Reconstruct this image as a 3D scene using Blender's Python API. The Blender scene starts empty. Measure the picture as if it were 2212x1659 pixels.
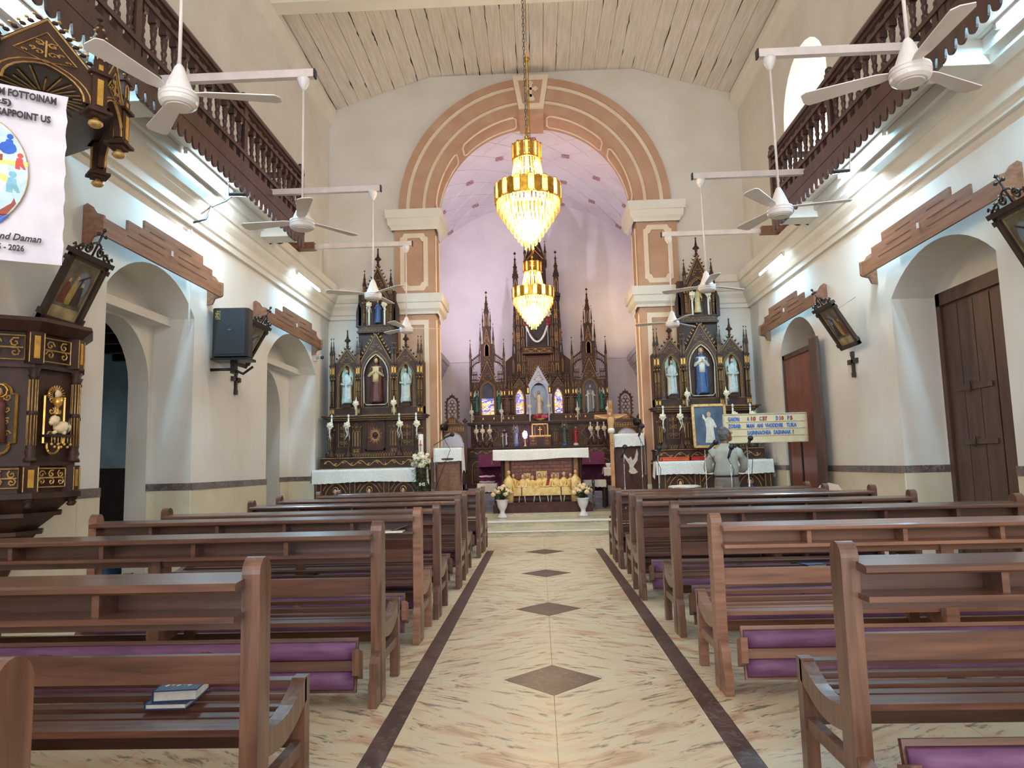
import bpy, math, random
from math import pi, sin, cos, radians, sqrt, atan2
from mathutils import Matrix, Vector
sc = bpy.context.scene
COL = sc.collection
# ---------------------------------------------------------------- camera
cam_d = bpy.data.cameras.new('camera'); cam = bpy.data.objects.new('camera', cam_d); COL.objects.link(cam)
cam_d.sensor_fit = 'HORIZONTAL'; cam_d.sensor_width = 36.0; cam_d.lens = 36.0*1544.6/2212.0
cam_d.clip_start = 0.02; cam_d.clip_end = 200
_yaw, _pit, _rol = radians(2.0016), radians(6.4539), radians(1.4181)
_f = Vector((-sin(_yaw)*cos(_pit), cos(_yaw)*cos(_pit), sin(_pit)))
_r0 = Vector((cos(_yaw), sin(_yaw), 0)); _u0 = _r0.cross(_f)
_r = cos(_rol)*_r0 - sin(_rol)*_u0; _u = sin(_rol)*_r0 + cos(_rol)*_u0
cam.matrix_world = Matrix(((_r.x, _u.x, -_f.x, -0.045), (_r.y, _u.y, -_f.y, 0.0), (_r.z, _u.z, -_f.z, 1.25), (0, 0, 0, 1)))
sc.camera = cam
# ---------------------------------------------------------------- world, exposure
w = bpy.data.worlds.new('world'); sc.world = w; w.use_nodes = True
w.node_tree.nodes['Background'].inputs[0].default_value = (0.93, 0.97, 1.0, 1)
w.node_tree.nodes['Background'].inputs[1].default_value = 2.9
vs = sc.view_settings
vs.view_transform = 'Standard'; vs.look = 'None'; vs.gamma = 1.0; vs.exposure = 0.55
try: vs.use_curve_mapping = False
except Exception: pass
sc.cycles.max_bounces = 7; sc.cycles.diffuse_bounces = 5; sc.cycles.glossy_bounces = 3
sc.cycles.transmission_bounces = 4; sc.cycles.transparent_max_bounces = 8
sc.cycles.sample_clamp_indirect = 4.0; sc.cycles.caustics_reflective = False; sc.cycles.caustics_refractive = False
TUBE_W, CHAND_W = 46.0, 175.0

# ---------------------------------------------------------------- helpers
def S(r, g, b, a=1.0):
    f = lambda c: (c/255/12.92 if c/255 <= 0.04045 else ((c/255+0.055)/1.055)**2.4)
    return (f(r), f(g), f(b), a)
MATS = {}
def mat(name, c, c2=None, scale=6.0, stretch=(1,1,1), rough=0.5, metal=0.0, bump=0.0, bscale=None, coat=0.0, spec=0.5, coord='pos', detail=4.0, lo=0.35, hi=0.65, emit=None, es=0.0, alpha=None, trans=0.0, distort=0.0):
    m = bpy.data.materials.new(name); m.use_nodes = True; MATS[name] = m
    nt = m.node_tree; b = nt.nodes['Principled BSDF']
    b.inputs['Base Color'].default_value = c; b.inputs['Roughness'].default_value = rough
    b.inputs['Metallic'].default_value = metal
    b.inputs['Specular IOR Level'].default_value = spec
    if coat: b.inputs['Coat Weight'].default_value = coat; b.inputs['Coat Roughness'].default_value = 0.12
    if emit: b.inputs['Emission Color'].default_value = emit; b.inputs['Emission Strength'].default_value = es
    if trans: b.inputs['Transmission Weight'].default_value = trans
    if alpha is not None: b.inputs['Alpha'].default_value = alpha
    L = nt.links.new
    if coord == 'pos': src = nt.nodes.new('ShaderNodeNewGeometry').outputs['Position']
    else: src = nt.nodes.new('ShaderNodeTexCoord').outputs['Object']
    mp = nt.nodes.new('ShaderNodeMapping'); mp.inputs['Scale'].default_value = stretch; L(src, mp.inputs[0])
    nz = nt.nodes.new('ShaderNodeTexNoise'); nz.inputs['Scale'].default_value = scale; nz.inputs['Detail'].default_value = detail
    nz.inputs['Distortion'].default_value = distort
    L(mp.outputs[0], nz.inputs['Vector'])
    if c2 is not None:
        r = nt.nodes.new('ShaderNodeValToRGB'); r.color_ramp.elements[0].position = lo; r.color_ramp.elements[1].position = hi
        r.color_ramp.elements[0].color = c; r.color_ramp.elements[1].color = c2
        L(nz.outputs['Fac'], r.inputs[0]); L(r.outputs[0], b.inputs['Base Color'])
    if bump:
        src2 = nz.outputs['Fac']
        if bscale:
            n2 = nt.nodes.new('ShaderNodeTexNoise'); n2.inputs['Scale'].default_value = bscale; L(mp.outputs[0], n2.inputs['Vector']); src2 = n2.outputs['Fac']
        bp = nt.nodes.new('ShaderNodeBump'); bp.inputs['Strength'].default_value = bump; bp.inputs['Distance'].default_value = 0.02
        L(src2, bp.inputs['Height']); L(bp.outputs[0], b.inputs['Normal'])
    return m

class MB:
    def __init__(s): s.v = []; s.f = []; s.m = []; s.s = []
    def add(s, vs, fs, mi=0, smooth=False, T=None):
        o = len(s.v)
        if T is not None: vs = [tuple(T @ Vector(p)) for p in vs]
        s.v.extend(tuple(p) for p in vs)
        for f in fs: s.f.append(tuple(i+o for i in f)); s.m.append(mi); s.s.append(smooth)
        return s
    def box(s, x0, x1, y0, y1, z0, z1, mi=0, T=None):
        return s.add([(x0,y0,z0),(x1,y0,z0),(x1,y1,z0),(x0,y1,z0),(x0,y0,z1),(x1,y0,z1),(x1,y1,z1),(x0,y1,z1)],
              [(0,3,2,1),(4,5,6,7),(0,1,5,4),(1,2,6,5),(2,3,7,6),(3,0,4,7)], mi, False, T)
    def prism(s, pts, a, b, axis='y', mi=0, T=None, smooth=False):
        n = len(pts)
        g = {'y': lambda p, t: (p[0], t, p[1]), 'x': lambda p, t: (t, p[0], p[1]), 'z': lambda p, t: (p[0], p[1], t)}[axis]
        ar = sum(pts[i][0]*pts[(i+1) % n][1]-pts[(i+1) % n][0]*pts[i][1] for i in range(n))
        if (ar < 0) != (axis == 'y'): pts = pts[::-1]
        if a > b: a, b = b, a
        vs = [g(p, a) for p in pts]+[g(p, b) for p in pts]
        fs = [tuple(range(n))[::-1], tuple(range(n, 2*n))]
        s.add(vs, fs, mi, False, T)
        # sides share no verts with caps so that shading stays crisp
        return s.add(vs, [(i, (i+1) % n, (i+1) % n+n, i+n) for i in range(n)], mi, smooth, T)
    def lathe(s, prof, c=(0,0,0), n=12, mi=0, smooth=True, sx=1.0, sy=1.0, T=None, caps=True):
        vs = []; fs = []
        for r, z in prof:
            for k in range(n):
                a = 2*pi*k/n; vs.append((c[0]+r*sx*cos(a), c[1]+r*sy*sin(a), c[2]+z))
        for i in range(len(prof)-1):
            for k in range(n):
                k2 = (k+1) % n; fs.append((i*n+k, i*n+k2, (i+1)*n+k2, (i+1)*n+k))
        if caps:
            if prof[0][0] > 1e-4: fs.append(tuple(range(n))[::-1])
            if prof[-1][0] > 1e-4: fs.append(tuple(range((len(prof)-1)*n, len(prof)*n)))
        return s.add(vs, fs, mi, smooth, T)
    def loft(s, rings, mi=0, smooth=True, T=None, caps=True):
        n = len(rings[0]); vs = [p for r in rings for p in r]; fs = []
        for i in range(len(rings)-1):
            for k in range(n):
                k2 = (k+1) % n; fs.append((i*n+k, i*n+k2, (i+1)*n+k2, (i+1)*n+k))
        if caps: fs.append(tuple(range(n))[::-1]); fs.append(tuple(range((len(rings)-1)*n, len(rings)*n)))
        return s.add(vs, fs, mi, smooth, T)
    def tube(s, path, r, n=6, mi=0, closed=False, smooth=True, T=None):
        P = [Vector(p) for p in path]; m = len(P); rings = []
        rr = r if isinstance(r, (list, tuple)) else [r]*m
        for i in range(m):
            if closed: t = P[(i+1) % m]-P[i-1]
            else: t = P[min(i+1, m-1)]-P[max(i-1, 0)]
            if t.length < 1e-9: t = Vector((0,0,1))
            t.normalize(); up = Vector((0,0,1)) if abs(t.z) < .9 else Vector((0,1,0))
            a = t.cross(up).normalized(); b = a.cross(t)
            rings.append([tuple(P[i]+(a*cos(2*pi*k/n)+b*sin(2*pi*k/n))*rr[i]) for k in range(n)])
        if closed: rings.append(rings[0])
        return s.loft(rings, mi, smooth, T, caps=not closed)
    def ell(s, c, r, n=10, m=7, mi=0, T=None, smooth=True):
        r = (r, r, r) if not isinstance(r, (tuple, list)) else r
        prof = [(sin(pi*i/m), -cos(pi*i/m)) for i in range(m+1)]
        prof[0] = (0.0, -1); prof[-1] = (0.0, 1)
        vs = [(c[0], c[1], c[2]-r[2])]; fs = []
        for i in range(1, m):
            for k in range(n):
                a = 2*pi*k/n; vs.append((c[0]+r[0]*prof[i][0]*cos(a), c[1]+r[1]*prof[i][0]*sin(a), c[2]+r[2]*prof[i][1]))
        vs.append((c[0], c[1], c[2]+r[2])); e = len(vs)-1
        for k in range(n):
            k2 = (k+1) % n; fs.append((0, 1+k2, 1+k)); fs.append((e, e-n+k, e-n+k2))
            for i in range(m-2): fs.append((1+i*n+k, 1+i*n+k2, 1+(i+1)*n+k2, 1+(i+1)*n+k))
        return s.add(vs, fs, mi, smooth, T)
    def mesh(s, name, mats):
        me = bpy.data.meshes.new(name); me.from_pydata(s.v, [], s.f)
        ml = mats if isinstance(mats, (list, tuple)) else [mats]
        for q in ml: me.materials.append(MATS[q] if isinstance(q, str) else q)
        if len(ml) > 1: me.polygons.foreach_set('material_index', s.m)
        if any(s.s): me.polygons.foreach_set('use_smooth', s.s)
        me.update(); return me
    def build(s, name, mats, parent=None, loc=None, rot=None):
        return link(name, s.mesh(name, mats), parent, loc, rot)
def link(name, me, parent=None, loc=None, rot=None):
    o = bpy.data.objects.new(name, me); COL.objects.link(o)
    if parent is not None: o.parent = parent
    if loc is not None: o.location = loc
    if rot is not None: o.rotation_euler = rot
    return o
def thing(name, label, cat, loc=(0,0,0), rot=(0,0,0), group=None):
    o = bpy.data.objects.new(name, None); COL.objects.link(o); o.location = loc; o.rotation_euler = rot
    o.empty_display_size = 0.1
    return tag(o, label, cat, group)
def tag(o, label, cat, group=None):
    o['label'] = label; o['category'] = cat
    if group: o['group'] = group
    return o
def struct(o): o['kind'] = 'structure'; return o
def dup(root, loc, rot=None, label=None, group=None):
    r = root.copy(); COL.objects.link(r); r.location = loc
    if rot is not None: r.rotation_euler = rot
    if label: r['label'] = label
    if group: r['group'] = group
    def rec(a, b):
        for ch in list(a.children):
            c = ch.copy(); COL.objects.link(c); c.parent = b; rec(ch, c)
    rec(root, r); return r
def arc(cx, cz, r, a0, a1, n):
    return [(cx+r*cos(radians(a0+(a1-a0)*i/n)), cz+r*sin(radians(a0+(a1-a0)*i/n))) for i in range(n+1)]
def seg_arch(y0, y1, zs, zt, n=14):
    # points of a segmental arch from (y0,zs) over (mid,zt) to (y1,zs)
    c = (y1-y0)/2; h = zt-zs; R = (c*c+h*h)/(2*h); m = (y0+y1)/2; cz = zt-R; a = math.asin(min(1, c/R))
    if h > c: a = pi-a
    return [(m+R*sin(-a+2*a*i/n), cz+R*cos(-a+2*a*i/n)) for i in range(n+1)]
def pointed(cx, hw, zs, za, n=6):
    # left spring -> apex -> right spring
    h = za-zs; R = (h*h+hw*hw)/(2*hw); a = math.asin(min(1, h/R)) if R >= hw else pi/2
    if h > R: a = pi/2
    L = [(cx-hw+R-R*cos(a*i/n), zs+R*sin(a*i/n)) for i in range(n+1)]
    L[-1] = (cx, za)
    return L+[(2*cx-x, z) for x, z in L[-2::-1]]
def text_mesh(s, size, extrude=0.002, bold=0.0, shear=0.0, align='LEFT', space=1.0):
    cu = bpy.data.curves.new('text', 'FONT'); cu.body = s; cu.size = size; cu.extrude = extrude; cu.offset = bold
    cu.shear = shear; cu.align_x = align; cu.resolution_u = 2; cu.space_character = space
    o = bpy.data.objects.new('text', cu); COL.objects.link(o)
    bpy.context.view_layer.update()
    me = bpy.data.meshes.new_from_object(o.evaluated_get(bpy.context.evaluated_depsgraph_get()))
    bpy.data.objects.remove(o); bpy.data.curves.remove(cu); return me
def text_obj(s, size, m, parent, loc, rot=(pi/2,0,0), name='lettering', **k):
    me = text_mesh(s, size, **k); me.materials.clear(); me.materials.append(MATS[m]); return link(name, me, parent, loc, rot)
R_ = random.Random(7)

# ---------------------------------------------------------------- materials
mat('plaster', S(226,222,216), S(218,211,202), scale=1.3, rough=.85, bump=.12, bscale=9)
mat('plaster_white', S(232,228,220), S(226,220,210), scale=2.0, rough=.8, bump=.05)
mat('tan_paint', S(196,160,134), S(188,148,122), scale=3, rough=.75)
mat('cream_paint', S(238,222,200), S(230,212,188), scale=4, rough=.75)
mat('chancel_plaster', S(232,224,226), S(222,212,216), scale=1.2, rough=.85, bump=.08, bscale=7)
mat('plank_paint', S(224,218,212), S(208,200,192), scale=5, stretch=(6,.35,6), rough=.7, bump=.15)
mat('crack', S(40,34,30), rough=.9)
mat('dado_tile', S(222,212,190), S(214,202,178), scale=3, rough=.3)
mat('rosette_paint', S(196,160,160), S(170,130,128), scale=30, rough=.8)
mat('pew_wood', S(74,45,34), S(110,72,55), scale=4.0, stretch=(.6,7,9), rough=.33, bump=.06, coat=.35, lo=.3, hi=.72, distort=.6)
mat('pew_post', S(80,52,40), S(122,84,64), scale=4.0, stretch=(8,8,.7), rough=.38, bump=.06, coat=.3, lo=.3, hi=.72, distort=.6)
mat('pew_worn', S(118,80,62), S(156,112,90), scale=4.0, stretch=(.6,6,8), rough=.4, bump=.06, coat=.2, lo=.3, hi=.7)
mat('vinyl_purple', S(96,60,92), S(118,78,112), scale=7, stretch=(.8,1,3), rough=.5, bump=.35, bscale=9, spec=.35)
mat('altar_wood', S(54,35,27), S(74,49,38), scale=7, stretch=(1,1,.5), rough=.5, bump=.1, spec=.3)
mat('altar_wood_red', S(66,36,29), S(88,50,40), scale=6, rough=.5, spec=.3)
mat('gilt', S(222,182,116), S(186,140,78), scale=25, rough=.4, metal=.3)
mat('gilt_bright', S(232,184,92), S(206,150,62), scale=14, rough=.32, metal=.6)
mat('balcony_wood', S(58,36,31), S(78,50,43), scale=5, stretch=(2,2,.6), rough=.42, coat=.2)
mat('board_wood', S(112,72,50), S(138,94,66), scale=4, stretch=(4,.6,6), rough=.5)
mat('door_wood', S(74,52,44), S(92,66,56), scale=4, stretch=(3,3,.5), rough=.5)
mat('door_red', S(112,62,48), S(134,80,64), scale=3, stretch=(3,3,.6), rough=.4, coat=.15)
mat('black_wood', S(40,27,22), S(56,38,30), scale=8, rough=.4, coat=.2)
mat('white_enamel', S(232,226,224), S(224,216,212), scale=6, rough=.3)
mat('white_metal', S(226,214,210), S(214,200,196), scale=7, rough=.35)
mat('black_plastic', S(22,22,24), S(30,30,34), scale=30, rough=.5)
mat('black_metal', S(18,18,18), S(28,28,28), scale=20, rough=.4, metal=.3)
mat('chrome', S(190,190,192), rough=.25, metal=.9, c2=S(160,160,165), scale=9)
mat('steel', S(140,138,134), S(110,108,106), scale=12, rough=.35, metal=.9)
mat('marble_white', S(226,224,218), S(204,200,194), scale=3, rough=.25)
# ---- special node materials
def nodes(name, rough=.5):
    m = bpy.data.materials.new(name); m.use_nodes = True; MATS[name] = m
    nt = m.node_tree; b = nt.nodes['Principled BSDF']; b.inputs['Roughness'].default_value = rough
    return m, nt, b, nt.links.new
def N(nt, t, **k):
    n = nt.nodes.new(t)
    for a, v in k.items():
        if isinstance(v, (int, float, tuple)) and a in n.inputs: n.inputs[a].default_value = v
        else: setattr(n, a, v)
    return n
def ramp(nt, els, interp='LINEAR'):
    r = nt.nodes.new('ShaderNodeValToRGB'); cr = r.color_ramp; cr.interpolation = interp
    while len(cr.elements) < len(els): cr.elements.new(.5)
    for e, (p, c) in zip(cr.elements, els): e.position = p; e.color = c
    return r
def floor_marble():
    m, nt, b, L = nodes('floor_marble', .38)
    g = N(nt, 'ShaderNodeNewGeometry'); sp = N(nt, 'ShaderNodeSeparateXYZ'); L(g.outputs['Position'], sp.inputs[0])
    ab = N(nt, 'ShaderNodeMath', operation='ABSOLUTE'); L(sp.outputs[0], ab.inputs[0])
    ad = N(nt, 'ShaderNodeMath', operation='SUBTRACT'); L(sp.outputs[1], ad.inputs[0]); ad.inputs[1].default_value = 4.35
    pp = N(nt, 'ShaderNodeMath', operation='PINGPONG'); L(ad.outputs[0], pp.inputs[0]); pp.inputs[1].default_value = 2.05
    cb = N(nt, 'ShaderNodeCombineXYZ'); L(ab.outputs[0], cb.inputs[0]); L(pp.outputs[0], cb.inputs[1])
    mp = N(nt, 'ShaderNodeMapping'); m0_ = N(nt, 'ShaderNodeMapping'); m0_.inputs['Rotation'].default_value = (0,0,radians(30)); L(cb.outputs[0], m0_.inputs[0]); mp.inputs['Scale'].default_value = (1.0, 4.2, 1); L(m0_.outputs[0], mp.inputs[0])
    n0 = N(nt, 'ShaderNodeTexNoise'); n0.inputs['Scale'].default_value = 1.1; n0.inputs['Detail'].default_value = 3; L(cb.outputs[0], n0.inputs['Vector'])
    mx = N(nt, 'ShaderNodeVectorMath', operation='SCALE'); L(n0.outputs['Color'], mx.inputs[0]); mx.inputs['Scale'].default_value = 1.1
    av = N(nt, 'ShaderNodeVectorMath', operation='ADD'); L(mp.outputs[0], av.inputs[0]); L(mx.outputs[0], av.inputs[1])
    n1 = N(nt, 'ShaderNodeTexNoise'); n1.inputs['Scale'].default_value = 1.5; n1.inputs['Detail'].default_value = 7; n1.inputs['Roughness'].default_value = .62; L(av.outputs[0], n1.inputs['Vector'])
    r1 = ramp(nt, [(.28, S(140,108,86)), (.37, S(188,158,130)), (.44, S(210,186,154)), (.54, S(206,192,164)), (.62, S(204,172,142)), (.72, S(162,130,108))]); L(n1.outputs['Fac'], r1.inputs[0])
    n2 = N(nt, 'ShaderNodeTexNoise'); n2.inputs['Scale'].default_value = 5.5; n2.inputs['Detail'].default_value = 6; n2.inputs['Roughness'].default_value = .7; L(av.outputs[0], n2.inputs['Vector'])
    r2 = ramp(nt, [(.55, (0,0,0,1)), (.64, (.8,.8,.8,1))]); L(n2.outputs['Fac'], r2.inputs[0])
    mi = N(nt, 'ShaderNodeMixRGB'); L(r2.outputs[0], mi.inputs[0]); L(r1.outputs[0], mi.inputs[1]); mi.inputs[2].default_value = S(98,84,66)
    L(mi.outputs[0], b.inputs['Base Color'])
    b.inputs['Specular IOR Level'].default_value = .4
floor_marble()
def vein_marble(name, base, base2, vein, sc_=2.0, rough=.25, amt=.7, stretch=(1,1,1)):
    m, nt, b, L = nodes(name, rough)
    g = N(nt, 'ShaderNodeNewGeometry'); mp = N(nt, 'ShaderNodeMapping'); mp.inputs['Scale'].default_value = stretch; L(g.outputs['Position'], mp.inputs[0])
    n1 = N(nt, 'ShaderNodeTexNoise'); n1.inputs['Scale'].default_value = sc_; n1.inputs['Detail'].default_value = 6; n1.inputs['Distortion'].default_value = 1.2; L(mp.outputs[0], n1.inputs['Vector'])
    r1 = ramp(nt, [(.35, base), (.65, base2)]); L(n1.outputs['Fac'], r1.inputs[0])
    n2 = N(nt, 'ShaderNodeTexNoise'); n2.inputs['Scale'].default_value = sc_*1.7; n2.inputs['Detail'].default_value = 5; n2.inputs['Distortion'].default_value = 2.0; L(mp.outputs[0], n2.inputs['Vector'])
    r2 = ramp(nt, [(.475, (0,0,0,1)), (.5, (amt,amt,amt,1)), (.525, (0,0,0,1))]); L(n2.outputs['Fac'], r2.inputs[0])
    mi = N(nt, 'ShaderNodeMixRGB'); L(r2.outputs[0], mi.inputs[0]); L(r1.outputs[0], mi.inputs[1]); mi.inputs[2].default_value = vein
    L(mi.outputs[0], b.inputs['Base Color'])
vein_marble('dark_marble', S(58,41,40), S(82,59,57), S(150,128,122), 3.5, .35, .4)
vein_marble('band_marble', S(92,82,82), S(122,108,106), S(180,168,162), 4, .3, .5)
vein_marble('step_marble', S(206,192,164), S(184,172,146), S(112,104,88), 1.1, .3, .7, (.8,2,6))
vein_marble('blue_marble', S(168,168,178), S(196,196,204), S(120,120,130), 1.2, .2, .5)

# ---------------------------------------------------------------- setting
XW, YF, YB = 4.2, 14.03, -5.0
# floor: a bed with slabs, bands and diamonds let into it
fl = struct(MB().box(-4.85, 4.85, YB, 14.1, -.3, -.02).build('floor', 'step_marble'))
slab_cache = {}
def slab(x0, x1, y0, y1, m='floor_marble', nm='floor_slab', z=0.0):
    k = (round(x1-x0, 3), round(y1-y0, 3), m)
    if k not in slab_cache:
        hx, hy = (x1-x0)/2-.0012, (y1-y0)/2-.0012
        slab_cache[k] = MB().box(-hx, hx, -hy, hy, -.02, 0).mesh(nm, m)
    return link(nm, slab_cache[k], fl, ((x0+x1)/2, (y0+y1)/2, z))
ys = [4.35+2.05*i for i in range(-4, 5)]
for i in range(len(ys)-1):
    y0, y1 = max(ys[i], YB), ys[i+1]
    for x0, x1 in ((-.745, 0), (0, .745)): slab(x0, x1, y0, y1)
    for s in (-1, 1):
        a, b_ = sorted((s*.745, s*.85)); slab(a, b_, y0, y1 if i < len(ys)-2 else 10.75, 'dark_marble', 'border_strip')
        if i == len(ys)-2: slab(a, b_, 10.75, y1)
        for q in ((.85, 1.9), (1.9, 2.95), (2.95, 4.2)):
            a, b_ = sorted((s*q[0], s*q[1])); slab(a, b_, y0, y1)
for s in (-1, 1):
    for q in ((0, .85), (.85, 2.5), (2.5, 4.2)):
        a, b_ = sorted((s*q[0], s*q[1])); slab(a, b_, ys[-1], 14.03)
for k in range(-1, 4):
    y = 4.35+2.05*k
    MB().prism([(-.285, y), (0, y-.295), (.285, y), (0, y+.295)], .0, .0015, 'z').build('floor_diamond', 'dark_marble', fl)

# side walls with arched recesses
WT, IT = .50, .25
ARCH = {-1: [(6.66, 8.44, 3.12, 3.53), (10.8, 13.2, 3.02, 3.56)], 1: [(6.55, 8.52, 3.10, 3.50), (10.8, 12.5, 2.98, 3.52)]}
WIN = (9.75, 11.55, 6.7, 7.62, 5.3)
def side_wall(s, name):
    mb = MB(); x0, x1 = (s*XW, s*(XW+WT)); y = YB
    top = 4.6
    for (a, b_, zs, zt) in ARCH[s]:
        mb.prism([(y, 0), (a, 0), (a, top), (y, top)], x0, x1, 'x')
        mb.prism(seg_arch(a, b_, zs, zt)+[(b_, top), (a, top)], x0, x1, 'x'); y = b_
    mb.prism([(y, 0), (14.7, 0), (14.7, top), (y, top)], x0, x1, 'x')
    if s < 0:
        mb.prism([(YB, top), (14.7, top), (14.7, 9.6), (YB, 9.6)], x0, x1, 'x'); return struct(mb.build(name, 'plaster'))
    a, b_, zs, zt, zb = WIN
    mb.prism([(YB, top), (a, top), (a, 9.6), (YB, 9.6)], x0, x1, 'x')
    mb.prism([(a, top), (b_, top), (b_, zb), (a, zb)], x0, x1, 'x')
    mb.prism(seg_arch(a, b_, zs, zt)+[(b_, 9.6), (a, 9.6)], x0, x1, 'x')
    mb.prism([(b_, top), (14.7, top), (14.7, 9.6), (b_, 9.6)], x0, x1, 'x')
    o = struct(mb.build(name, 'plaster'))
    # window glazing in the deep recess
    xw = s*(XW+WT-.08)
    wd = struct(MB().prism([(a, zb), (b_, zb)]+seg_arch(a, b_, zs, zt)[::-1], xw, xw+s*.01, 'x').build('window_1', 'frosted_glass'))
    f = MB()
    for yy in (a, (a+b_)/2-.02, b_-.04): f.box(min(xw-s*.03, xw), max(xw-s*.03, xw), yy, yy+.04, zb, zs if yy != (a+b_)/2-.02 else zt)
    for zz in (zb, (zb+zs)/2, zs): f.box(min(xw-s*.03, xw), max(xw-s*.03, xw), a, b_, zz, zz+.04)
    f.build('window_frame', 'white_enamel', wd)
    return o
mg, nt, b, L = nodes('frosted_glass', .6)
tp_ = N(nt, 'ShaderNodeBsdfTransparent'); tl_ = N(nt, 'ShaderNodeBsdfTranslucent'); ms_ = N(nt, 'ShaderNodeMixShader'); ms_.inputs[0].default_value = .35; L(tp_.outputs[0], ms_.inputs[1]); L(tl_.outputs[0], ms_.inputs[2]); L(ms_.outputs[0], nt.nodes['Material Output'].inputs[0])
wl = side_wall(-1, 'wall_left'); wr = side_wall(1, 'wall_right')
# inner walls at the back of the recesses
def inner_wall(s, a, b_, door, name):
    x0, x1 = s*(XW+WT), s*(XW+WT+IT); mb = MB(); zt = 4.6; A, B = a-.4, b_+.4
    if door is None: mb.prism([(A, 0), (B, 0), (B, zt), (A, zt)], x0, x1, 'x')
    else:
        p, q, zs, za = door
        mb.prism([(A, 0), (p, 0), (p, zt), (A, zt)], x0, x1, 'x'); mb.prism([(q, 0), (B, 0), (B, zt), (q, zt)], x0, x1, 'x')
        mb.prism((seg_arch(p, q, zs, za) if za > zs+.01 else [(p, zs), (q, zs)])+[(q, zt), (p, zt)], x0, x1, 'x')
    return mb.build(name, 'plaster', wl if s < 0 else wr)
inner_wall(-1, 6.66, 8.44, (6.9, 8.36, 2.3, 3.02), 'recess_wall')
inner_wall(-1, 10.8, 13.2, (11.3, 12.75, 2.3, 3.0), 'recess_wall')
inner_wall(1, 6.55, 8.52, (6.5, 8.50, 3.13, 3.13), 'recess_wall')
inner_wall(1, 10.8, 12.5, None, 'recess_wall')
# ledges over the left doorways
for a, b_ in ((6.66, 8.44), (10.8, 13.2)):
    MB().box(-4.7, -4.49, a, b_, 3.03, 3.13).build('door_lintel', 'plaster', wl)
# side room behind the left doorways
rm = MB(); rm.box(-7.4, -7.2, 4, 14.5, 0, 4); rm.box(-7.4, -5, 14.4, 14.6, 0, 4); rm.box(-7.4, -5, 3.8, 4, 0, 4)
struct(rm.build('wall_side_room', 'side_room_blue' if 'side_room_blue' in MATS else mat('side_room_blue', S(128,158,176), S(108,140,160), scale=2, rough=.8)))
struct(MB().box(-7.4, -5.0, 3.8, 14.6, 3.3, 3.4).build('ceiling_side_room', mat('dark_roof', S(30,28,28), S(44,40,38), scale=5, rough=.8)))
struct(MB().box(-7.4, -4.85, 3.8, 14.6, -.3, 0).build('floor_side_room', 'step_marble'))
for k in range(12):
    struct(MB().box(-7.2, -5.0, 4.5+k*.8, 4.6+k*.8, 3.16, 3.3).build('trim_%d' % (20+k), 'black_wood'))
# far backing behind the right-hand doors
struct(MB().box(5.0, 5.2, 5.8, 13.2, 0, 4.6).build('wall_behind_doors', 'plaster'))

# front wall with the chancel arch
fw = MB(); RI = 2.05
for s in (-1, 1):
    fw.prism([(s*4.75, 0), (s*RI, 0), (s*RI, 6.4), (s*4.75, 6.4)], YF, 14.7, 'y')
    fw.prism([(s*4.75, 6.4), (s*RI, 6.4)]+[(s*x, z) for x, z in arc(0, 6.4, RI, 0, 90, 18)][1:]+[(0, 9.7), (s*4.75, 9.7)], YF, 14.7, 'y')
wf = struct(fw.build('wall_front', 'plaster'))
# archivolt mouldings: painted rings
def ring(r0, r1, ya, yb, m, name):
    mb = MB()
    for i in range(40):
        a0, a1 = 180*i/40, 180*(i+1)/40
        mb.prism([(r0*cos(radians(a0)), 6.4+r0*sin(radians(a0))), (r1*cos(radians(a0)), 6.4+r1*sin(radians(a0))), (r1*cos(radians(a1)), 6.4+r1*sin(radians(a1))), (r0*cos(radians(a1)), 6.4+r0*sin(radians(a1)))], ya, yb, 'y')
    return mb.build(name, m, wf)
ring(2.60, 2.74, 13.90, YF, 'tan_paint', 'archivolt_band'); ring(2.52, 2.60, 13.93, YF, 'cream_paint', 'archivolt_fillet')
ring(2.27, 2.52, 13.91, YF, 'tan_paint', 'archivolt_band'); ring(2.20, 2.27, 13.95, YF, 'cream_paint', 'archivolt_fillet')
ring(2.02, 2.20, 13.93, 14.72, 'tan_paint', 'archivolt_band')
# soffit panels (raised outlines) under the arch
def soffit_panel(a0, a1):
    R = 2.012; pts = []
    ya, yb = 14.06, 14.56
    def P(a, y): return (R*cos(radians(a)), y, 6.4+R*sin(radians(a)))
    e = 3.0; n = 12; path = []
    for i in range(n+1): path.append(P(a0+e+(a1-a0-2*e)*i/n, ya))
    path += [P(a1-e*.4, ya+.08), P(a1-e*.4, yb-.08)]
    for i in range(n+1): path.append(P(a1-e-(a1-a0-2*e)*i/n, yb))
    path += [P(a0+e*.4, yb-.08), P(a0+e*.4, ya+.08)]
    MB().tube(path, .022, 5, 0, True).build('soffit_moulding', 'cream_paint', wf)
for a0, a1 in ((4, 40), (43, 82), (98, 137), (140, 176)): soffit_panel(a0, a1)
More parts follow.
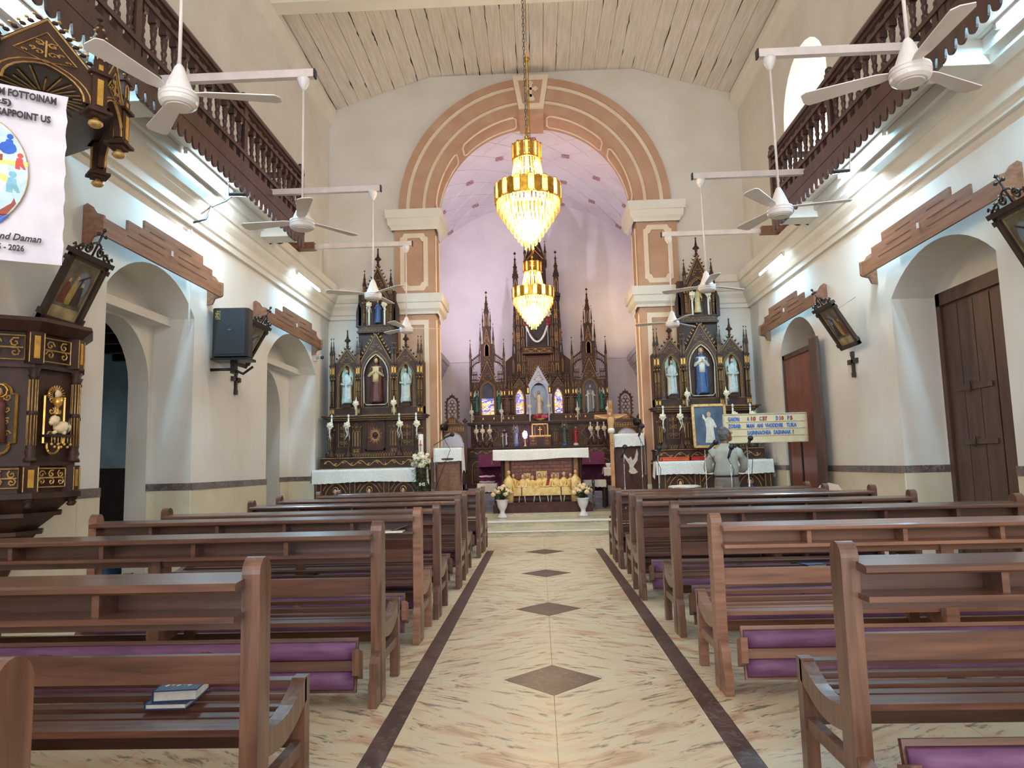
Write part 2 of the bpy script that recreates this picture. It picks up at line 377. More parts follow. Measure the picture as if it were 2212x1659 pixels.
# keystone with a cross
ks = MB().prism([(-.37, 9.15), (.37, 9.15), (.25, 8.44), (-.25, 8.44)], 13.80, YF).box(-.25, .25, 13.85, 14.73, 8.33, 8.46, 1).build('keystone', ['cream_paint', 'tan_paint'], wf)
MB().prism([(-.25, 9.03), (.25, 9.03), (.17, 8.54), (-.17, 8.54)], 13.79, 13.805).build('keystone_panel', 'tan_paint', ks)
cr = MB(); cr.box(-.025, .025, 13.775, 13.79, 8.66, 8.95)
for (x, z) in ((-.09, 8.84), (.09, 8.84), (0, 8.96)):
    cr.box(min(x, 0), max(x, 0) if x else .0, 13.775, 13.79, 8.815, 8.865)
    for dx, dz in ((.03, 0), (-.03, 0), (0, .03), (0, -.03)): cr.ell((x+dx, 13.782, z+dz), (.028, .01, .028), 8, 5)
cr.prism([(-.03, 8.72), (.03, 8.72), (.08, 8.62), (.06, 8.58), (-.06, 8.58), (-.08, 8.62)], 13.775, 13.79)
cr.build('keystone_cross', 'cream_paint', ks)
# piers with panels and two capitals
def notch(x0, x1, z0, z1, c=.09):
    return [(x0, z0+c), (x0+c*.5, z0+c*.8), (x0+c*.9, z0), (x1-c*.9, z0), (x1-c*.5, z0+c*.8), (x1, z0+c), (x1, z1-c), (x1-c*.5, z1-c*.8), (x1-c*.9, z1), (x0+c*.9, z1), (x0+c*.5, z1-c*.8), (x0, z1-c)]
CAPP = [(0, 0), (.06, 0), (.07, .05), (.12, .10), (.13, .22), (.16, .23), (.17, .40), (0, .40)]
for s in (-1, 1):
    for (z0, z1) in ((4.66, 6.02), (.0, 4.28)):
        xi, xo = s*2.05, s*2.83
        pr = MB().box(min(xi, xo), max(xi, xo), 13.93, YF, z0, z1).box(min(xi, s*2.03), max(xi, s*2.03), 13.93, 14.72, z0, z1).build('pier', 'tan_paint', wf)
        a, b_ = sorted((s*2.16, s*2.72)); lo = max(z0, .9)+.1
        p = notch(a, b_, lo, z1-.08) if z0 > 1 else [(a, lo), (b_, lo), (b_, z1-.12), (a, z1-.12)]
        a2, b2 = a+.09, b_-.09
        p2 = notch(a2, b2, lo+.1, z1-.18, .08) if z0 > 1 else [(a2, lo+.1), (b2, lo+.1), (b2, z1-.22), (a2, z1-.22)]
        n = len(p); fr = MB()
        for i in range(n): fr.prism([p[i], p[(i+1) % n], p2[(i+1) % n], p2[i]], 13.915, 13.93)
        fr.build('pier_panel_frame', 'cream_paint', pr)
        MB().tube([(x, 13.925, z) for x, z in p2], .012, 4, 0, True, False).build('pier_moulding', 'tan_paint', pr)
        lo2 = lo; MB().tube([(s*2.025, 14.08, lo2), (s*2.025, 14.57, lo2), (s*2.025, 14.57, z1-.1), (s*2.025, 14.08, z1-.1)], .018, 4, 0, True, False).build('pier_moulding', 'cream_paint', pr)
    for zc in (6.0, 4.27):
        # capital: profile swept round front and inner faces
        cm = MB()
        for i in range(len(CAPP)-1):
            (d0, h0), (d1, h1) = CAPP[i], CAPP[i+1]
            if h1 <= h0: continue
            d = max(d0, d1)
            # stepped slabs with sloped faces: front, inner side, outer side
            def ringp(dd, z): return [(s*(2.03-dd), 13.93-dd, z), (s*(2.83+dd), 13.93-dd, z), (s*(2.83+dd), YF+.02, z), (s*(2.03-dd), 14.72+dd, z)]
            A, B = ringp(d0, zc+h0), ringp(d1, zc+h1)
            cm.add(A+B, [(0,1,5,4), (1,2,6,5), (3,0,4,7)] if s > 0 else [(0,4,5,1), (1,5,6,2), (3,7,4,0)])
        T_ = [(s*(2.03-.17), 13.93-.17, zc+.40), (s*(2.83+.17), 13.93-.17, zc+.40), (s*(2.83+.17), YF+.02, zc+.40), (s*2.06, YF+.02, zc+.40), (s*2.06, 14.72, zc+.40), (s*(2.03-.17), 14.72+.17, zc+.40)]
        cm.add(T_, [(0,1,2,3,4,5)]); bt = [(x, y, zc) for x, y, _ in [(s*2.03, 13.93, 0), (s*2.83, 13.93, 0), (s*2.83, YF, 0), (s*2.03, YF, 0)]]; cm.add(bt, [(0,3,2,1)])
        cm.build('pier_capital', 'plaster_white', wf)
    # pier plinth
    pl = MB(); a, b_ = sorted((s*1.98, s*2.9)); pl.box(a, b_, 13.86, 14.0, 0, .55); pl.box(min(s*2.0, s*2.87), max(s*2.0, s*2.87), 13.89, 14.0, .55, .7); pl.box(min(s*2.02, s*2.85), max(s*2.02, s*2.85), 13.91, 14.0, .7, .82)
    pl.build('pier_plinth', 'plaster_white', wf)
# cornices along the side walls and returning on the front wall
CP = [(0, 4.22), (.05, 4.22), (.06, 4.29), (.09, 4.31), (.11, 4.40), (.16, 4.47), (.17, 4.52), (.20, 4.53), (.24, 4.60), (.25, 4.68), (.29, 4.69), (.30, 4.82), (0, 4.82)]
for s, nm in ((-1, 'trim_1'), (1, 'trim_2')):
    mb = MB(); mb.prism([((XW-d), z) for d, z in CP], YB, YF, 'y')
    o = mb.build(nm, 'plaster_white')
    if s < 0: o.scale.x = -1
    struct(o)
    mb = MB(); mb.prism([(YF-d, z) for d, z in CP], 3.30, XW, 'x'); o = mb.build('trim_3' if s < 0 else 'trim_4', 'plaster_white'); o.scale.x = s; struct(o)
    # small trim under the ceiling
    o = struct(MB().prism([(XW, 8.30), (XW-.05, 8.32), (XW-.1, 8.5), (XW-.16, 8.53), (XW-.16, 8.64), (XW, 8.64)], YB, YF, 'y').build('trim_5' if s < 0 else 'trim_6', 'plaster_white')); o.scale.x = s
# dado: cream tiles with a marble band on top
for s, side in ((-1, 'left'), (1, 'right')):
    base = struct(MB().box(min(s*4.2, s*4.215), max(s*4.2, s*4.215), -1, 14, 0, .02).build('baseboard_'+side, 'band_marble'))
    gaps = [(a-.001, b_+.001) for a, b_, _, _ in ARCH[s]]
    y = -1.0; segs = []
    for a, b_ in gaps+[(14.0, 15)]:
        while y < a-.05:
            y2 = min(y+1.22, a)
            if a-y2 < .3: y2 = a
            segs.append((y, y2)); y = y2
        y = b_
    for (a, b_) in segs:
        x0, x1 = sorted((s*4.185, s*4.2))
        MB().box(x0, x1, a+.002, b_-.002, 0, 1.045).build('dado_tile', 'dado_tile', base)
        x0, x1 = sorted((s*4.178, s*4.2)); MB().box(x0, x1, a+.001, b_-.001, 1.045, 1.13).build('dado_band', 'band_marble', base)
    for a, b_, _, _ in ARCH[s]:      # on the recess jambs and back walls
        x0, x1 = sorted((s*4.2, s*4.7))
        for yy in (a, b_-.015):
            MB().box(x0, x1, yy, yy+.015, 0, 1.045).build('dado_tile', 'dado_tile', base); MB().box(x0, x1, yy-.003, yy+.018, 1.045, 1.13).build('dado_band', 'band_marble', base)
        if s < 0:
            q = 8.36 if a < 9 else 12.75
            MB().box(-4.7, -4.685, q, b_, 0, 1.045).build('dado_tile', 'dado_tile', base); MB().box(-4.7, -4.68, q, b_, 1.045, 1.13).build('dado_band', 'band_marble', base)
# ceiling: tray of painted planks
ce = MB(); prof = [(-4.3, 8.61), (-2.1, 9.32), (2.1, 9.32), (4.3, 8.61), (4.3, 9.6), (-4.3, 9.6)]
ce.prism([(x, z+.02) for x, z in prof], YB, YF+.3, 'y'); ce = struct(ce.build('ceiling', 'crack'))
def plank(xa, za, xb, zb, k):
    d = Vector((xb-xa, 0, zb-za)); n = Vector((-d.z, 0, d.x)).normalized()
    if n.z > 0: n = -n
    t = .012+.006*R_.random(); g = d.normalized()*(.0025+.004*(R_.random() < .35)*R_.random())
    a = Vector((xa, 0, za))+g; b_ = Vector((xb, 0, zb))-g
    MB().prism([(a.x, a.z), (b_.x, b_.z), ((b_+n*t).x, (b_+n*t).z), ((a+n*t).x, (a+n*t).z)], YB, YF+.02, 'y').build('ceiling_plank', 'plank_paint', ce)
for i in range(16): plank(-2.1+4.2*i/16, 9.34, -2.1+4.2*(i+1)/16, 9.34, i)
for s in (-1, 1):
    for i in range(9):
        t0, t1 = i/9, (i+1)/9
        plank(s*(2.1+2.2*t0), 9.34-.71*t0, s*(2.1+2.2*t1), 9.34-.71*t1, i)
# paint cracks between planks
for k in range(70):
    x = -4.0+8*R_.random(); y = 10.7+3.2*R_.random(); ln = .15+.8*R_.random()
    u = max(0, abs(x)-2.1)/2.2; z = 9.34-.71*u-.0185
    q = 4.2/16 if abs(x) < 2.1 else 2.2/9
    x = (round((x+2.1)/q)*q-2.1) if abs(x) < 2.1 else math.copysign(2.1+round((abs(x)-2.1)/q)*q, x)
    u = max(0, abs(x)-2.1)/2.2; z = 9.34-.71*u-.020
    mb = MB(); yy = y; xx = x; wd = .004+.008*R_.random()
    mb.tube([(xx+.01*R_.uniform(-1, 1), yy+ln*i/5, z) for i in range(6)], [wd*.2, wd*.6, wd, wd*.8, wd*.5, wd*.1], 4)
    mb.build('paint_crack', 'crack', ce)
struct(MB().box(-4.2, 4.2, 10.32, 10.62, 8.53, 8.82).build('trim_7', 'plaster_white'))
struct(MB().box(-4.2, 4.2, 5.2, 5.5, 8.53, 8.82).build('trim_8', 'plaster_white'))
# chancel: platform, walls, vault
pf = MB(); pf.box(-3.3, 3.3, 12.65, 13.45, 0, .105); 
st = struct(pf.build('floor_step', 'step_marble'))
su = struct(MB().box(-3.3, 3.3, 13.45, 14.35, .0, .22).build('floor_step_upper', 'step_marble')); MB().box(-3.3, 3.3, 13.43, 13.47, .19, .225).build('nosing', 'plaster_white', su); MB().box(-3.3, 3.3, 12.63, 12.66, .085, .107).build('nosing', 'plaster_white', st)
struct(MB().box(-2.1, 2.1, 14.3, 14.75, 0, .30).box(-2.8, 2.8, 14.72, 15.0, 0, .30).build('floor_chancel_edge', 'step_marble'))
struct(MB().box(-2.8, 2.8, 14.95, 20.2, 0, .302).build('floor_chancel', 'blue_marble'))
for i in range(3):
    struct(MB().box(-2.8, 2.8, 17.2+.3*i, 20.2, .302+.13*i, .302+.13*(i+1)).build('floor_altar_step', 'blue_marble'))
cw = MB()
for s in (-1, 1):
    a, b_ = sorted((s*2.8, s*3.1)); cw.box(a, b_, 14.7, 20.2, 0, 9)
cw.box(-3.1, 3.1, 20.0, 20.3, 0, 9); struct(cw.build('wall_chancel', 'chancel_plaster'))
# vault
VR = (2.8**2+1.15**2)/(2*1.15)
va = math.asin(2.8/VR)
def VZ(x): return 8.72-VR+sqrt(VR*VR-x*x)
vp = [(VR*sin(-va+2*va*i/28), 0) for i in range(29)]; vp = [(x, VZ(x)) for x, _ in vp]
vl = struct(MB().prism(vp+[(3.0, 7.4), (3.0, 9.2), (-3.0, 9.2), (-3.0, 7.4)], 14.68, 20.05, 'y').build('ceiling_chancel', 'chancel_plaster'))
def rib(p0, p1):
    n = 14; MB().tube([(p0[0]+(p1[0]-p0[0])*i/n, p0[1]+(p1[1]-p0[1])*i/n, VZ(p0[0]+(p1[0]-p0[0])*i/n)-.002) for i in range(n+1)], .012, 4).build('vault_rib', 'chancel_plaster', vl)
xs = [-2.4+.8*i for i in range(7)]; yy = [15.0+.8*i for i in range(7)]
for i in range(-6, 7):
    for d in (1, -1):
        x0, y0 = -2.4, 15.0+.8*i if d > 0 else 19.8-.8*i
        pts = [(x0+.8*t, y0+d*.8*t) for t in range(7) if 14.75 <= y0+d*.8*t <= 19.9]
        if len(pts) > 1: rib(pts[0], pts[-1])
for i, x in enumerate(xs):
    for j, y in enumerate(yy):
        if (i+j) % 2: continue
        z = VZ(x); nz = atan2(x, VR)
        mb = MB()
        for dx, dy in ((-.05, -.05), (.05, -.05), (.05, .05), (-.05, .05)): mb.ell((dx, dy, 0), (.055, .055, .018), 7, 4)
        mb.ell((0, 0, -.01), (.05, .05, .03), 7, 4)
        mb.build('vault_rosette', 'rosette_paint', vl, (x, y, z-.015), (0, nz, 0))
# thin cornice line on the chancel walls
cc = MB()
for s in (-1, 1):
    cc.prism([(s*(2.8-d), z-.62) for d, z in CP[:-1]]+[(s*2.8, 4.2)], 14.7, 20, 'y')
cc.box(-2.8, 2.8, 19.96, 20, 4.16, 4.2)
struct(cc.build('trim_9', 'chancel_plaster'))
# ---------------------------------------------------------------- pews
def pew(loc, s, Lp, label, h=.955, wood='pew_wood', post='pew_post', kneeler=True, seed=0):
    r = random.Random(seed); t = thing('church_pew', label, 'pew', loc, group='pews left of the aisle' if s < 0 else 'pews right of the aisle')
    X = lambda a, b_: (min(s*a, s*b_), max(s*a, s*b_))
    k = h/.955
    def bx(name, u0, u1, y0, y1, z0, z1, m=wood): a, b_ = X(u0, u1); return MB().box(a, b_, y0, y1, z0*k, z1*k).build(name, m, t)
    # end posts with rounded tops
    for u in (0, Lp-.06):
        a, b_ = X(u, u+.06)
        pts = [(-.05, 0), (.045, 0), (.045, .90*k)]+[(-.0025+.0475*cos(radians(q)), .90*k+.052*sin(radians(q))) for q in range(15, 180, 15)]+[(-.05, .90*k)]
        MB().prism(pts, a, b_, 'x').build('post', post, t)
        a, b_ = X(u+.004, u+.056)
        MB().box(a, b_, .42, .475, 0, .455*k).build('front_leg', post, t)
        arcp = [(.04+.40*i/8, (.40+.055*(i/8)-.04*sin(pi*i/8))*k) for i in range(9)]
        low = [(y, z-.085*k) for y, z in arcp[::-1]]
        MB().prism(arcp+low, a, b_, 'x').build('seat_end_rail', post, t)
        a, b_ = X(u+.012, u+.048)
        MB().box(a, b_, .04, .43, .185*k, .235*k).build('end_stretcher', post, t)
    a, b_ = X(.05, Lp-.05)
    MB().prism([(-.125, .862*k), (-.118, .855*k), (.045, .870*k), (.045, .896*k), (-.115, .884*k), (-.125, .876*k)], a, b_, 'x').build('book_ledge', wood, t)
    bx('back_panel', .055, Lp-.055, .008, .030, .775, .868)
    bx('back_panel_rail', .055, Lp-.055, .0, .036, .722, .768)
    bx('hymnal_shelf', .05, Lp-.05, -.13, .02, .768, .786)
    nd = max(2, round(Lp/.52))
    for i in range(1, nd): bx('divider', Lp*i/nd-.012, Lp*i/nd+.012, -.10, .01, .786, .862)
    bx('back_slat', .055, Lp-.055, .0, .028, .555, .642)
    for u in ([Lp/2] if Lp < 2.6 else [Lp/3, 2*Lp/3]):
        bx('middle_post', u-.035, u+.035, -.02, .035, 0, .77, post)
        bx('middle_leg', u-.03, u+.03, .40, .455, 0, .40, post)
        a, b_ = X(u-.02, u+.02); MB().prism([(.03, .36*k), (.40, .40*k), (.40, .34*k), (.03, .28*k)], a, b_, 'x').build('seat_bearer', post, t)
        a, b_ = X(u-.018, u+.018); MB().box(a, b_, .03, .41, .19*k, .235*k).build('end_stretcher', post, t)
    for i in range(6):
        y = .055+.074*i; z = (.402+.05*(i/5)-.036*sin(pi*(i+.3)/5.6))*k
        a, b_ = X(.055, Lp-.055); MB().box(a, b_, y, y+.052, z-.022, z).build('seat_slat', wood, t)
    bx('front_rail', .055, Lp-.055, .425, .455, .205, .265)
    if kneeler:
        for u in (.0, Lp-.05):
            a, b_ = X(u+.004, u+.05)
            MB().prism([(-.05, .0), (-.16, .0), (-.16, .12), (-.135, .14), (-.13, .22), (-.105, .25), (-.05, .27)], a, b_, 'x').build('kneeler_block', post, t)
        kn = thing_child('kneeler', t, (0, -.215, .10))
        a, b_ = X(.10, Lp-.10); T = Matrix.Rotation(radians(-12), 4, 'X')
        o = MB().box(a, b_, .0, .022, .0, .27, 0, T).build('kneeler_board', wood, kn)
        for z0, z1 in ((.012, .105), (.155, .25)):
            mb = MB(); n = 24; prof = [(0, 0), (-.03, .008), (-.042, .035), (-.042, .06), (-.03, .085), (0, .093)]
            rings = []
            for i in range(n+1):
                u = .11+(Lp-.22)*i/n; f = (.55 if i in (0, n) else 1)+.07*r.uniform(-1, 1)
                rings.append([(s*u, p[0]*f, z0+p[1]*(z1-z0)/.093) for p in prof])
            mb.loft(rings, 0, True, T); mb.build('cushion', 'vinyl_purple', kn)
        for u in [.07, Lp-.11]+[Lp*q/3 for q in (1, 2)]:
            a, b_ = X(u, u+.035); MB().prism([(-.055, .10), (.03, .06), (.03, .20), (-.055, .23)], a, b_, 'x').build('kneeler_arm', post, kn)
    return t
def thing_child(name, parent, loc=(0,0,0), rot=(0,0,0)):
    o = bpy.data.objects.new(name, None); COL.objects.link(o); o.parent = parent; o.location = loc; o.rotation_euler = rot; o.empty_display_size = .05; return o
ordL = ['rearmost', 'second', 'third', 'fourth', 'fifth', 'sixth', 'seventh', 'eighth', 'front']
PL = [(-.90, 1.17, .965), (-.955, 2.38, .975), (-.925, 4.03, .962), (-.925, 5.35, .96), (-.905, 6.19, .953), (-.885, 7.62, .945), (-.915, 8.58, .955), (-.88, 10.05, .945), (-.87, 10.78, .942)]
far = [-3.5, -3.5, -3.5, -3.42, -3.32, -3.15, -3.2, -3.18, -3.1]
LBL = ['dark wooden pew behind the pew with the blue hymnal', 'brown slatted pew with a blue hymnal lying on its seat', 'brown pew with a folded purple pamphlet on its seat', 'brown pew with open purple booklet on its shelf',
       'narrow dark pew fourth from the altar step on pulpit side', 'dark-posted brown pew fifth from the pulpit banner', 'brown pew three rows behind the sacred heart altar', 'brown pew next to front one before the sacred heart altar', 'foremost brown pew facing the sacred heart altar']
for i, (x, y, h) in enumerate(PL):
    pew((x, y, 0), -1, abs(far[i]-x), LBL[i], h, seed=i, post='pew_worn' if i == 3 else 'pew_post')
PR = [(.965, 2.56, .965), (.905, 4.15, .955), (.92, 5.45, .957), (.85, 6.85, .935), (.91, 7.84, .953), (.875, 8.8, .942), (.885, 9.6, .945)]
farR = [3.5, 3.5, 3.48, 3.43, 3.52, 3.40, 3.48]
RBL = ['brown pew with dusty purple kneeler close to the floor edge', 'worn light-brown pew with a bright purple kneeler', 'brown pew with a torn paper on its shelf', 'narrow brown pew in front of the torn paper pew', 'brown pew three rows behind the standing man', 'brown pew two rows behind the standing man', 'foremost brown pew right behind the standing man']
for i, (x, y, h) in enumerate(PR):
    pew((x, y, 0), 1, abs(farR[i]-x), RBL[i], h, seed=20+i, wood='pew_worn' if i == 1 else 'pew_wood', post='pew_worn' if i in (1,) else 'pew_post')
# ---------------------------------------------------------------- balconies
def emis(name, c, st):
    m = bpy.data.materials.new(name); m.use_nodes = True; nt = m.node_tree; MATS[name] = m
    b = nt.nodes['Principled BSDF']; b.inputs['Base Color'].default_value = (.9,.9,.9,1)
    b.inputs['Emission Color'].default_value = c; b.inputs['Emission Strength'].default_value = st
emis('tube_glow', (.72,.92,1,1), 9.0); emis('flood_glow', (.85,.95,1,1), 14.0); emis('bulb_glow', (1,.74,.30,1), 22.0)
BE = 10.2
bal_prof = [(.022, 0), (.036, .015), (.036, .03), (.024, .04), (.034, .055), (.034, .075), (.020, .09), (.022, .13), (.030, .15), (.030, .165), (.022, .18), (.028, .22), (.034, .27), (.026, .285), (.036, .30), (.022, .315)]
bal_mesh = MB().box(-.038, .038, -.038, .038, 0, .15).prism([(-.038, 0), (.038, 0), (.022, .03), (-.022, .03)], -.022, .022, 'y', 0, Matrix.Translation((0,0,.15)))
bal_mesh.lathe(bal_prof, (0,0,.17), 8); bal_mesh.box(-.038, .038, -.038, .038, .50, .66).prism([(-.038, .03), (.038, .03), (.02, 0), (-.02, 0)], -.02, .02, 'y', 0, Matrix.Translation((0,0,.47)))
bal_mesh = bal_mesh.mesh('baluster', 'balcony_wood')
def fringe(mb, a, b_, c0, c1, axis, zt=4.76, zb=4.52, per=.145):
    n = max(1, round((b_-a)/per)); p = (b_-a)/n
    for i in range(n):
        y = a+p*i; w_ = p*.36; m = y+p/2
        mb.prism([(y, zt), (y, zb+.11), (y+p*.08, zb+.10), (m-w_, zb+.06)]+[(m+w_*cos(radians(q)), zb+.045+.045*sin(radians(q))) for q in range(180, 361, 30)]+[(m+w_, zb+.06), (y+p*.92, zb+.10), (y+p, zb+.11), (y+p, zt)], c0, c1, axis)
for s, side in ((-1, 'left'), (1, 'right')):
    a, b_ = sorted((s*3.47, s*4.2))
    fb = struct(MB().box(a, b_, YB, BE, 4.83, 4.90).build('floor_balcony_'+side, 'plaster_white'))
    for k in range(3):
        MB().box(min(s*(3.66+.19*k), s*(3.675+.19*k)), max(s*(3.66+.19*k), s*(3.675+.19*k)), YB, BE-.35, 4.826, 4.83).build('soffit_joint', 'plaster', fb)
    for y0 in (1.2, 3.7, 6.0, 9.85):
        MB().box(*sorted((s*3.56, s*4.2)), y0, y0+.30, 4.60, 4.83).build('balcony_beam', 'plaster_white', fb)
    t = thing('balustrade', 'dark wooden balustrade above the pulpit canopy side' if s < 0 else 'dark wooden balustrade beneath the arched upper window', 'railing', (0,0,0))
    xo = s*3.5
    n = int((BE-.1-3.4)/.19)
    for k in range(n+1): link('baluster', bal_mesh, t, (xo, BE-.12-.19*k, 4.885))
    for yq in (BE-.02, 8.1, 5.78, 3.3):
        MB().box(*sorted((xo-.045, xo+.045)), yq-.045, yq+.045, 4.88, 5.74).ell((xo, yq, 5.77), .05).build('newel_post', 'balcony_wood', t)
    MB().prism([(xo-.06, 5.63), (xo+.06, 5.63), (xo+.065, 5.66), (xo+.05, 5.70), (xo-.05, 5.70), (xo-.065, 5.66)], YB, BE, 'y').box(*sorted((xo-.035, xo+.035)), YB, BE, 5.59, 5.63).build('handrail', 'balcony_wood', t)
    for z in (5.455, 5.005): MB().box(*sorted((xo-s*.055, xo-s*.035)), YB, BE, z, z+.045).build('rail', 'balcony_wood', t)
    MB().box(*sorted((xo-s*.05, xo+s*.05)), YB, BE, 4.86, 4.89).build('bottom_rail', 'balcony_wood', t)
    mb = MB().box(*sorted((xo-s*.06, xo-s*.03)), YB, BE+.03, 4.74, 4.90); fringe(mb, 2.0, BE+.03, *sorted((xo-s*.055, xo-s*.035)), 'x')
    mb.build('scalloped_fascia', 'balcony_wood', t)
    mb = MB(); fringe(mb, *sorted((s*3.56, s*4.05)), BE, BE+.02, 'y', 4.83, 4.60, .16); mb.build('end_fringe', 'balcony_wood', t)
    # return rail to the wall
    MB().box(*sorted((s*3.5, s*4.2)), BE-.04, BE+.02, 5.63, 5.70).build('return_rail', 'balcony_wood', t)
    for k in range(3): link('baluster', bal_mesh, t, (s*(3.66+.18*k), BE-.01, 4.885))

# ---------------------------------------------------------------- fans on cantilever bars
def fan(loc, s, ang, label, x_in):
    t = thing('ceiling_fan', label, 'fan', loc, group='white fans on wall bars')
    zb = 4.85-loc[2]
    MB().box(*sorted((-s*.10, s*x_in)), -.03, .03, zb, zb+.075).build('support_bar', 'white_metal', t)
    MB().box(*sorted((-s*.10, -s*.115)), -.032, .032, zb-.002, zb+.077).build('end_cap', 'black_plastic', t)
    MB().lathe([(.055, 0), (.06, -.02), (.05, -.06), (.022, -.11), (.012, -.12)], (0, 0, zb), 14).build('canopy', 'white_enamel', t)
    MB().lathe([(.011, .26), (.011, zb-.1)], (0, 0, 0), 8).build('down_rod', 'white_metal', t)
    m = MB().lathe([(.015, .27), (.028, .25), (.05, .19), (.075, .125), (.08, .11), (.082, .10), (.108, .09), (.112, .075), (.106, .07), (.112, .062), (.112, .05), (.106, .045), (.110, .037), (.104, .02), (.085, .006), (.07, .004), (.068, .0), (.001, 0)], (0,0,0), 32, 0, False).build('motor', 'white_enamel', t)
    for k in range(3):
        a = ang+k*2*pi/3; T = Matrix.Rotation(a, 4, 'Z') @ Matrix.Rotation(radians(9), 4, 'X')
        MB().prism([(.10, -.025), (.17, -.045), (.56, -.065), (.585, -.03), (.585, .05), (.55, .07), (.17, .045), (.10, .025)], .082, .088, 'z', 0, T).build('blade', 'white_enamel', t)
    return t
FL = ['first', 'a']
for s in (-1, 1):
    for k, (y, lb) in enumerate(((3.95, 'white ceiling fan in front of the %s' % ('pulpit canopy' if s < 0 else 'fluorescent tube nearest the right door')), (6.18, 'white ceiling fan before the %s floodlight' % ('left balcony' if s < 0 else 'right balcony')), (8.95, 'white ceiling fan hanging before the %s altar' % ('sacred heart' if s < 0 else 'blue-robed statue')), (11.3, 'small white ceiling fan beside the %s of the chancel arch' % ('left pier' if s < 0 else 'right pier')))):
        fan((s*(2.12 if s < 0 else 2.14), y, 3.40 if s < 0 else 3.36), s, [(.2, .9, 1.4, .3), (2.6, 1.9, .5, 2.9)][s > 0][k], lb, (4.19-2.12) if k == 3 else 1.5)
    # wooden stub that carries the last bar
    tag(MB().prism([(s*4.2, 4.84), (s*3.62, 4.84), (s*3.62, 4.95), (s*4.2, 4.95)], 11.22, 11.38).build('beam_stub', 'board_wood'), 'brown wooden stub carrying the fan bar above the %s cornice' % ('left' if s < 0 else 'right'), 'beam')

# ---------------------------------------------------------------- lamps
def area(parent, loc, rot, sx, sy, pw, c):
    l = bpy.data.lights.new('lamp_light', 'AREA'); l.shape = 'RECTANGLE'; l.size = sx; l.size_y = sy; l.energy = pw; l.color = c
    o = bpy.data.objects.new('lamp_light', l); COL.objects.link(o); o.parent = parent; o.location = loc; o.rotation_euler = rot; return o
def tube_light(loc, label, s, pw=TUBE_W, tilt=0):
    t = thing('tube_light', label, 'lamp', loc)
    MB().box(-.02, .02, -.62, .62, .012, .045).build('batten', 'white_enamel', t)
    MB().tube([(0, -.60, -.005), (0, .60, -.005)], .016, 8).build('fluorescent_tube', 'tube_glow', t)
    for e in (-1, 1): MB().box(-.017, .017, e*.60-.015, e*.60+.015, -.025, .02).build('tube_socket', 'white_enamel', t)
    area(t, (0, 0, -.03), (0, s*tilt, 0), .05, 1.2, pw, (.34, .73, 1.0))
    return t
tube_light((-3.86, 8.05, 4.79), 'lit fluorescent tube under the left balcony', -1)
tube_light((3.87, 8.30, 4.79), 'lit fluorescent tube under the right balcony beside floodlight', 1)
tube_light((3.88, 5.15, 4.79), 'lit fluorescent tube under the right balcony above the brown door', 1)
tube_light((-3.87, 5.0, 4.79), 'lit fluorescent tube under the left balcony above the pulpit', -1)
tube_light((-3.90, 11.85, 4.45), 'lit fluorescent tube on the left cornice beyond the balcony', -1, TUBE_W*.8, .5)
tube_light((3.90, 11.75, 4.45), 'lit fluorescent tube on the right cornice beyond the balcony', 1, TUBE_W*.8, .5)
def flood(loc, rz, label):
    t = thing('floodlight', label, 'lamp', loc, (radians(25), 0, rz))
    MB().box(-.12, .12, -.09, .09, 0, .035).build('housing', 'black_metal', t)
    MB().box(-.105, .105, -.075, .075, -.004, 0).build('lens', 'flood_glow', t)
    MB().tube([(-.13, 0, .02), (-.13, 0, .16), (.13, 0, .16), (.13, 0, .02)], .008, 6, 0, False, False).build('yoke', 'steel', t)
    MB().tube([(0, 0, .16), (.01, .02, .25), (-.03, .05, .32)], .006, 5).build('cable', 'black_plastic', t)
    area(t, (0, 0, -.02), (0, 0, 0), .2, .14, 14, (.85, .95, 1))
flood((-3.62, 8.35, 4.62), .2, 'small lit floodlight under the left balcony fringe')
flood((3.62, 8.35, 4.62), -.2, 'small lit floodlight under the right balcony fringe')

# ---------------------------------------------------------------- stepped boards over the arches
def pelmet(s, y0, y1, label):
    t = thing('stepped_board', label, 'board', (0,0,0), group='stepped wooden boards over the arches')
    d = y1-y0; x0, x1 = sorted((s*4.02, s*4.045)); z = 3.46
    p = [(y0, z), (y1, z), (y1, z+.17), (y1-.10*d, z+.17), (y1-.10*d, z+.28), (y1-.20*d, z+.28), (y1-.20*d, z+.38), (y0+.28*d, z+.38), (y0+.28*d, z+.28), (y0+.16*d, z+.28), (y0+.16*d, z+.17), (y0, z+.17)]
    MB().prism(p, x0, x1, 'x').build('board', 'board_wood', t)
    g = MB(); xg = s*4.018
    for zz, f in ((.12, .34), (.2, .26), (.29, .18)):
        for sg in (-1, 1):
            m = (y0+y1)/2; g.box(*sorted((xg, s*4.021)), *sorted((m+sg*.06*d, m+sg*f*d)), z+zz, z+zz+.007)
    g.build('groove', 'black_wood', t)
    for y in (y0-.03, y1+.0):
        pts = [(s*4.2, z-.10), (s*4.13, z-.09), (s*4.10, z-.02), (s*4.02, z), (s*4.0, z+.02), (s*4.0, z+.18), (s*4.06, z+.2), (s*4.1, z+.26), (s*4.16, z+.30), (s*4.2, z+.28)]
        MB().prism(pts, y, y+.03, 'y').build('end_bracket', 'board_wood', t)
    MB().box(*sorted((s*4.005, s*4.02)), (y0+y1)/2-.012, (y0+y1)/2+.012, z+.16, z+.22).build('hook_plate', 'white_metal', t)
pelmet(-1, 6.28, 8.75, 'stepped wooden board over the recess beside the pulpit'); pelmet(-1, 10.25, 12.95, 'stepped wooden board over the recess beyond the loudspeaker')
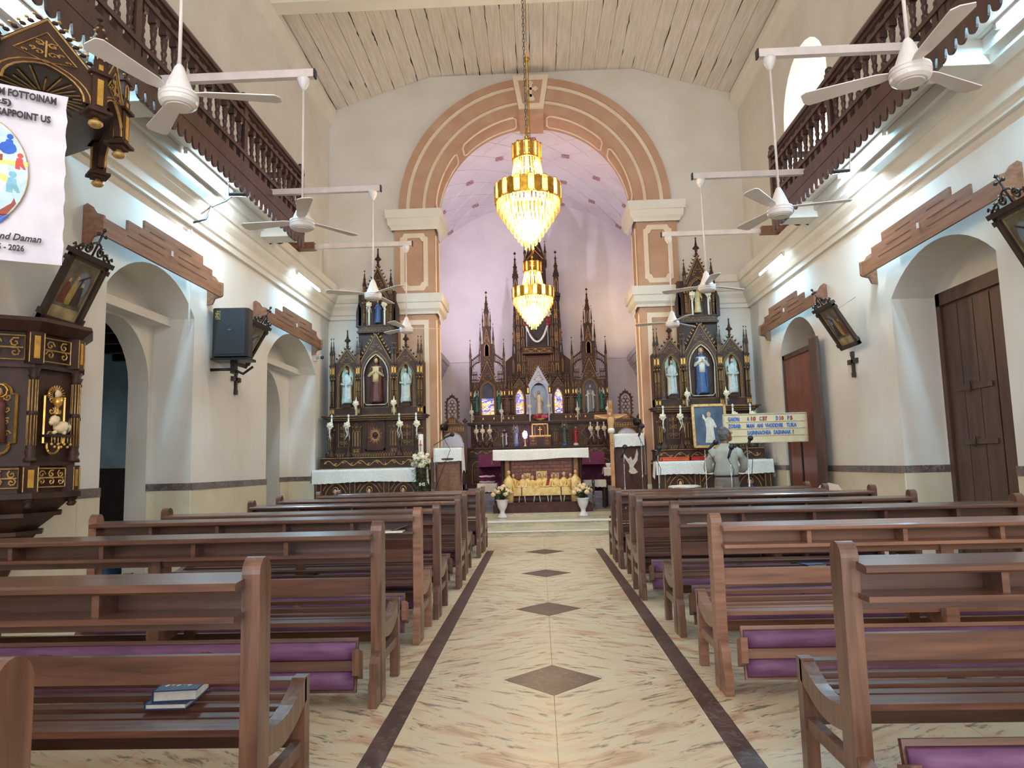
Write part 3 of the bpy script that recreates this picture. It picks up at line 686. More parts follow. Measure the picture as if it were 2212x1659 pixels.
pelmet(1, 6.12, 8.80, 'stepped wooden board over the wide brown double door'); pelmet(1, 10.35, 12.90, 'stepped wooden board over the reddish narrow door')

# ---------------------------------------------------------------- station frames and crosses
mat('print_paper', S(190,170,130), S(150,128,92), scale=9, rough=.5); mat('print_dark', S(120,112,92), S(84,76,62), scale=9, rough=.5)
mat('fig_yellow', S(176,152,84), S(150,124,62), scale=20, rough=.6); mat('fig_red', S(126,62,46), S(104,46,36), scale=20, rough=.6); mat('fig_dark', S(66,54,46), S(48,40,36), scale=20, rough=.6); mat('fig_blue', S(120,134,150), S(100,114,132), scale=15, rough=.6); mat('fig_white', S(214,204,186), S(190,178,156), scale=20, rough=.6); mat('skin_paint', S(206,166,134), S(188,144,112), scale=20, rough=.5)
def frame(s, y0, y1, z0, z1, xb, xt, label, dark=False):
    # local: x along wall (y), z up the frame, y out of the frame towards the nave
    h = sqrt((z1-z0)**2+(xb-xt)**2); wd = y1-y0; tilt = atan2(xb-xt, z1-z0)
    t = thing('station_frame', label, 'picture', (s*xb, (y0+y1)/2, z0))
    ax = Vector((0, -s, 0)) if False else Vector((0, 1, 0)); up = Vector((-s*sin(tilt), 0, cos(tilt))); out = Vector((-s*cos(tilt), 0, -sin(tilt)))
    M = Matrix((( ax.x, out.x, up.x, 0), (ax.y, out.y, up.y, 0), (ax.z, out.z, up.z, 0), (0,0,0,1)))
    hw = wd/2; f = .055
    fr = MB()
    for a, b_, c, d in ((-hw, -hw+f, 0, h), (hw-f, hw, 0, h), (-hw, hw, 0, f), (-hw, hw, h-f, h)): fr.box(a, b_, 0, .04, c, d, 0, M)
    for e in (-1, 1): fr.box(*sorted((e*(hw-.02), e*(hw+.025))), 0, .045, h*.08, h*.16, 0, M); fr.box(*sorted((e*(hw-.02), e*(hw+.025))), 0, .045, h*.86, h*.93, 0, M)
    fr.box(-hw-.03, hw+.03, -.005, .055, h-.02, h+.025, 0, M)
    fr.build('frame', 'black_wood', t)
    MB().box(-hw+f, hw-f, .004, .012, f, h-f, 0, M).build('mount', 'print_paper', t)
    pw, ph = hw-f-.025, h-2*f
    MB().box(-pw, pw, .012, .014, f+.10, h-f-.02, 0, M).build('print', 'print_dark', t)
    q = MB(); qx = -pw*.1
    # generic robed figures of the print: flat shapes
    q.prism([(.02, f+.34*h), (.12*1, f+.36*h), (.13, f+.62*h), (.0, f+.58*h)] if False else [(x, z) for x, z in [(pw*.3+.10*cos(radians(u)), f+.50*h+.13*sin(radians(u))) for u in range(0, 360, 30)]], .0142, .0148, 'y', 4, M)
    for cx, hh, mi in ((-pw*.55, .36, 1), (-pw*.05, .42, 0), (pw*.45, .34, 2)):
        b0 = f+.13; q.prism([(cx-.055, b0), (cx+.055, b0), (cx+.03, b0+hh*h*.62), (cx+.014, b0+hh*h*.85), (cx-.014, b0+hh*h*.85), (cx-.035, b0+hh*h*.6)], .0148, .0154, 'y', mi, M)
        q.prism([(cx+.016*cos(radians(u)), b0+hh*h*.93+.02*sin(radians(u))) for u in range(0, 360, 45)], .0154, .016, 'y', 3, M)
    q.prism([(pw*.1, f+.2*h), (pw*.1+.02, f+.2*h), (pw*.35, f+.62*h), (pw*.35-.02, f+.62*h)], .0158, .0162, 'y', 2, M)
    q.prism([(pw*.05, f+.55*h), (pw*.7, f+.66*h), (pw*.68, f+.69*h), (pw*.03, f+.58*h)], .0158, .0162, 'y', 2, M)
    q.build('print_figures', ['fig_yellow', 'fig_red', 'fig_dark', 'skin_paint', 'fig_blue'], t)
    c = MB(); zc = h+.02
    def scroll(cx, cz, r, sg, n=14, turns=1.15, a0=90):
        return [(cx+sg*r*(1-.55*i/n)*cos(radians(a0+360*turns*i/n)), .02, cz+r*(1-.55*i/n)*sin(radians(a0+360*turns*i/n))) for i in range(n+1)]
    for sg in (-1, 1):
        c.tube(scroll(sg*hw*.33, zc+.055, .045, sg), .011, 5, 0, False, True, M); c.tube(scroll(sg*hw*.68, zc+.035, .033, sg), .010, 5, 0, False, True, M)
        c.tube([(sg*hw*.95, .02, zc+.0), (sg*hw*.9, .02, zc+.03), (sg*hw*.98, .02, zc+.05), (sg*hw*1.05, .02, zc+.03)], .010, 5, 0, False, True, M); c.tube([(0, .02, zc+.13), (sg*hw*.2, .02, zc+.11), (sg*hw*.3, .02, zc+.05), (sg*hw*.6, .02, zc+.06), (sg*hw, .02, zc+.0)], .010, 5, 0, False, True, M)
    c.tube([(0, .02, zc), (0, .02, zc+.25)], .010, 5, 0, False, True, M); c.tube([(-.05, .02, zc+.2), (.05, .02, zc+.2)], .010, 5, 0, False, True, M)
    for dx, dz in ((-.05, .2), (.05, .2), (0, .25)): c.ell((0,0,0), .018, 7, 5, 0, M @ Matrix.Translation((dx, .02, zc+dz)))
    c.build('carved_crest', 'black_wood', t)
    MB().tube([(s*0, .0, 0)], .003, 4) if False else None
    e = M @ Vector((0, 0, h*.8)); MB().tube([tuple(e), (s*(4.19-xb), -.05, z1-z0+.10)], .003, 4).build('hanging_wire', 'steel', t)
    return t
frame(-1, 5.62, 6.13, 2.55, 3.12, 4.15, 3.88, 'carved dark frame with pale scene tilted above the pulpit')
frame(-1, 9.18, 9.74, 2.69, 3.24, 4.12, 3.80, 'carved dark frame half hidden behind the loudspeaker')
frame(1, 9.18, 9.74, 2.69, 3.24, 4.12, 3.80, 'carved dark frame tilted beside the reddish narrow door')
frame(1, 5.42, 5.98, 2.66, 3.24, 4.15, 3.85, 'carved dark frame tilted next to the wide brown double door')
for s in (-1, 1):
    t = MB().box(*sorted((s*4.17, s*4.2)), 9.605, 9.655, 2.32, 2.60).box(*sorted((s*4.17, s*4.2)), 9.53, 9.73, 2.49, 2.535)
    for dy, dz in ((-.1, 0), (.1, 0), (0, .10), (0, -.18)): t.box(*sorted((s*4.165, s*4.2)), 9.63+dy-.032, 9.63+dy+.032, 2.512+dz-.032, 2.512+dz+.032)
    tag(t.build('wall_cross', 'black_wood'), 'small dark wooden cross on wall below the %s' % ('loudspeaker' if s < 0 else 'tilted frame by reddish door'), 'cross')

# ---------------------------------------------------------------- loudspeaker, camera, cables
t = thing('loudspeaker', 'black loudspeaker on a wall bracket beneath the cable', 'speaker', (-3.92, 8.95, 2.70), (0, 0, radians(4)))
MB().prism([(-.22, -.16), (.22, -.16), (.19, -.2), (-.19, -.2)] if False else [(-.225, -.14), (-.19, -.17), (.19, -.17), (.225, -.14), (.225, .02), (.12, .16), (-.12, .16), (-.225, .02)], 0, .62, 'z').build('cabinet', 'black_plastic', t)
mat('grille', S(18,19,23), S(30,32,38), scale=220, rough=.6); MB().box(-.19, .19, -.176, -.170, .03, .59).build('grille', 'grille', t)
MB().prism([(-.05, .34), (-.01, .335), (.0, .35), (.012, .335), (.05, .34), (.012, .345), (0, .325), (-.012, .345)], -.179, -.176).build('badge', 'chrome', t)
mat('label_print', S(150,140,80), S(60,58,40), scale=60, rough=.5, lo=.45, hi=.5); MB().box(-.185, -.12, -.178, -.176, .47, .585).build('sticker', 'label_print', t)
br = MB().box(-.24, .24, -.16, .12, -.045, -.015).box(-.03, .03, -.05, .05, -.20, -.045).tube([(-.33, -.03, -.15), (.02, -.03, -.15)], .02, 6).tube([(0, 0, -.15), (.1, .05, -.2), (.2, .12, -.1)], .018, 6).tube([(-.30, -.03, -.15), (-.30, .0, -.15)], .03, 6)
br.build('wall_bracket', 'black_metal', t)
tag(MB().tube([(-3.86, 8.72, 4.8), (-3.92, 8.6, 4.66), (-4.02, 8.42, 4.52), (-3.98, 8.3, 4.42), (-4.0, 8.25, 4.3), (-4.1, 8.15, 4.23)], .014, 6).build('cable', 'black_plastic'), 'black cable hanging from the left balcony cornice', 'cable')
tag(MB().box(-4.2, -4.185, 8.28, 8.30, 3.0, 4.22).build('conduit', 'white_enamel'), 'thin white conduit running down to the loudspeaker', 'conduit')
t = thing('security_camera', 'small white security camera with dark lens on the wall corner', 'camera', (-4.17, 13.1, 3.33))
MB().box(-.03, .03, -.05, .05, -.06, .06).build('junction_box', 'white_enamel', t)
MB().tube([(0, 0, 0), (.1, -.05, 0)], .03, 8).ell((.12, -.06, 0), .045).build('camera_body', 'white_enamel', t)
MB().ell((.15, -.08, -.005), .036).build('lens', 'black_plastic', t)

# ---------------------------------------------------------------- doors on the right
def leaf(mb_name, parent, y0, y1, z1, x, m, straps, boards=3):
    lf = MB().box(x, x+.05, y0, y1, .02, z1).build(mb_name, m, parent)
    n = boards; d = (y1-y0)/n
    for k in range(n): MB().box(x-.012, x, y0+d*k+.006, y0+d*(k+1)-.006, .05, z1-.03).build('door_board', m, lf)
    for z in straps: MB().box(x-.03, x-.012, y0+.06, y1-.18, z, z+.055).tube([(x-.04, (y0+y1)/2, z-.03), (x-.04, (y0+y1)/2, z+.09)], .012, 6).build('iron_strap', 'door_wood', lf)
    return lf
d1 = struct(MB().box(4.70, 4.80, 6.5, 6.6, 0, 3.13).box(4.70, 4.80, 8.42, 8.5, 0, 3.13).box(4.70, 4.80, 6.5, 8.5, 2.98, 3.13).build('door_1', 'door_wood'))
leaf('door_leaf', d1, 7.55, 8.42, 2.98, 4.74, 'door_wood', (1.95, 1.35, .55)); leaf('door_leaf', d1, 6.60, 7.54, 2.98, 4.74, 'door_wood', (2.05, 1.30, .9))
MB().tube([(4.70, 7.2, 1.42), (4.70, 7.0, 1.40)], .02, 6).build('door_bolt', 'steel', d1)
d2 = struct(MB().box(4.21, 4.27, 12.33, 12.42, 0, 3.0).box(4.21, 4.27, 10.86, 10.95, 0, 3.0).box(4.21, 4.27, 10.86, 12.42, 2.92, 3.0).build('door_2', 'door_wood'))
leaf('door_leaf', d2, 10.95, 12.33, 2.92, 4.23, 'door_red', (), 1)
MB().box(4.215, 4.232, 11.05, 11.12, 1.35, 1.42).build('lock_plate', 'black_metal', d2)
lf = MB().box(4.06, 4.10, 10.52, 10.80, .02, 3.02).box(4.10, 4.2, 10.76, 10.80, .02, 3.02).build('folded_leaf', 'door_wood', d2)
# ---------------------------------------------------------------- gothic toolkit
W3 = ['altar_wood', 'gilt', 'gilt_bright', 'altar_wood_red']
def gl(mb, pts, y, r=.005, mi=1, closed=False): return mb.tube([(x, y, z) for x, z in pts], r, 4, mi, closed, False)
def bay(p, cx, hw, z0, zs, za, ow, zg, gz, y, d=.10, th=.05, back='altar_wood', mats=None, r=.005):
    arch = pointed(cx, hw, zs, za, 6); n = len(arch)//2
    f = MB()
    L = [(cx-ow, z0), (cx-hw, z0)]+arch[:n+1]+[(cx, gz), (cx-ow, zg)]
    f.prism(L, y, y+th); f.prism([(2*cx-x, z) for x, z in L], y, y+th)
    path = [(cx-hw, z0)]+arch+[(cx+hw, z0)]
    gl(f, path, y-.002, r); k = .8*(ow-hw)+hw
    gl(f, [(cx-k*.98, zg), (cx, gz-.03)], y-.004, r); gl(f, [(cx, gz-.03), (cx+k*.98, zg)], y-.004, r)
    a2 = pointed(cx, hw*1.18, zs, za+.18*hw, 6); gl(f, [(cx-hw*1.18, z0)]+a2+[(cx+hw*1.18, z0)], y-.002, r*.8)
    o = f.build('niche_frame', mats or W3, p)
    MB().prism([(cx-hw*1.1, z0), (cx+hw*1.1, z0), (cx+hw*1.1, za), (cx-hw*1.1, za)], y+d, y+d+.02).build('niche_back', back, p)
    # filigree triangle between arch and gable
    t = MB(); zt0 = za+.12*(gz-za); m = (gz-zt0)
    if m > .05:
        w_ = (ow*.62)*(1-(zt0-zg)/(gz-zg)) if gz > zg else ow*.3
        tri = [(cx-w_, zt0+.01), (cx, zt0+m*.62), (cx+w_, zt0+.01), (cx, za+.02)]
        gl(t, tri, y-.006, r*.8, 1, True)
        for sg in (-1, 1):
            for q in range(3):
                c_ = (cx+sg*w_*(.2+.25*q), zt0+.02+m*.12*(2-q)); gl(t, [(c_[0]+.022*(1-.2*u)*cos(u*1.1), c_[1]+.022*(1-.2*u)*sin(u*1.1)) for u in range(6)], y-.007, r*.8)
        t.build('gable_filigree', W3, o)
    return o
def crocket_row(p, a, b_, y, n, r=.02, mi=0):
    mb = MB()
    for i in range(n):
        t = (i+.5)/n; x = a[0]+(b_[0]-a[0])*t; z = a[1]+(b_[1]-a[1])*t
        dx, dz = (b_[1]-a[1]), -(b_[0]-a[0]); l = sqrt(dx*dx+dz*dz)
        sg = -1 if a[0] < b_[0] else 1
        if b_[1] < a[1]: sg = -sg
        nx, nz = -abs(dx)/l*(1 if a[0] < b_[0] and b_[1] > a[1] or a[0] > b_[0] and b_[1] < a[1] else -1), abs(dz)/l
        mb.ell((x+nx*r, y, z+nz*r), (r*.8, r*.6, r*.8), 6, 4, mi); mb.ell((x+nx*r*2.0, y, z+nz*r*2.0+r*.5), (r*.55, r*.5, r*.55), 6, 4, 1)
    o = mb.build('crockets', W3, p); o['kind'] = 'stuff'; return o
pin_cache = {}
def pinnacle(p, x, y, z0, z1, w_):
    h = z1-z0; k = (round(h, 3), round(w_, 3))
    if k not in pin_cache:
        mb = MB(); hb = h*.42
        mb.box(-w_, w_, -w_, w_, 0, hb); gl(mb, pointed(0, w_*.5, hb*.55, hb*.85, 3), -w_-.001, w_*.12); gl(mb, [(-w_*.5, hb*.1), (-w_*.5, hb*.55)], -w_-.001, w_*.12); gl(mb, [(w_*.5, hb*.1), (w_*.5, hb*.55)], -w_-.001, w_*.12)
        mb.box(-w_*1.3, w_*1.3, -w_*1.3, w_*1.3, hb-.015, hb)
        mb.add([(-w_, -w_, hb), (w_, -w_, hb), (w_, w_, hb), (-w_, w_, hb), (0, 0, h*.94)], [(0,1,4), (1,2,4), (2,3,4), (3,0,4)])
        for i in range(5):
            t = .08+.17*i; rr = w_*(1-t)*1.05
            for a, b_ in ((1,1), (-1,1), (1,-1), (-1,-1)): mb.ell((a*rr, b_*rr, hb+(h*.94-hb)*t), (w_*.26, w_*.26, w_*.34), 5, 4, 1 if i % 2 else 0)
        mb.ell((0, 0, h*.95), (w_*.6, w_*.6, w_*.5), 6, 4); mb.lathe([(w_*.18, 0), (w_*.35, h*.015), (0.001, h*.05)], (0, 0, h*.95), 6)
        pin_cache[k] = mb.mesh('pinnacle', W3)
    return link('pinnacle', pin_cache[k], p, (x, y, z0))
def finial(p, x, y, z0, h, r):
    return MB().lathe([(r*.35, 0), (r*.3, h*.1), (r*.55, h*.14), (r*.3, h*.2), (r*.4, h*.36), (r*1.0, h*.42), (r*.85, h*.47), (r*.4, h*.55), (r*.22, h*.75), (r*.18, h*.93), (r*.3, h*.95), (.001, h)], (x, y, z0), 8).build('finial', W3, p)
def colonnette(p, x, y, z0, z1, r):
    h = z1-z0; mb = MB().lathe([(r*1.5, 0), (r*1.5, .02), (r*1.1, .04), (r, .05), (r, h*.48), (r*1.25, h*.49), (r*1.25, h*.51), (r, h*.52), (r, h-.09), (r*1.3, h-.08), (r*1.1, h-.05), (r*1.7, h-.015), (r*1.7, h)], (x, y, z0), 8)
    for a in (-2.2, -1.57, -.9): mb.tube([(x+r*cos(a), y+r*sin(a), z0+.06), (x+r*cos(a), y+r*sin(a), z1-.1)], r*.12, 3, 1)
    for sg in (-1, 1): mb.ell((x+sg*r*1.2, y-r, z1-.05), r*.6, 5, 4, 1)
    return mb.build('colonnette', W3, p)
def gold_block(p, x, y, z0, z1, w_):
    mb = MB().box(x-w_, x+w_, y, y+2*w_, z0, z1); gl(mb, [(x-w_*.8, z0+.02), (x+w_*.8, z0+.02), (x+w_*.8, z1-.02), (x-w_*.8, z1-.02)], y-.001, .004, 1, True)
    mb.box(x-w_*.42, x+w_*.42, y-.006, y, z0+.045, z1-.045, 2)
    return mb.build('gilt_block', W3, p)
def filigree(p, x0, x1, z0, z1, y, seed=1, vine=False, r=.005, name='filigree_panel', border=True):
    rr = random.Random(seed); mb = MB(); w_, h = x1-x0, z1-z0; cx, cz = (x0+x1)/2, (z0+z1)/2
    if border: gl(mb, [(x0, z0), (x1, z0), (x1, z1), (x0, z1)], y, r, 1, True)
    if vine:
        n = max(8, int(w_/h*5)); k = max(1, round(w_/h/2.1))
        gl(mb, [(x0+w_*(.02+.96*i/(n*3)), cz+h*.32*sin(2*pi*k*i/(n*3))) for i in range(n*3+1)], y, r)
        for q in range(2*k):
            px = x0+w_*(q+.5)/(2*k); sg = 1 if q % 2 else -1
            for j in range(4): a = rr.uniform(0, 6.3); gl(mb, [(px, cz-sg*.02*h), (px+h*.2*cos(a)*.6, cz-sg*h*.12+h*.16*sin(a)), (px+h*.3*cos(a), cz-sg*h*.08+h*.22*sin(a))], y, r*.8)
    else:
        nr = max(2, round(max(h/w_, w_/h)*1.6)); vert = h > w_
        for q in range(nr):
            for sg in (-1, 1):
                if vert: bx, bz = cx+sg*w_*.22, z0+h*(q+.5)/nr; R = min(w_*.2, h/nr*.42)
                else: bx, bz = x0+w_*(q+.5)/nr, cz+sg*h*.2; R = min(h*.22, w_/nr*.42)
                gl(mb, [(bx+sg*R*(1-.11*u)*cos(u*.95+q), bz+R*(1-.11*u)*sin(u*.95+q)) for u in range(9)], y, r)
        if vert: gl(mb, [(cx, z0+.01), (cx, z1-.01)], y, r)
        else: gl(mb, [(x0+.01, cz), (x1-.01, cz)], y, r)
    return mb.build(name, W3, p)
def tracery(p, cx, hw, z0, z1, y):
    # small blind gothic pilaster: gable over lancets
    mb = MB(); h = z1-z0; zs = z0+h*.58
    mb.box(cx-hw, cx+hw, y, y+.02, z0, zs+h*.1)
    for q in (-1, 0, 1):
        c = cx+q*hw*.62; gl(mb, [(c-hw*.24, z0+.01)]+pointed(c, hw*.24, zs-.03, zs+.02, 3)+[(c+hw*.24, z0+.01)], y-.002, .004)
    mb.prism([(cx-hw, zs+h*.08), (cx+hw, zs+h*.08), (cx, z0+h*.92)], y, y+.02); gl(mb, [(cx-hw, zs+h*.08), (cx, z0+h*.92), (cx+hw, zs+h*.08)], y-.002, .005, 1, True)
    gl(mb, [(cx+hw*.2*cos(u), zs+h*.17+hw*.2*sin(u)) for u in [i*.785 for i in range(8)]], y-.002, .004, 1, True)
    for sg in (-1, 1): mb.box(cx+sg*hw-.008, cx+sg*hw+.008, y-.01, y+.02, z0, zs+h*.16); mb.ell((cx+sg*hw, y, zs+h*.18), .012, 5, 4, 1)
    mb.ell((cx, y, z0+h*.96), (.012, .012, h*.04), 5, 4)
    return mb.build('blind_tracery', W3, p)

# ---------------------------------------------------------------- statues
for n_, c1, c2 in (('st_blue', (190,202,200), (164,182,184)), ('st_white', (226,220,206), (204,196,178)), ('st_cream', (214,196,146), (190,168,112)), ('st_brown', (110,58,46), (86,44,38)), ('st_mblue', (74,104,150), (56,84,128)), ('st_green', (34,98,84), (24,76,66)), ('st_dkgreen', (62,84,66), (48,66,52)), ('st_red', (164,34,40), (132,24,30)), ('st_grey', (120,132,130), (96,108,108)), ('st_black', (34,34,46), (24,24,32)), ('st_hair', (66,40,26), (48,28,20)), ('st_skin', (214,168,136), (196,148,116)), ('st_teal', (150,200,190), (196,214,200))):
    mat(n_, S(*c1), S(*c2), scale=16, rough=.5, coord='obj')
def statue(name, label, loc, h, robe='st_white', mantle=None, hair='st_hair', wings=None, halo=False, rz=0, pose='chest', ped=None, group=None, parent=None, cat='statue', veil=None, raise_r=False, upper=None, hem=None):
    t = thing(name, label, cat, loc, (0,0,rz), group)
    z0 = 0
    if ped: MB().lathe([(h*.17, 0), (h*.17, .03), (h*.14, .045), (h*.15, .06)], (0,0,0), 8).build('pedestal', ped, t); z0 = .06
    P = [(0,.145,.12), (.04,.15,.125), (.12,.135,.11), (.3,.115,.095), (.45,.112,.09), (.56,.10,.082), (.66,.115,.085), (.74,.125,.08), (.79,.105,.07), (.82,.055,.05), (.86,.034,.034)]
    rings = []; n = 22
    for q, (zz, rx, ry) in enumerate(P):
        am = .09*max(0, 1-zz/.6); rings.append([(h*(rx*(1+am*cos(7*a+q*.25)))*cos(a), h*(ry*(1+am*cos(7*a+q*.25)))*sin(a), z0+h*zz) for a in [2*pi*k/n for k in range(n)]])
    MB().loft(rings).build('robe', robe, t)
    for part, m_, i0, i1 in (('upper_garment', upper, 4, 9), ('hem', hem, 0, 4)):
        if m_: MB().loft([[(x*1.045+(h*.03 if part == 'hem' else 0), y*1.05, z) for x, y, z in r] for r in rings[i0:i1]]).build(part, m_, t)
    hd = MB().ell((0, -h*.008, z0+h*.925), (h*.042, h*.048, h*.062), 12, 9).ell((0, -h*.055, z0+h*.915), (h*.009, h*.014, h*.016), 5, 4); hd.build('head', 'st_skin', t)
    hr = MB().ell((0, h*.014, z0+h*.94), (h*.05, h*.05, h*.062), 12, 8).ell((0, h*.035, z0+h*.875), (h*.05, h*.03, h*.06), 10, 6)
    hr.build('hair', veil or hair, t)
    ar = MB(); hn = MB()
    for sg in (-1, 1):
        if pose == 'chest': e, w_ = (sg*.15, -.04, .60), (sg*.035, -.11, .67)
        elif pose == 'pray': e, w_ = (sg*.14, -.04, .62), (sg*.012, -.12, .72)
        elif pose == 'hold': e, w_ = (sg*.14, -.05, .56), (sg*.05, -.13, .52)
        else: e, w_ = (sg*.16, -.02, .60), (sg*.15, -.09, .46)
        if raise_r and sg < 0: e, w_ = (-.19, -.04, .72), (-.2, -.08, .9)
        pts = [(sg*h*.105, 0, z0+h*.755), (h*e[0], h*e[1], z0+h*e[2]), (h*w_[0], h*w_[1], z0+h*w_[2])]
        ar.tube(pts, [h*.042, h*.04, h*.03], 8); hn.ell(pts[2], (h*.018, h*.022, h*.022), 7, 5)
    ar.build('sleeves', upper if upper else mantle if mantle and pose != 'hold' and not raise_r else robe, t); hn.build('hands', 'st_skin', t)
    if mantle:
        m = MB(); rg = []
        for zz, rx, ry in [(.05,.135,.125), (.2,.13,.115), (.4,.125,.10), (.55,.12,.095), (.68,.13,.09), (.77,.122,.082)]:
            rg.append([(h*rx*1.05*cos(a), h*ry*1.05*sin(a)*(1 if sin(a) > -.2 else 1.0), z0+h*(zz+(.10*cos(a) if zz < .5 else 0))) for a in [radians(-60+ (300)*k/16) for k in range(17)]])
        vs = [p for r in rg for p in r]; fs = [(i*17+k, i*17+k+1, (i+1)*17+k+1, (i+1)*17+k) for i in range(5) for k in range(16)]
        m.add(vs, fs, 0, True); m.build('mantle', mantle, t)
    if wings:
        wm = MB()
        for sg in (-1, 1):
            sh = [(.03,.50), (.10,.40), (.15,.55), (.165,.75), (.15,.93), (.10,1.06), (.05,1.10), (.06,.95), (.05,.75)]
            wm.prism([(sg*h*x, z0+h*z) for x, z in sh], h*.075, h*.10, 'y')
        wm.build('wings', wings, t)
    if halo:
        MB().tube([(h*.075*cos(u*.5236), h*.05, z0+h*.95+h*.085*sin(u*.5236)) for u in range(12)], h*.010, 5, 0, True).build('halo', 'gilt_bright', t)
    return t
mat('rose_white', S(240,232,206), S(226,212,176), scale=30, rough=.6, coord='obj'); mat('ribbon', S(238,234,224), S(224,218,206), scale=20, rough=.4, coord='obj'); mat('candle_wax', S(240,234,222), S(228,220,206), scale=10, rough=.5); mat('bulb_glass', S(235,235,235), S(220,220,225), scale=5, rough=.15)
def rose_geo(mb, c, r, mi=0):
    # open rose facing -y: flattened core, spiral petal edge, two rings of thin petals
    mb.ell((c[0], c[1]-r*.12, c[2]), (r*.55, r*.36, r*.55), 8, 6, mi)
    mb.tube([(c[0]+r*.085*u*.5*cos(u*.8), c[1]-r*(.50-.03*u), c[2]+r*.085*u*.5*sin(u*.8)) for u in range(12)], r*.07, 4, mi)
    for k, rr, sz, dy in ((5, .52, .44, -.02), (7, .80, .36, .12)):
        for i in range(k):
            a = 2*pi*i/k+rr*3; mb.ell((c[0]+r*rr*cos(a), c[1]+r*dy, c[2]+r*rr*sin(a)), (r*sz, r*.16, r*sz), 7, 4, mi)
    return mb
def ribbon_geo(mb, c, L_, seed):
    rr = random.Random(seed)
    for q in range(4):
        x = c[0]+rr.uniform(-.02, .02); pts = [(x, c[1]-.01, c[2])]
        for i in range(5): x += rr.uniform(-.02, .02); pts.append((x, c[1]-.015-.01*rr.random(), c[2]-L_*(i+1)/5*(.7+.1*q)))
        mb.tube(pts, .005, 4)
    return mb
def candlestick(loc, h, label, group, seed=0, rose=True, dx=0.0, tall=False):
    t = thing('candlestick', label, 'candlestick', loc, group=group)
    hs = h*.70
    MB().lathe([(.085, 0), (.085, .015), (.065, .06), (.035, .10), (.022, .13), (.032, .15), (.018, .17), (.018, hs*.5), (.028, hs*.52), (.018, hs*.54), (.016, hs*.9), (.03, hs*.94), (.042, hs*.97), (.045, hs)], (0,0,0), 10).build('stem', W3, t)
    MB().lathe([(.017, 0), (.017, h*.22)], (0, 0, hs), 8).build('candle', 'candle_wax', t)
    MB().lathe([(.006, 0), (.012, .01), (.022, .035), (.020, .055), (.008, .07), (.001, .075)], (0, 0, hs+h*.22), 8).build('bulb', 'bulb_glass', t)
    if rose:
        MB().__class__; m = rose_geo(MB(), (dx, -.05, hs+h*.05), .06); m.build('rose', 'rose_white', t)
        ribbon_geo(MB(), (dx, -.05, hs), .25, seed).build('ribbon', 'ribbon', t)
    return t
def tall_candle(loc, h, label, group, rose=.55, seed=0):
    t = thing('tall_candle', label, 'candle', loc, group=group)
    MB().lathe([(.018, 0), (.016, h*.8), (.012, h*.82), (.008, h*.9), (.001, h)], (0,0,0), 8).build('candle', 'candle_wax', t)
    if rose:
        rose_geo(MB(), (0, -.04, h*rose), .055).build('rose', 'rose_white', t); ribbon_geo(MB(), (0, -.04, h*rose), h*.4, seed).build('ribbon', 'ribbon', t)
# lace: white net with small holes
def lace(name):
    m, nt, b, L = nodes(name, .8)
    g = N(nt, 'ShaderNodeNewGeometry'); v = N(nt, 'ShaderNodeTexVoronoi'); v.inputs['Scale'].default_value = 75; L(g.outputs['Position'], v.inputs['Vector'])
    r = ramp(nt, [(.0, S(150,150,148)), (.2, S(206,204,198)), (.45, S(238,236,230))]); L(v.outputs['Distance'], r.inputs[0]); L(r.outputs[0], b.inputs['Base Color'])
    bp = N(nt, 'ShaderNodeBump'); bp.inputs['Strength'].default_value = .5; bp.inputs['Distance'].default_value = .01; L(v.outputs['Distance'], bp.inputs['Height']); L(bp.outputs[0], b.inputs['Normal'])
lace('lace')
def cloth(p_or_none, x0, x1, y0, y1, z, drop, m='lace', name='lace_cloth', side=.12, seed=0, scal=.09):
    # cloth over a table top: flat top, wavy front drop with scalloped hem, short side drops
    mb = MB(); rr = random.Random(seed); n = max(10, int((x1-x0)/.05)); rows = 5; vs = []; fs = []
    ph = rr.uniform(0, 6)
    for i in range(n+1):
        x = x0+(x1-x0)*i/n; hem = drop*(1+.06*sin(x*3+ph))+.014*abs(sin(pi*x/scal))
        for j in range(rows+1):
            t = j/rows; vs.append((x, y0-.012*sin(x*16+ph)*t-.01*t, z-hem*t))
        vs.append((x, y1, z))
    st = rows+2
    for i in range(n):
        for j in range(rows): fs.append((i*st+j, i*st+j+1, (i+1)*st+j+1, (i+1)*st+j))
        fs.append((i*st, (i+1)*st, (i+1)*st+rows+1, i*st+rows+1))
    mb.add(vs, fs, 0, True)
    for xe, sg in ((x0, -1), (x1, 1)):
        k = 6; v2 = []
        for i in range(k+1):
            y = y0+(y1-y0)*i/k
            for j in range(3): v2.append((xe+sg*(.02+.01*sin(y*20))*j/2, y, z-side*j/2*(1+.15*sin(y*9+ph))))
        f2 = [(i*3+j, i*3+j+1, (i+1)*3+j+1, (i+1)*3+j) for i in range(k) for j in range(2)]
        mb.add(v2, f2 if sg < 0 else [f[::-1] for f in f2], 0, True)
    o = mb.build(name, m, p_or_none); return o

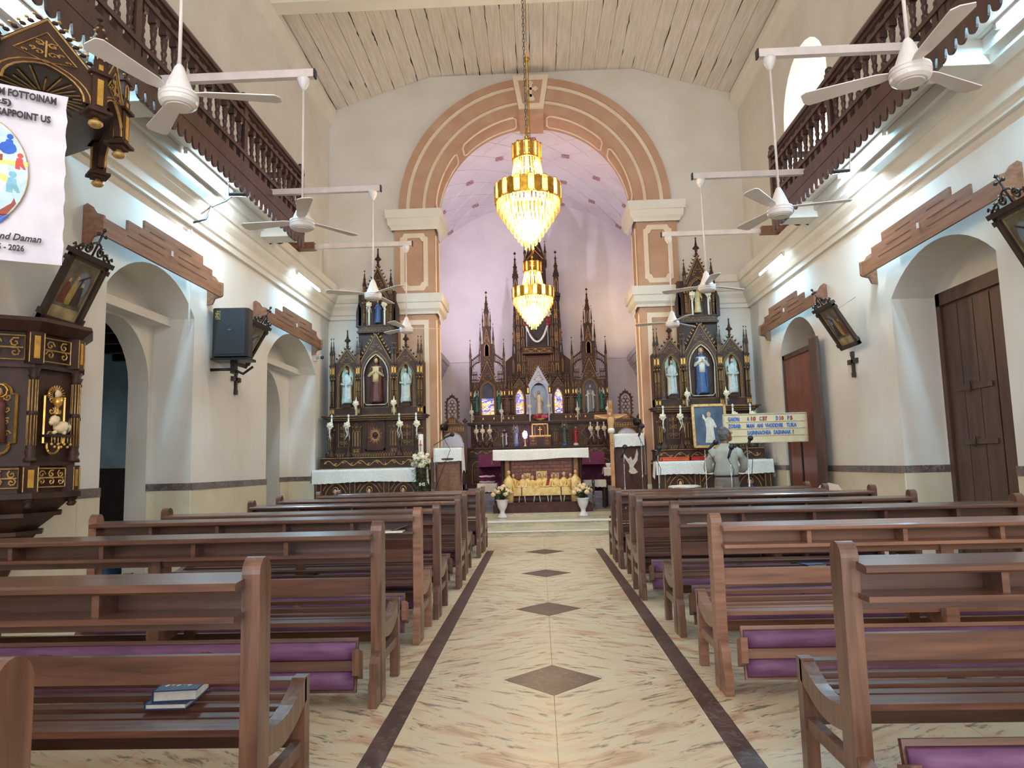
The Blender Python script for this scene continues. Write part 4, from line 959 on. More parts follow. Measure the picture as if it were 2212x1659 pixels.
# ---------------------------------------------------------------- side altars
def side_altar(cx, label, niche_back):
    p = thing('side_altar', label, 'altar', (cx, 13.55, 0))
    MB().box(-.90, .90, .06, .46, 1.45, 3.3).build('body', 'altar_wood', p); MB().box(-.36, .36, .08, .46, 3.3, 4.7).build('upper_body', 'altar_wood', p)
    # table
    MB().box(-.98, .98, -.55, .40, 0, 1.20).build('table', 'altar_wood', p); MB().box(-1.02, 1.02, -.60, -.15, 1.20, 1.235).build('table_top', 'altar_wood', p)
    for k in range(3):
        c = -.62+.62*k; f = MB()
        gl(f, [(c-.2, .2), (c-.2, .72)]+pointed(c, .2, .72, 1.0, 6)+[(c+.2, .72), (c+.2, .2)], -.555, .007); gl(f, [(c-.26, .72), (c-.24, .86), (c-.16, .98)], -.555, .006); gl(f, [(c+.26, .72), (c+.24, .86), (c+.16, .98)], -.555, .006)
        f.build('arch_moulding', W3, p)
    for k in range(4):
        c = -.93+.62*k; m = MB().box(c-.075, c+.075, -.58, -.55, .66, 1.1).box(c-.10, c+.10, -.60, -.55, .60, .66); gl(m, [(c-.045, .72), (c+.045, .72), (c+.045, 1.05), (c-.045, 1.05)], -.582, .005, 1, True); m.build('table_pilaster', W3, p); filigree(p, c-.09, c+.09, .42, .58, -.56, k, False, .004)
    MB().box(-1.02, 1.02, -.32, .06, 1.235, 1.27).box(-.99, .99, -.30, .06, 1.27, 1.44).box(-1.01, 1.01, -.32, .06, 1.44, 1.465).build('predella', 'altar_wood', p)
    filigree(p, -.95, .95, 1.285, 1.425, -.305, 3, True, .006, 'vine_carving', False)
    # lower zone
    MB().box(-.94, .94, -.12, .06, 1.465, 1.55).box(-.90, .90, -.06, .06, 1.55, 2.16).build('lower_zone', 'altar_wood', p)
    MB().box(-.18, .18, -.085, -.06, 1.60, 2.15).build('centre_panel', 'altar_wood_red', p)
    f = MB(); 
    for a, b_, c, d in ((-.19, -.16, 1.59, 2.16), (.16, .19, 1.59, 2.16), (-.19, .19, 1.59, 1.62), (-.19, .19, 2.13, 2.16)): f.box(a, b_, -.11, -.08, c, d)
    f.build('centre_panel_frame', 'altar_wood', p)
    s_ = MB()
    for k in range(24):
        a = 2*pi*k/24; R = .145 if k % 2 else .12
        s_.prism([(.06*cos(a-.10), 1.87+.07*sin(a-.10)), (R*cos(a), 1.87+R*1.25*sin(a)), (.06*cos(a+.10), 1.87+.07*sin(a+.10))], -.095, -.085, 'y', 1)
    s_.ell((-.018, -.09, 1.885), (.028, .015, .03), 8, 5, 3).ell((.018, -.09, 1.885), (.028, .015, .03), 8, 5, 3).lathe([(.001, -.045), (.042, .0)], (0, -.09, 1.88), 8, 3, True, 1, .4)
    s_.build('sunburst_emblem', W3, p)
    for x in (-.36, .36): tracery(p, x, .085, 1.66, 2.16, -.09); MB().box(x-.10, x+.10, -.11, -.06, 1.465, 1.66).build('tracery_base', 'altar_wood', p); filigree(p, x-.06, x+.06, 1.53, 1.61, -.113, 9, False, .004)
    for x in (-.84, .84): tracery(p, x, .06, 1.58, 2.12, -.09)
    for x in (-.60, .60): filigree(p, x-.11, x+.11, 1.66, 2.10, -.068, 5, False, .005)
    MB().box(-.92, .92, -.14, .2, 2.15, 2.19).box(-.97, .97, -.18, .2, 2.19, 2.225).box(-1.0, 1.0, -.20, .2, 2.225, 2.25).build('shelf', 'altar_wood', p)
    m = MB()
    for k in range(37):
        x = -.88+.0489*k
        gl(m, [(x-.016, 1.475), (x-.016, 1.52), (x, 1.545), (x+.016, 1.52), (x+.016, 1.475)], -.122, .0035)
        if abs(x) > .30: gl(m, [(x, 2.43), (x, 3.2)], .055, .003)
    for z in (2.17, 2.20, 2.24, 2.27, 2.41): gl(m, [(-.9, z), (.9, z)], {2.17: -.142, 2.20: -.182, 2.24: -.202, 2.27: -.002, 2.41: -.002}[z], .004)
    for z in (1.255, 1.45): gl(m, [(-1.0, z), (1.0, z)], -.323, .004)
    m = m.build('gilt_shafts', W3, p); m['kind'] = 'stuff'
    # reredos
    MB().box(-.90, .90, .0, .3, 2.25, 2.42).build('reredos_base', 'altar_wood', p)
    bay(p, 0, .24, 2.42, 3.02, 3.46, .31, 3.30, 3.86, -.02, .11, .10, niche_back, None, .006)
    crocket_row(p, (-.30, 3.36), (0, 3.86), .02, 8, .022, 1); crocket_row(p, (.30, 3.36), (0, 3.86), .02, 8, .022, 1)
    for sg in (-1, 1):
        c = sg*.57
        bay(p, c, .15, 2.42, 2.95, 3.24, .22, 3.28, 3.58, .0, .09, .08)
        crocket_row(p, (c-.21, 3.32), (c, 3.58), .03, 4, .026); crocket_row(p, (c+.21, 3.32), (c, 3.58), .03, 4, .026)
        finial(p, c, .05, 3.56, .38, .065)
        MB().box(c-.09, c+.09, -.04, .08, 2.42, 2.47).box(c-.075, c+.075, -.03, .08, 2.47, 2.50).build('statue_ledge', 'altar_wood', p)
        for xx in (sg*.82, sg*.875, sg*.325, sg*.37):
            y = -.05 if abs(xx) in (.82, .325) else -.02
            gold_block(p, xx, y, 2.26, 2.42, .026); colonnette(p, xx, y+.02, 2.42, 3.02, .02); gold_block(p, xx, y, 3.02, 3.22, .026)
            MB().box(xx-.033, xx+.033, y-.012, y+.06, 3.22, 3.24).build('block_cap', 'altar_wood', p)
            pinnacle(p, xx, y+.03, 3.24, 3.78 if abs(xx) > .5 else 3.80, .022)
    # upper stage
    MB().box(-.37, .37, -.02, .3, 3.86, 3.90).box(-.35, .35, .0, .3, 3.90, 3.98).box(-.39, .39, -.03, .3, 3.98, 4.0).build('frieze', 'altar_wood', p)
    z = MB(); gl(z, [(-.30+.6*i/16, 3.915+(.045 if i % 2 else 0)) for i in range(17)], -.004, .005); gl(z, [(-.31, 3.905), (.31, 3.905), (.31, 3.97), (-.31, 3.97)], -.004, .004, 1, True); z.build('zigzag_gilding', W3, p)
    bay(p, .03, .185, 4.0, 4.45, 4.72, .25, 4.62, 5.20, .02, .12, .08, 'altar_wood_red', None, .006)
    crocket_row(p, (-.22, 4.66), (.03, 5.20), .06, 8, .022); crocket_row(p, (.28, 4.66), (.03, 5.20), .06, 8, .022)
    finial(p, .03, .06, 5.16, .40, .07)
    for xx in (-.23, .29):
        colonnette(p, xx, .0, 4.0, 4.50, .022); MB().box(xx-.04, xx+.04, -.04, .1, 4.50, 4.60).build('block_cap', 'altar_wood', p); pinnacle(p, xx, .03, 4.60, 5.12, .028)
    for xx in (-.36, .38): MB().prism([(xx-.05, 4.0), (xx+.05, 4.0), (xx+.05, 4.35), (xx, 4.5), (xx-.05, 4.3)], .08, .16).build('side_scroll', 'altar_wood', p)
    # string of white lights round the centre niche
    MB().tube([(x, -.03, z) for x, z in [(-.225, 2.50), (-.235, 3.02)]+pointed(0, .235, 3.02, 3.43, 8)+[(.235, 3.02), (.225, 2.50), (.18, 2.46), (-.18, 2.46)]], .008, 5, 0, True).build('light_string', 'ribbon', p)
    return p
XL, XR = -3.13, 3.08
mat('niche_dark', S(52,46,46), S(66,58,56), scale=4, rough=.7); mat('niche_blue', S(92,100,116), S(70,74,88), scale=3, rough=.7); mat('niche_pale', S(186,204,226), S(168,188,214), scale=4, rough=.7)
side_altar(XL, 'dark gilded side altar with brown-robed statue, by the left pier', 'niche_dark')
side_altar(XR, 'dark gilded side altar with blue-mantled statue, by the right pier', 'niche_blue')
for s, cx, A in ((-1, XL, 'left'), (1, XR, 'right')):
    other = 'brown-robed statue' if s < 0 else 'blue-mantled statue'
    for sg in (-1, 1):
        statue('angel_statue', 'pale blue winged angel statue on the %s side of the %s' % ('pier' if sg*s < 0 else 'wall', other), (cx+sg*.57, 13.555, 2.50), .66, 'st_blue', wings='st_teal', group='angels of the %s altar' % other, pose='hold', mantle='st_white')
        tall_candle((cx+sg*.36+.02, 13.36, 2.25), .36, 'tall white candle with rose on %s side shelf under the %s' % ('pier' if sg*s < 0 else 'wall', other), 'tall candles under the '+other, .62, sg)
        tall_candle((cx+.03+sg*.15, 13.50, 4.0), .42, 'white candle with rose on %s side of upper niche above %s' % ('pier' if sg*s < 0 else 'wall', other), 'upper candles above the '+other, .95, sg+5)
        for k, dx in enumerate((.8, .48)):
            candlestick((cx+sg*dx, 13.34, 1.465), .80, 'gilt candlestick with white rose, %s one on %s side below %s' % (('outer', 'inner')[k], 'pier' if sg*s < 0 else 'wall', other), 'candlesticks below the '+other, k*3+sg, True, .02*sg)
    o = cloth(None, cx-1.04, cx+1.03, 12.93, 13.22, 1.245, .235, seed=s+4, side=.28); tag(o, 'white lace cloth over the table under the '+other, 'cloth')
statue('saint_statue', 'bearded statue in cream robe and brown mantle in arched niche', (XL, 13.575, 2.50), .88, 'st_brown', 'st_brown', halo=True, upper='st_cream')
statue('saint_statue', 'white-veiled statue in blue mantle in arched niche', (XR, 13.575, 2.50), .88, 'st_mblue', 'st_mblue', halo=True, veil='st_white', pose='pray', upper='st_white')
statue('saint_statue', 'small blue-cloaked statue in the upper niche over brown-robed statue', (XL+.03, 13.60, 4.06), .46, 'st_mblue', 'st_mblue', pose='pray')
statue('saint_statue', 'small pale statue in the upper niche over blue-mantled statue', (XR+.0, 13.60, 4.06), .50, 'st_cream', None, pose='open')
for s, cx in ((-1, XL), (1, XR)):
    for k in range(3):
        if s > 0 and k == 1: continue
        t = statue('saint_relief', 'half-hidden saint figure on altar table front below %s statue, %s' % ('brown-robed' if s < 0 else 'blue-mantled', ['blue tunic', 'dark robe', 'white robe'][k] if s < 0 else ['crescent halo', '', 'blue tunic and cross'][k]), (cx-.62+.62*k, 12.955, .20), .70, ['st_mblue', 'st_brown', 'st_white'][k] if s < 0 else ['st_black', '', 'st_mblue'][k], ['st_white', 'st_black', 'st_brown'][k], halo=True)
        t.scale.y = .45
# framed picture leaning on the right altar
t = thing('framed_picture', 'gilt-framed blue picture of a white-robed figure on right altar', 'picture', (XR-.03+.02, 13.10, 1.47), (radians(-5), 0, 0))
f = MB()
for a, b_, c, d in ((-.31, -.265, 0, .80), (.265, .31, 0, .80), (-.31, .31, 0, .045), (-.31, .31, .755, .80)): f.box(a, b_, -.02, .025, c, d)
f.build('frame', 'gilt', t)
mat('pic_blue', S(84,104,126), S(52,66,88), scale=4, rough=.35, coord='obj'); MB().box(-.265, .265, 0, .02, .045, .755).build('canvas', 'pic_blue', t)
q = MB().prism([(-.09, .09), (.09, .09), (.07, .35), (.085, .5), (.03, .56), (-.03, .56), (-.08, .5), (-.06, .35)], -.004, 0, 'y', 0).prism([(.038*cos(u*.628), .61+.048*sin(u*.628)) for u in range(10)], -.005, 0, 'y', 1).prism([(.08, .5), (.13, .38), (.10, .36), (.06, .42)], -.005, 0, 'y', 0).prism([(-.08, .5), (-.12, .55), (-.11, .62), (-.09, .6), (-.05, .5)], -.005, 0, 'y', 0)
q.build('painted_figure', ['st_white', 'st_skin'], t)
# plastic trays on the right table
mat('tray_orange', S(232,104,44), S(222,92,36), scale=5, rough=.4); mat('tray_red', S(196,40,40), S(180,32,34), scale=5, rough=.4)
for x, m, lb in ((XR-.68, 'tray_orange', 'orange plastic tray on the lace-covered side table'), (XR-.17, 'tray_red', 'red plastic tray on the lace-covered side table')):
    T_ = MB(); a, b_ = x-.25, x+.25
    for q in ((a, a+.012, 12.95, 13.2), (b_-.012, b_, 12.95, 13.2), (a, b_, 12.95, 12.962), (a, b_, 13.188, 13.2)): T_.box(*q, 1.25, 1.315)
    T_.box(a, b_, 12.95, 13.2, 1.247, 1.255).box(a-.02, b_+.02, 12.93, 12.95, 1.305, 1.317); tag(T_.build('plastic_tray', m), lb, 'tray')
# ---------------------------------------------------------------- main altar
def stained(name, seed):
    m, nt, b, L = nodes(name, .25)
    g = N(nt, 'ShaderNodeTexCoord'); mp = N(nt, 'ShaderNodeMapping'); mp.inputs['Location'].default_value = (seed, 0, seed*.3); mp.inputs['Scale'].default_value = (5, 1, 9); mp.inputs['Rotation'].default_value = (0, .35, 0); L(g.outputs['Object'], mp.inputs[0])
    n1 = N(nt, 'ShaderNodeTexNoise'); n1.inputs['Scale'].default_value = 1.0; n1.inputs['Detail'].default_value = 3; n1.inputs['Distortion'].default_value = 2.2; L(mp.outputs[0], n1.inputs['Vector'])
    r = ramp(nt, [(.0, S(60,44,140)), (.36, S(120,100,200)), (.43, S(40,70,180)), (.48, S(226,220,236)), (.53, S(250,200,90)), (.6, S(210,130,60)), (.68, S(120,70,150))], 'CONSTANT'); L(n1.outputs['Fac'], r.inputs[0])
    L(r.outputs[0], b.inputs['Base Color']); L(r.outputs[0], b.inputs['Emission Color']); b.inputs['Emission Strength'].default_value = .55  # glow put into the glass itself, no lamp behind it
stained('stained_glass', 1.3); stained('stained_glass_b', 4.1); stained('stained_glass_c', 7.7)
mat('white_stone', S(206,214,230), S(184,192,212), scale=5, rough=.45)
p = thing('main_altar', 'tall dark gilded main altar with spires in the chancel', 'altar', (0, 18.5, .69))
B = -.69
def Zr(z): return z+B
MB().box(-1.80, 1.80, .12, 1.0, 0, Zr(3.3)).build('body', 'altar_wood', p)
# base zone with panels
MB().box(-1.86, 1.86, -.45, .15, 0, Zr(1.45)).build('base', 'altar_wood', p)
for k in range(9):
    x = -1.6+.4*k; m = MB(); gl(m, [(x-.13, Zr(.80)), (x-.13, Zr(1.2))]+pointed(x, .13, Zr(1.2), Zr(1.36), 5)+[(x+.13, Zr(1.2)), (x+.13, Zr(.80))], -.455, .007, 1, True); gl(m, [(x-.07, Zr(.9)), (x+.07, Zr(.9)), (x+.07, Zr(1.15)), (x-.07, Zr(1.15))], -.455, .005, 1, True); m.build('base_panel', W3, p)
MB().box(-1.90, 1.90, -.50, .15, Zr(1.45), Zr(1.49)).box(-1.84, 1.84, -.46, .15, Zr(1.49), Zr(1.66)).box(-1.92, 1.92, -.52, .15, Zr(1.66), Zr(1.70)).build('lower_shelf', 'altar_wood', p)
for sg in (-1, 1): filigree(p, *sorted((sg*.35, sg*1.8)), Zr(1.52), Zr(1.64), -.465, 2, True, .006, 'vine_carving', False)
MB().box(-1.78, 1.78, -.05, .15, Zr(1.70), Zr(2.28)).build('retable', 'altar_wood', p)
for sg in (-1, 1):
    filigree(p, *sorted((sg*.52, sg*.80)), Zr(1.88), Zr(2.2), -.055, 4); tracery(p, sg*.40, .08, Zr(1.80), Zr(2.24), -.07); tracery(p, sg*.95, .08, Zr(1.80), Zr(2.24), -.07)
    for c in (1.22, 1.54):
        q = MB(); c *= sg
        for a in range(4):
            gl(q, [(c+.075*cos(a*pi/2)+.075*cos(u*.45-1.6+a*pi/2), Zr(2.03)+.085*sin(a*pi/2)+.08*sin(u*.45-1.6+a*pi/2)) for u in range(8)], -.055, .007)
        gl(q, [(c-.16, Zr(1.84)), (c+.16, Zr(1.84)), (c+.16, Zr(2.22)), (c-.16, Zr(2.22))], -.055, .005, 1, True); q.build('quatrefoil', W3, p)
MB().box(-1.84, 1.84, -.16, .15, Zr(2.28), Zr(2.31)).box(-1.88, 1.88, -.20, .15, Zr(2.31), Zr(2.345)).build('upper_shelf', 'altar_wood', p)
MB().box(-1.79, 1.79, .0, .15, Zr(2.345), Zr(2.54)).build('reredos_base', 'altar_wood', p)
for x in (-1.72, -1.46, -1.18, -.94, -.80, -.68, .68, .80, .94, 1.18, 1.46, 1.72): gold_block(p, x, -.02, Zr(2.39), Zr(2.52), .022)
# centre niche in white stone
WS = ['white_stone', 'white_stone', 'gilt', 'white_stone']
bay(p, 0, .21, Zr(2.54), Zr(3.10), Zr(3.36), .29, Zr(3.26), Zr(3.80), -.06, .17, .10, 'niche_pale', WS, .008)
for sg in (-1, 1):
    for dx in (.25, .31): colonnette(p, sg*dx, -.09, Zr(2.54), Zr(3.05), .022).data.materials[0] = MATS['white_stone']
    gold_block(p, sg*.28, -.08, Zr(3.05), Zr(3.26), .035); pinnacle(p, sg*.30, -.04, Zr(3.26), Zr(3.92), .03)
    crocket_row(p, (sg*.28, Zr(3.30)), (0, Zr(3.82)), .0, 9, .022, 1)
    # lancets with coloured glass
    c = sg*.50
    bay(p, c, .105, Zr(2.56), Zr(2.95), Zr(3.20), .17, Zr(3.26), Zr(3.52), .0, .03, .05, 'stained_glass' if sg < 0 else 'stained_glass_b')
    crocket_row(p, (c-.17, Zr(3.28)), (c, Zr(3.52)), .02, 4, .02); crocket_row(p, (c+.17, Zr(3.28)), (c, Zr(3.52)), .02, 4, .02); finial(p, c, .03, Zr(3.5), .32, .05)
    for dx in (.70, .77, .89, .96):
        colonnette(p, sg*dx, .0, Zr(2.54), Zr(3.02), .02); gold_block(p, sg*dx, -.02, Zr(3.02), Zr(3.20), .022); pinnacle(p, sg*dx, .02, Zr(3.20), Zr(3.66), .022)
    m = MB().box(sg*.83-.045, sg*.83+.045, .0, .1, Zr(2.54), Zr(3.2)); gl(m, [(sg*.83-.02, Zr(2.65)), (sg*.83-.02, Zr(2.9))]+pointed(sg*.83, .02, Zr(2.9), Zr(2.98), 3)+[(sg*.83+.02, Zr(2.65))], -.003, .004); m.build('lancet_panel', W3, p)
    # side tower
    c = sg*1.33
    MB().box(c-.44, c+.44, .05, .25, Zr(2.54), Zr(3.42)).build('side_body', 'altar_wood', p)
    bay(p, c, .165, Zr(2.56), Zr(3.18), Zr(3.40), .235, Zr(3.40), Zr(4.0), -.02, .06, .06, 'niche_blue', None, .006)
    if sg < 0: MB().box(c-.165, c+.165, .030, .038, Zr(2.56), Zr(2.98)).build('glass_panel', 'stained_glass_c', p)  # coloured below, grey above: a reflection in the glass put into colour
    for q in (-1, 1):
        a, b_ = (c+q*.24, Zr(3.42)), (c, Zr(4.0)); crocket_row(p, a, b_, .0, 8, .022)
        cc = c+q*.29
        m = MB(); gl(m, [(cc-.065, Zr(2.60)), (cc-.065, Zr(3.08))]+pointed(cc, .065, Zr(3.08), Zr(3.24), 4)+[(cc+.065, Zr(3.08)), (cc+.065, Zr(2.60))], .045, .005); m.box(cc-.07, cc+.07, -.02, .05, Zr(2.58), Zr(2.62)); filigree(p, cc-.07, cc+.07, Zr(3.26), Zr(3.40), .046, 7, False, .004); m.build('angel_niche', W3, p)
        xo = c+q*.44
        gold_block(p, xo, .0, Zr(3.02), Zr(3.2), .024); colonnette(p, xo, .02, Zr(2.54), Zr(3.02), .022); MB().box(xo-.03, xo+.03, .0, .06, Zr(3.2), Zr(3.8)).build('buttress', 'altar_wood', p); pinnacle(p, xo, .03, Zr(3.8), Zr(4.56), .028)
        # little balustrade and flying buttress
        m = MB().box(*sorted((c+q*.26, c+q*.43)), .0, .05, Zr(3.46), Zr(3.49)).box(*sorted((c+q*.26, c+q*.43)), .0, .05, Zr(3.60), Zr(3.63))
        for k in range(4): m.box(c+q*(.28+.045*k)-.008, c+q*(.28+.045*k)+.008, .01, .04, Zr(3.42), Zr(3.68)); m.ell((c+q*(.28+.045*k), .025, Zr(3.69)), .012, 5, 4)
        m.build('parapet', W3, p)
        A1 = [(c+q*(.20+.22*sin(u*.26)), Zr(3.72)+.22*cos(u*.26)) for u in range(7)]; m = MB()
        m.tube([(x, .03, z) for x, z in A1], .014, 4); m.tube([(c+q*.2, .03, Zr(4.14)), (c+q*.42, .03, Zr(3.98))], .014, 4)
        for k in range(1, 6): x = c+q*(.20+.04*k); m.tube([(x, .03, Zr(3.94-.012*k*k)), (x, .03, Zr(4.14-.029*k))], .007, 4); m.ell((x, .03, Zr(4.17-.029*k)), .014, 5, 4)
        m.build('flying_buttress', W3, p)
        pinnacle(p, c+q*.17, .03, Zr(4.25), Zr(4.98), .024); pinnacle(p, c+q*.10, .03, Zr(4.80), Zr(5.38), .018)
        pinnacle(p, c+q*.2, .02, Zr(3.95), Zr(4.4), .02)
    MB().box(c-.17, c+.17, .0, .2, Zr(3.42), Zr(4.42)).build('spire_base', 'altar_wood', p)
    bay(p, c, .055, Zr(4.10), Zr(4.32), Zr(4.42), .10, Zr(4.42), Zr(4.85), -.02, .02, .02, 'white_stone')
    MB().box(c-.105, c+.105, .0, .16, Zr(4.42), Zr(4.88)).box(c-.12, c+.12, -.01, .17, Zr(4.86), Zr(4.89)).build('spire_stage', 'altar_wood', p)
    pinnacle(p, c, .07, Zr(4.88), Zr(5.86), .055)
# slender gilt shafts across the plain fields
m = MB()
for x in [-1.78+.0445*k for k in range(81)]:
    if abs(abs(x)-.50) < .12 or abs(x) < .33 or abs(abs(x)-1.33) < .40: continue
    gl(m, [(x, Zr(2.58)), (x, Zr(3.18))], .117, .004)
for x in [-1.74+.058*k for k in range(61)]:
    if abs(x) < .30: continue
    gl(m, [(x-.02, Zr(1.74)), (x-.02, Zr(1.80)), (x, Zr(1.835)), (x+.02, Zr(1.80)), (x+.02, Zr(1.74))], -.054, .0035)
for z in (2.36, 2.53, 3.22): gl(m, [(-1.79, Zr(z)), (1.79, Zr(z))], -.004 if z < 3 else .115, .004)
m = m.build('gilt_shafts', W3, p); m['kind'] = 'stuff'
# centre tower
MB().box(-.60, .60, .10, .70, Zr(3.3), Zr(5.70)).build('tower', 'altar_wood', p)
MB().box(-.33, .33, .05, .10, Zr(3.55), Zr(4.08)).build('tower_panel', 'altar_wood_red', p)
m = MB()
for k in range(13): x = -.30+.05*k; gl(m, [(x, Zr(3.6)), (x, Zr(3.98))], .045, .004); gl(m, [(x, Zr(3.98)), (x+.025, Zr(4.03)), (x+.05, Zr(3.98))] if k < 12 else [(x, Zr(3.98)), (x, Zr(4.0))], .045, .004)
gl(m, [(-.32+.64*i/24, Zr(3.72)+(.03 if i % 2 else 0)) for i in range(25)], .043, .005); m.build('tower_ribs', W3, p)
MB().box(-.40, .40, -.18, .10, Zr(4.10), Zr(4.26)).box(-.43, .43, -.20, .10, Zr(4.26), Zr(4.29)).build('tower_balcony', 'altar_wood', p); filigree(p, -.36, .36, Zr(4.13), Zr(4.24), -.185, 6, True, .006)
MB().box(-.32, .32, .06, .10, Zr(4.29), Zr(5.15)).build('tower_niche', 'niche_dark', p)
n_ = 12; MB().tube([(-.28+.56*i/n_, -.06, Zr(4.85)-.42*(1-((i-n_/2)/(n_/2))**2)) for i in range(n_+1)], .03, 6).build('garland', 'ribbon', p)
for sg in (-1, 1):
    g_ = MB(); rose_geo(g_, (sg*.29, -.08, Zr(5.18)), .09); g_.build('garland_flower', 'rose_white', p)
    for z in (5.0, 4.9): rose_geo(MB(), (sg*.29, -.08, Zr(z)), .05).build('garland_flower', 'st_red', p)
    MB().box(*sorted((sg*.275, sg*.285)), -.06, -.05, Zr(4.3), Zr(4.9)).build('garland_post', 'candle_wax', p)
    for dx in (.38, .50): 
        m = MB().box(sg*dx-.05, sg*dx+.05, .03, .12, Zr(3.5), Zr(5.6)); 
        for k in range(6): z = 3.6+.33*k; gl(m, [(sg*dx-.03, Zr(z)), (sg*dx-.03, Zr(z+.2))]+pointed(sg*dx, .03, Zr(z+.2), Zr(z+.27), 3)+[(sg*dx+.03, Zr(z))], .027, .005)
        m.build('tower_buttress', W3, p)
    for z in (3.62, 4.45, 5.05): filigree(p, sg*.5-.04, sg*.5+.04, Zr(z), Zr(z+.25), .024, 3, False, .004)
    pinnacle(p, sg*.60, .06, Zr(4.35), Zr(5.6), .03); pinnacle(p, sg*.64, .02, Zr(3.6), Zr(4.72), .03)
    MB().box(sg*.54-.09, sg*.54+.09, .03, .2, Zr(5.66), Zr(5.72)).build('pinnacle_base', 'altar_wood', p); pinnacle(p, sg*.54, .11, Zr(5.72), Zr(6.92), .065)
    MB().prism([(sg*.6, Zr(3.3)), (sg*.86, Zr(3.3)), (sg*.86, Zr(3.98)), (sg*.6, Zr(4.2))], .3, .7).build('side_shed', 'altar_wood_red', p)
    q = MB()
    for u in range(6): q.ell((sg*(.32+.03*u), .08, Zr(5.80)+.02*(u % 2)), .03, 5, 4)
    q.build('tower_cresting', W3, p)
MB().box(-.64, .64, .06, .70, Zr(5.66), Zr(5.74)).build('tower_cornice', 'altar_wood', p)
MB().box(-.28, .28, .14, .60, Zr(5.74), Zr(6.62)).box(-.31, .31, .10, .62, Zr(6.58), Zr(6.66)).build('upper_tower', 'altar_wood', p)
bay(p, 0, .14, Zr(5.78), Zr(6.15), Zr(6.35), .22, Zr(6.3), Zr(6.58), .08, .04, .05)
MB().add([(-.27, .14, Zr(6.66)), (.27, .14, Zr(6.66)), (.27, .6, Zr(6.66)), (-.27, .6, Zr(6.66)), (-.06, .33, Zr(7.55)), (.06, .33, Zr(7.55)), (.06, .41, Zr(7.55)), (-.06, .41, Zr(7.55))], [(0,1,5,4), (1,2,6,5), (2,3,7,6), (3,0,4,7), (4,5,6,7)]).build('spire', 'altar_wood', p)
m = MB()
for k in range(4): gl(m, [(-.22+.05*k, Zr(6.7+.2*k)), (0, Zr(6.95+.2*k)), (.22-.05*k, Zr(6.7+.2*k))], .15+.05*k, .012)
m.build('spire_gilding', W3, p)
for sg in (-1, 1): pinnacle(p, sg*.27, .14, Zr(6.66), Zr(7.2), .03)
# tabernacle
tb = MB().box(-.26, .26, -.42, -.05, Zr(1.70), Zr(1.98)); tb.box(-.20, .20, -.30, -.05, Zr(1.98), Zr(2.27)); tb.build('tabernacle', 'altar_wood', p)
m = MB(); gl(m, [(-.13, Zr(1.99)), (-.13, Zr(2.14))]+pointed(0, .13, Zr(2.14), Zr(2.25), 5)+[(.13, Zr(1.99))], -.305, .008); m.box(-.12, .12, -.308, -.30, Zr(1.99), Zr(2.2), 3).box(-.2, .2, -.31, -.30, Zr(2.25), Zr(2.28), 1).box(-.21, -.18, -.31, -.30, Zr(1.98), Zr(2.27), 1).box(.18, .21, -.31, -.30, Zr(1.98), Zr(2.27), 1).box(-.27, .27, -.43, -.42, Zr(1.94), Zr(1.98), 1).box(-.008, .008, -.33, -.31, Zr(1.99), Zr(2.2), 2).box(-.05, .05, -.33, -.31, Zr(2.12), Zr(2.135), 2); m.build('tabernacle_door', W3, p)
filigree(p, -.25, -.1, Zr(1.72), Zr(1.96), -.425, 2); filigree(p, .1, .25, Zr(1.72), Zr(1.96), -.425, 2)
# things standing on the main altar
YA = 18.5
statue('saint_statue', 'white-robed statue with raised arm in pale centre niche', (0, 18.50, 2.545), .60, 'st_white', 'st_cream', pose='open', raise_r=True)
for sg, lb in ((-1, 'coloured glass panel'), (1, 'white bishop statue')):
    for q in (-1, 1): statue('angel_statue', 'green-robed angel statue flanking the %s on its %s side' % (lb, 'throne' if q*sg > 0 else 'tabernacle'), (sg*1.33+q*.29, 18.50, 2.62), .52, 'st_green', wings='st_teal', pose='hold', group='green angels flanking the '+lb)
statue('saint_statue', 'white-caped bishop statue in niche on the main altar', (1.33, 18.515, 2.56), .72, 'st_grey', 'st_white', pose='chest')
statue('saint_statue', 'black and white robed statue on main altar shelf', (-.90, 18.12, 1.70), .46, 'st_black', 'st_white', pose='chest')
statue('angel_statue', 'grey-green winged statue on blue base on main altar shelf', (-.62, 18.12, 1.70), .46, 'st_grey', wings='st_grey', ped='st_mblue', pose='pray')
statue('angel_statue', 'dark green winged statue on main altar shelf', (.62, 18.12, 1.70), .50, 'st_dkgreen', wings='st_dkgreen', ped='st_mblue', pose='pray')
statue('saint_statue', 'red-mantled statue with white base on main altar shelf', (.90, 18.12, 1.70), .42, 'st_red', 'st_red', ped='st_white')
t = thing('electric_lamp', 'glowing violet electric lamp on main altar shelf', 'lamp', (-.38, 18.10, 1.70))
emis('violet_glow', (.62, .45, 1.0, 1), 12.0)
MB().lathe([(.05, 0), (.05, .02), (.02, .04), (.02, .20), (.035, .22)], (0,0,0), 8).build('lamp_stand', 'gilt', t)
q = MB()
for k in range(7): a = k*.9; q.ell((.035*cos(a), -.02, .30+.06*sin(a)), (.03, .02, .045), 6, 5)
q.build('lit_glass', 'violet_glow', t)
l = bpy.data.lights.new('lamp_light', 'POINT'); l.energy = 2.5; l.color = (.6, .4, 1); l.shadow_soft_size = .08; o = bpy.data.objects.new('lamp_light', l); COL.objects.link(o); o.parent = t; o.location = (0, -.12, .3)
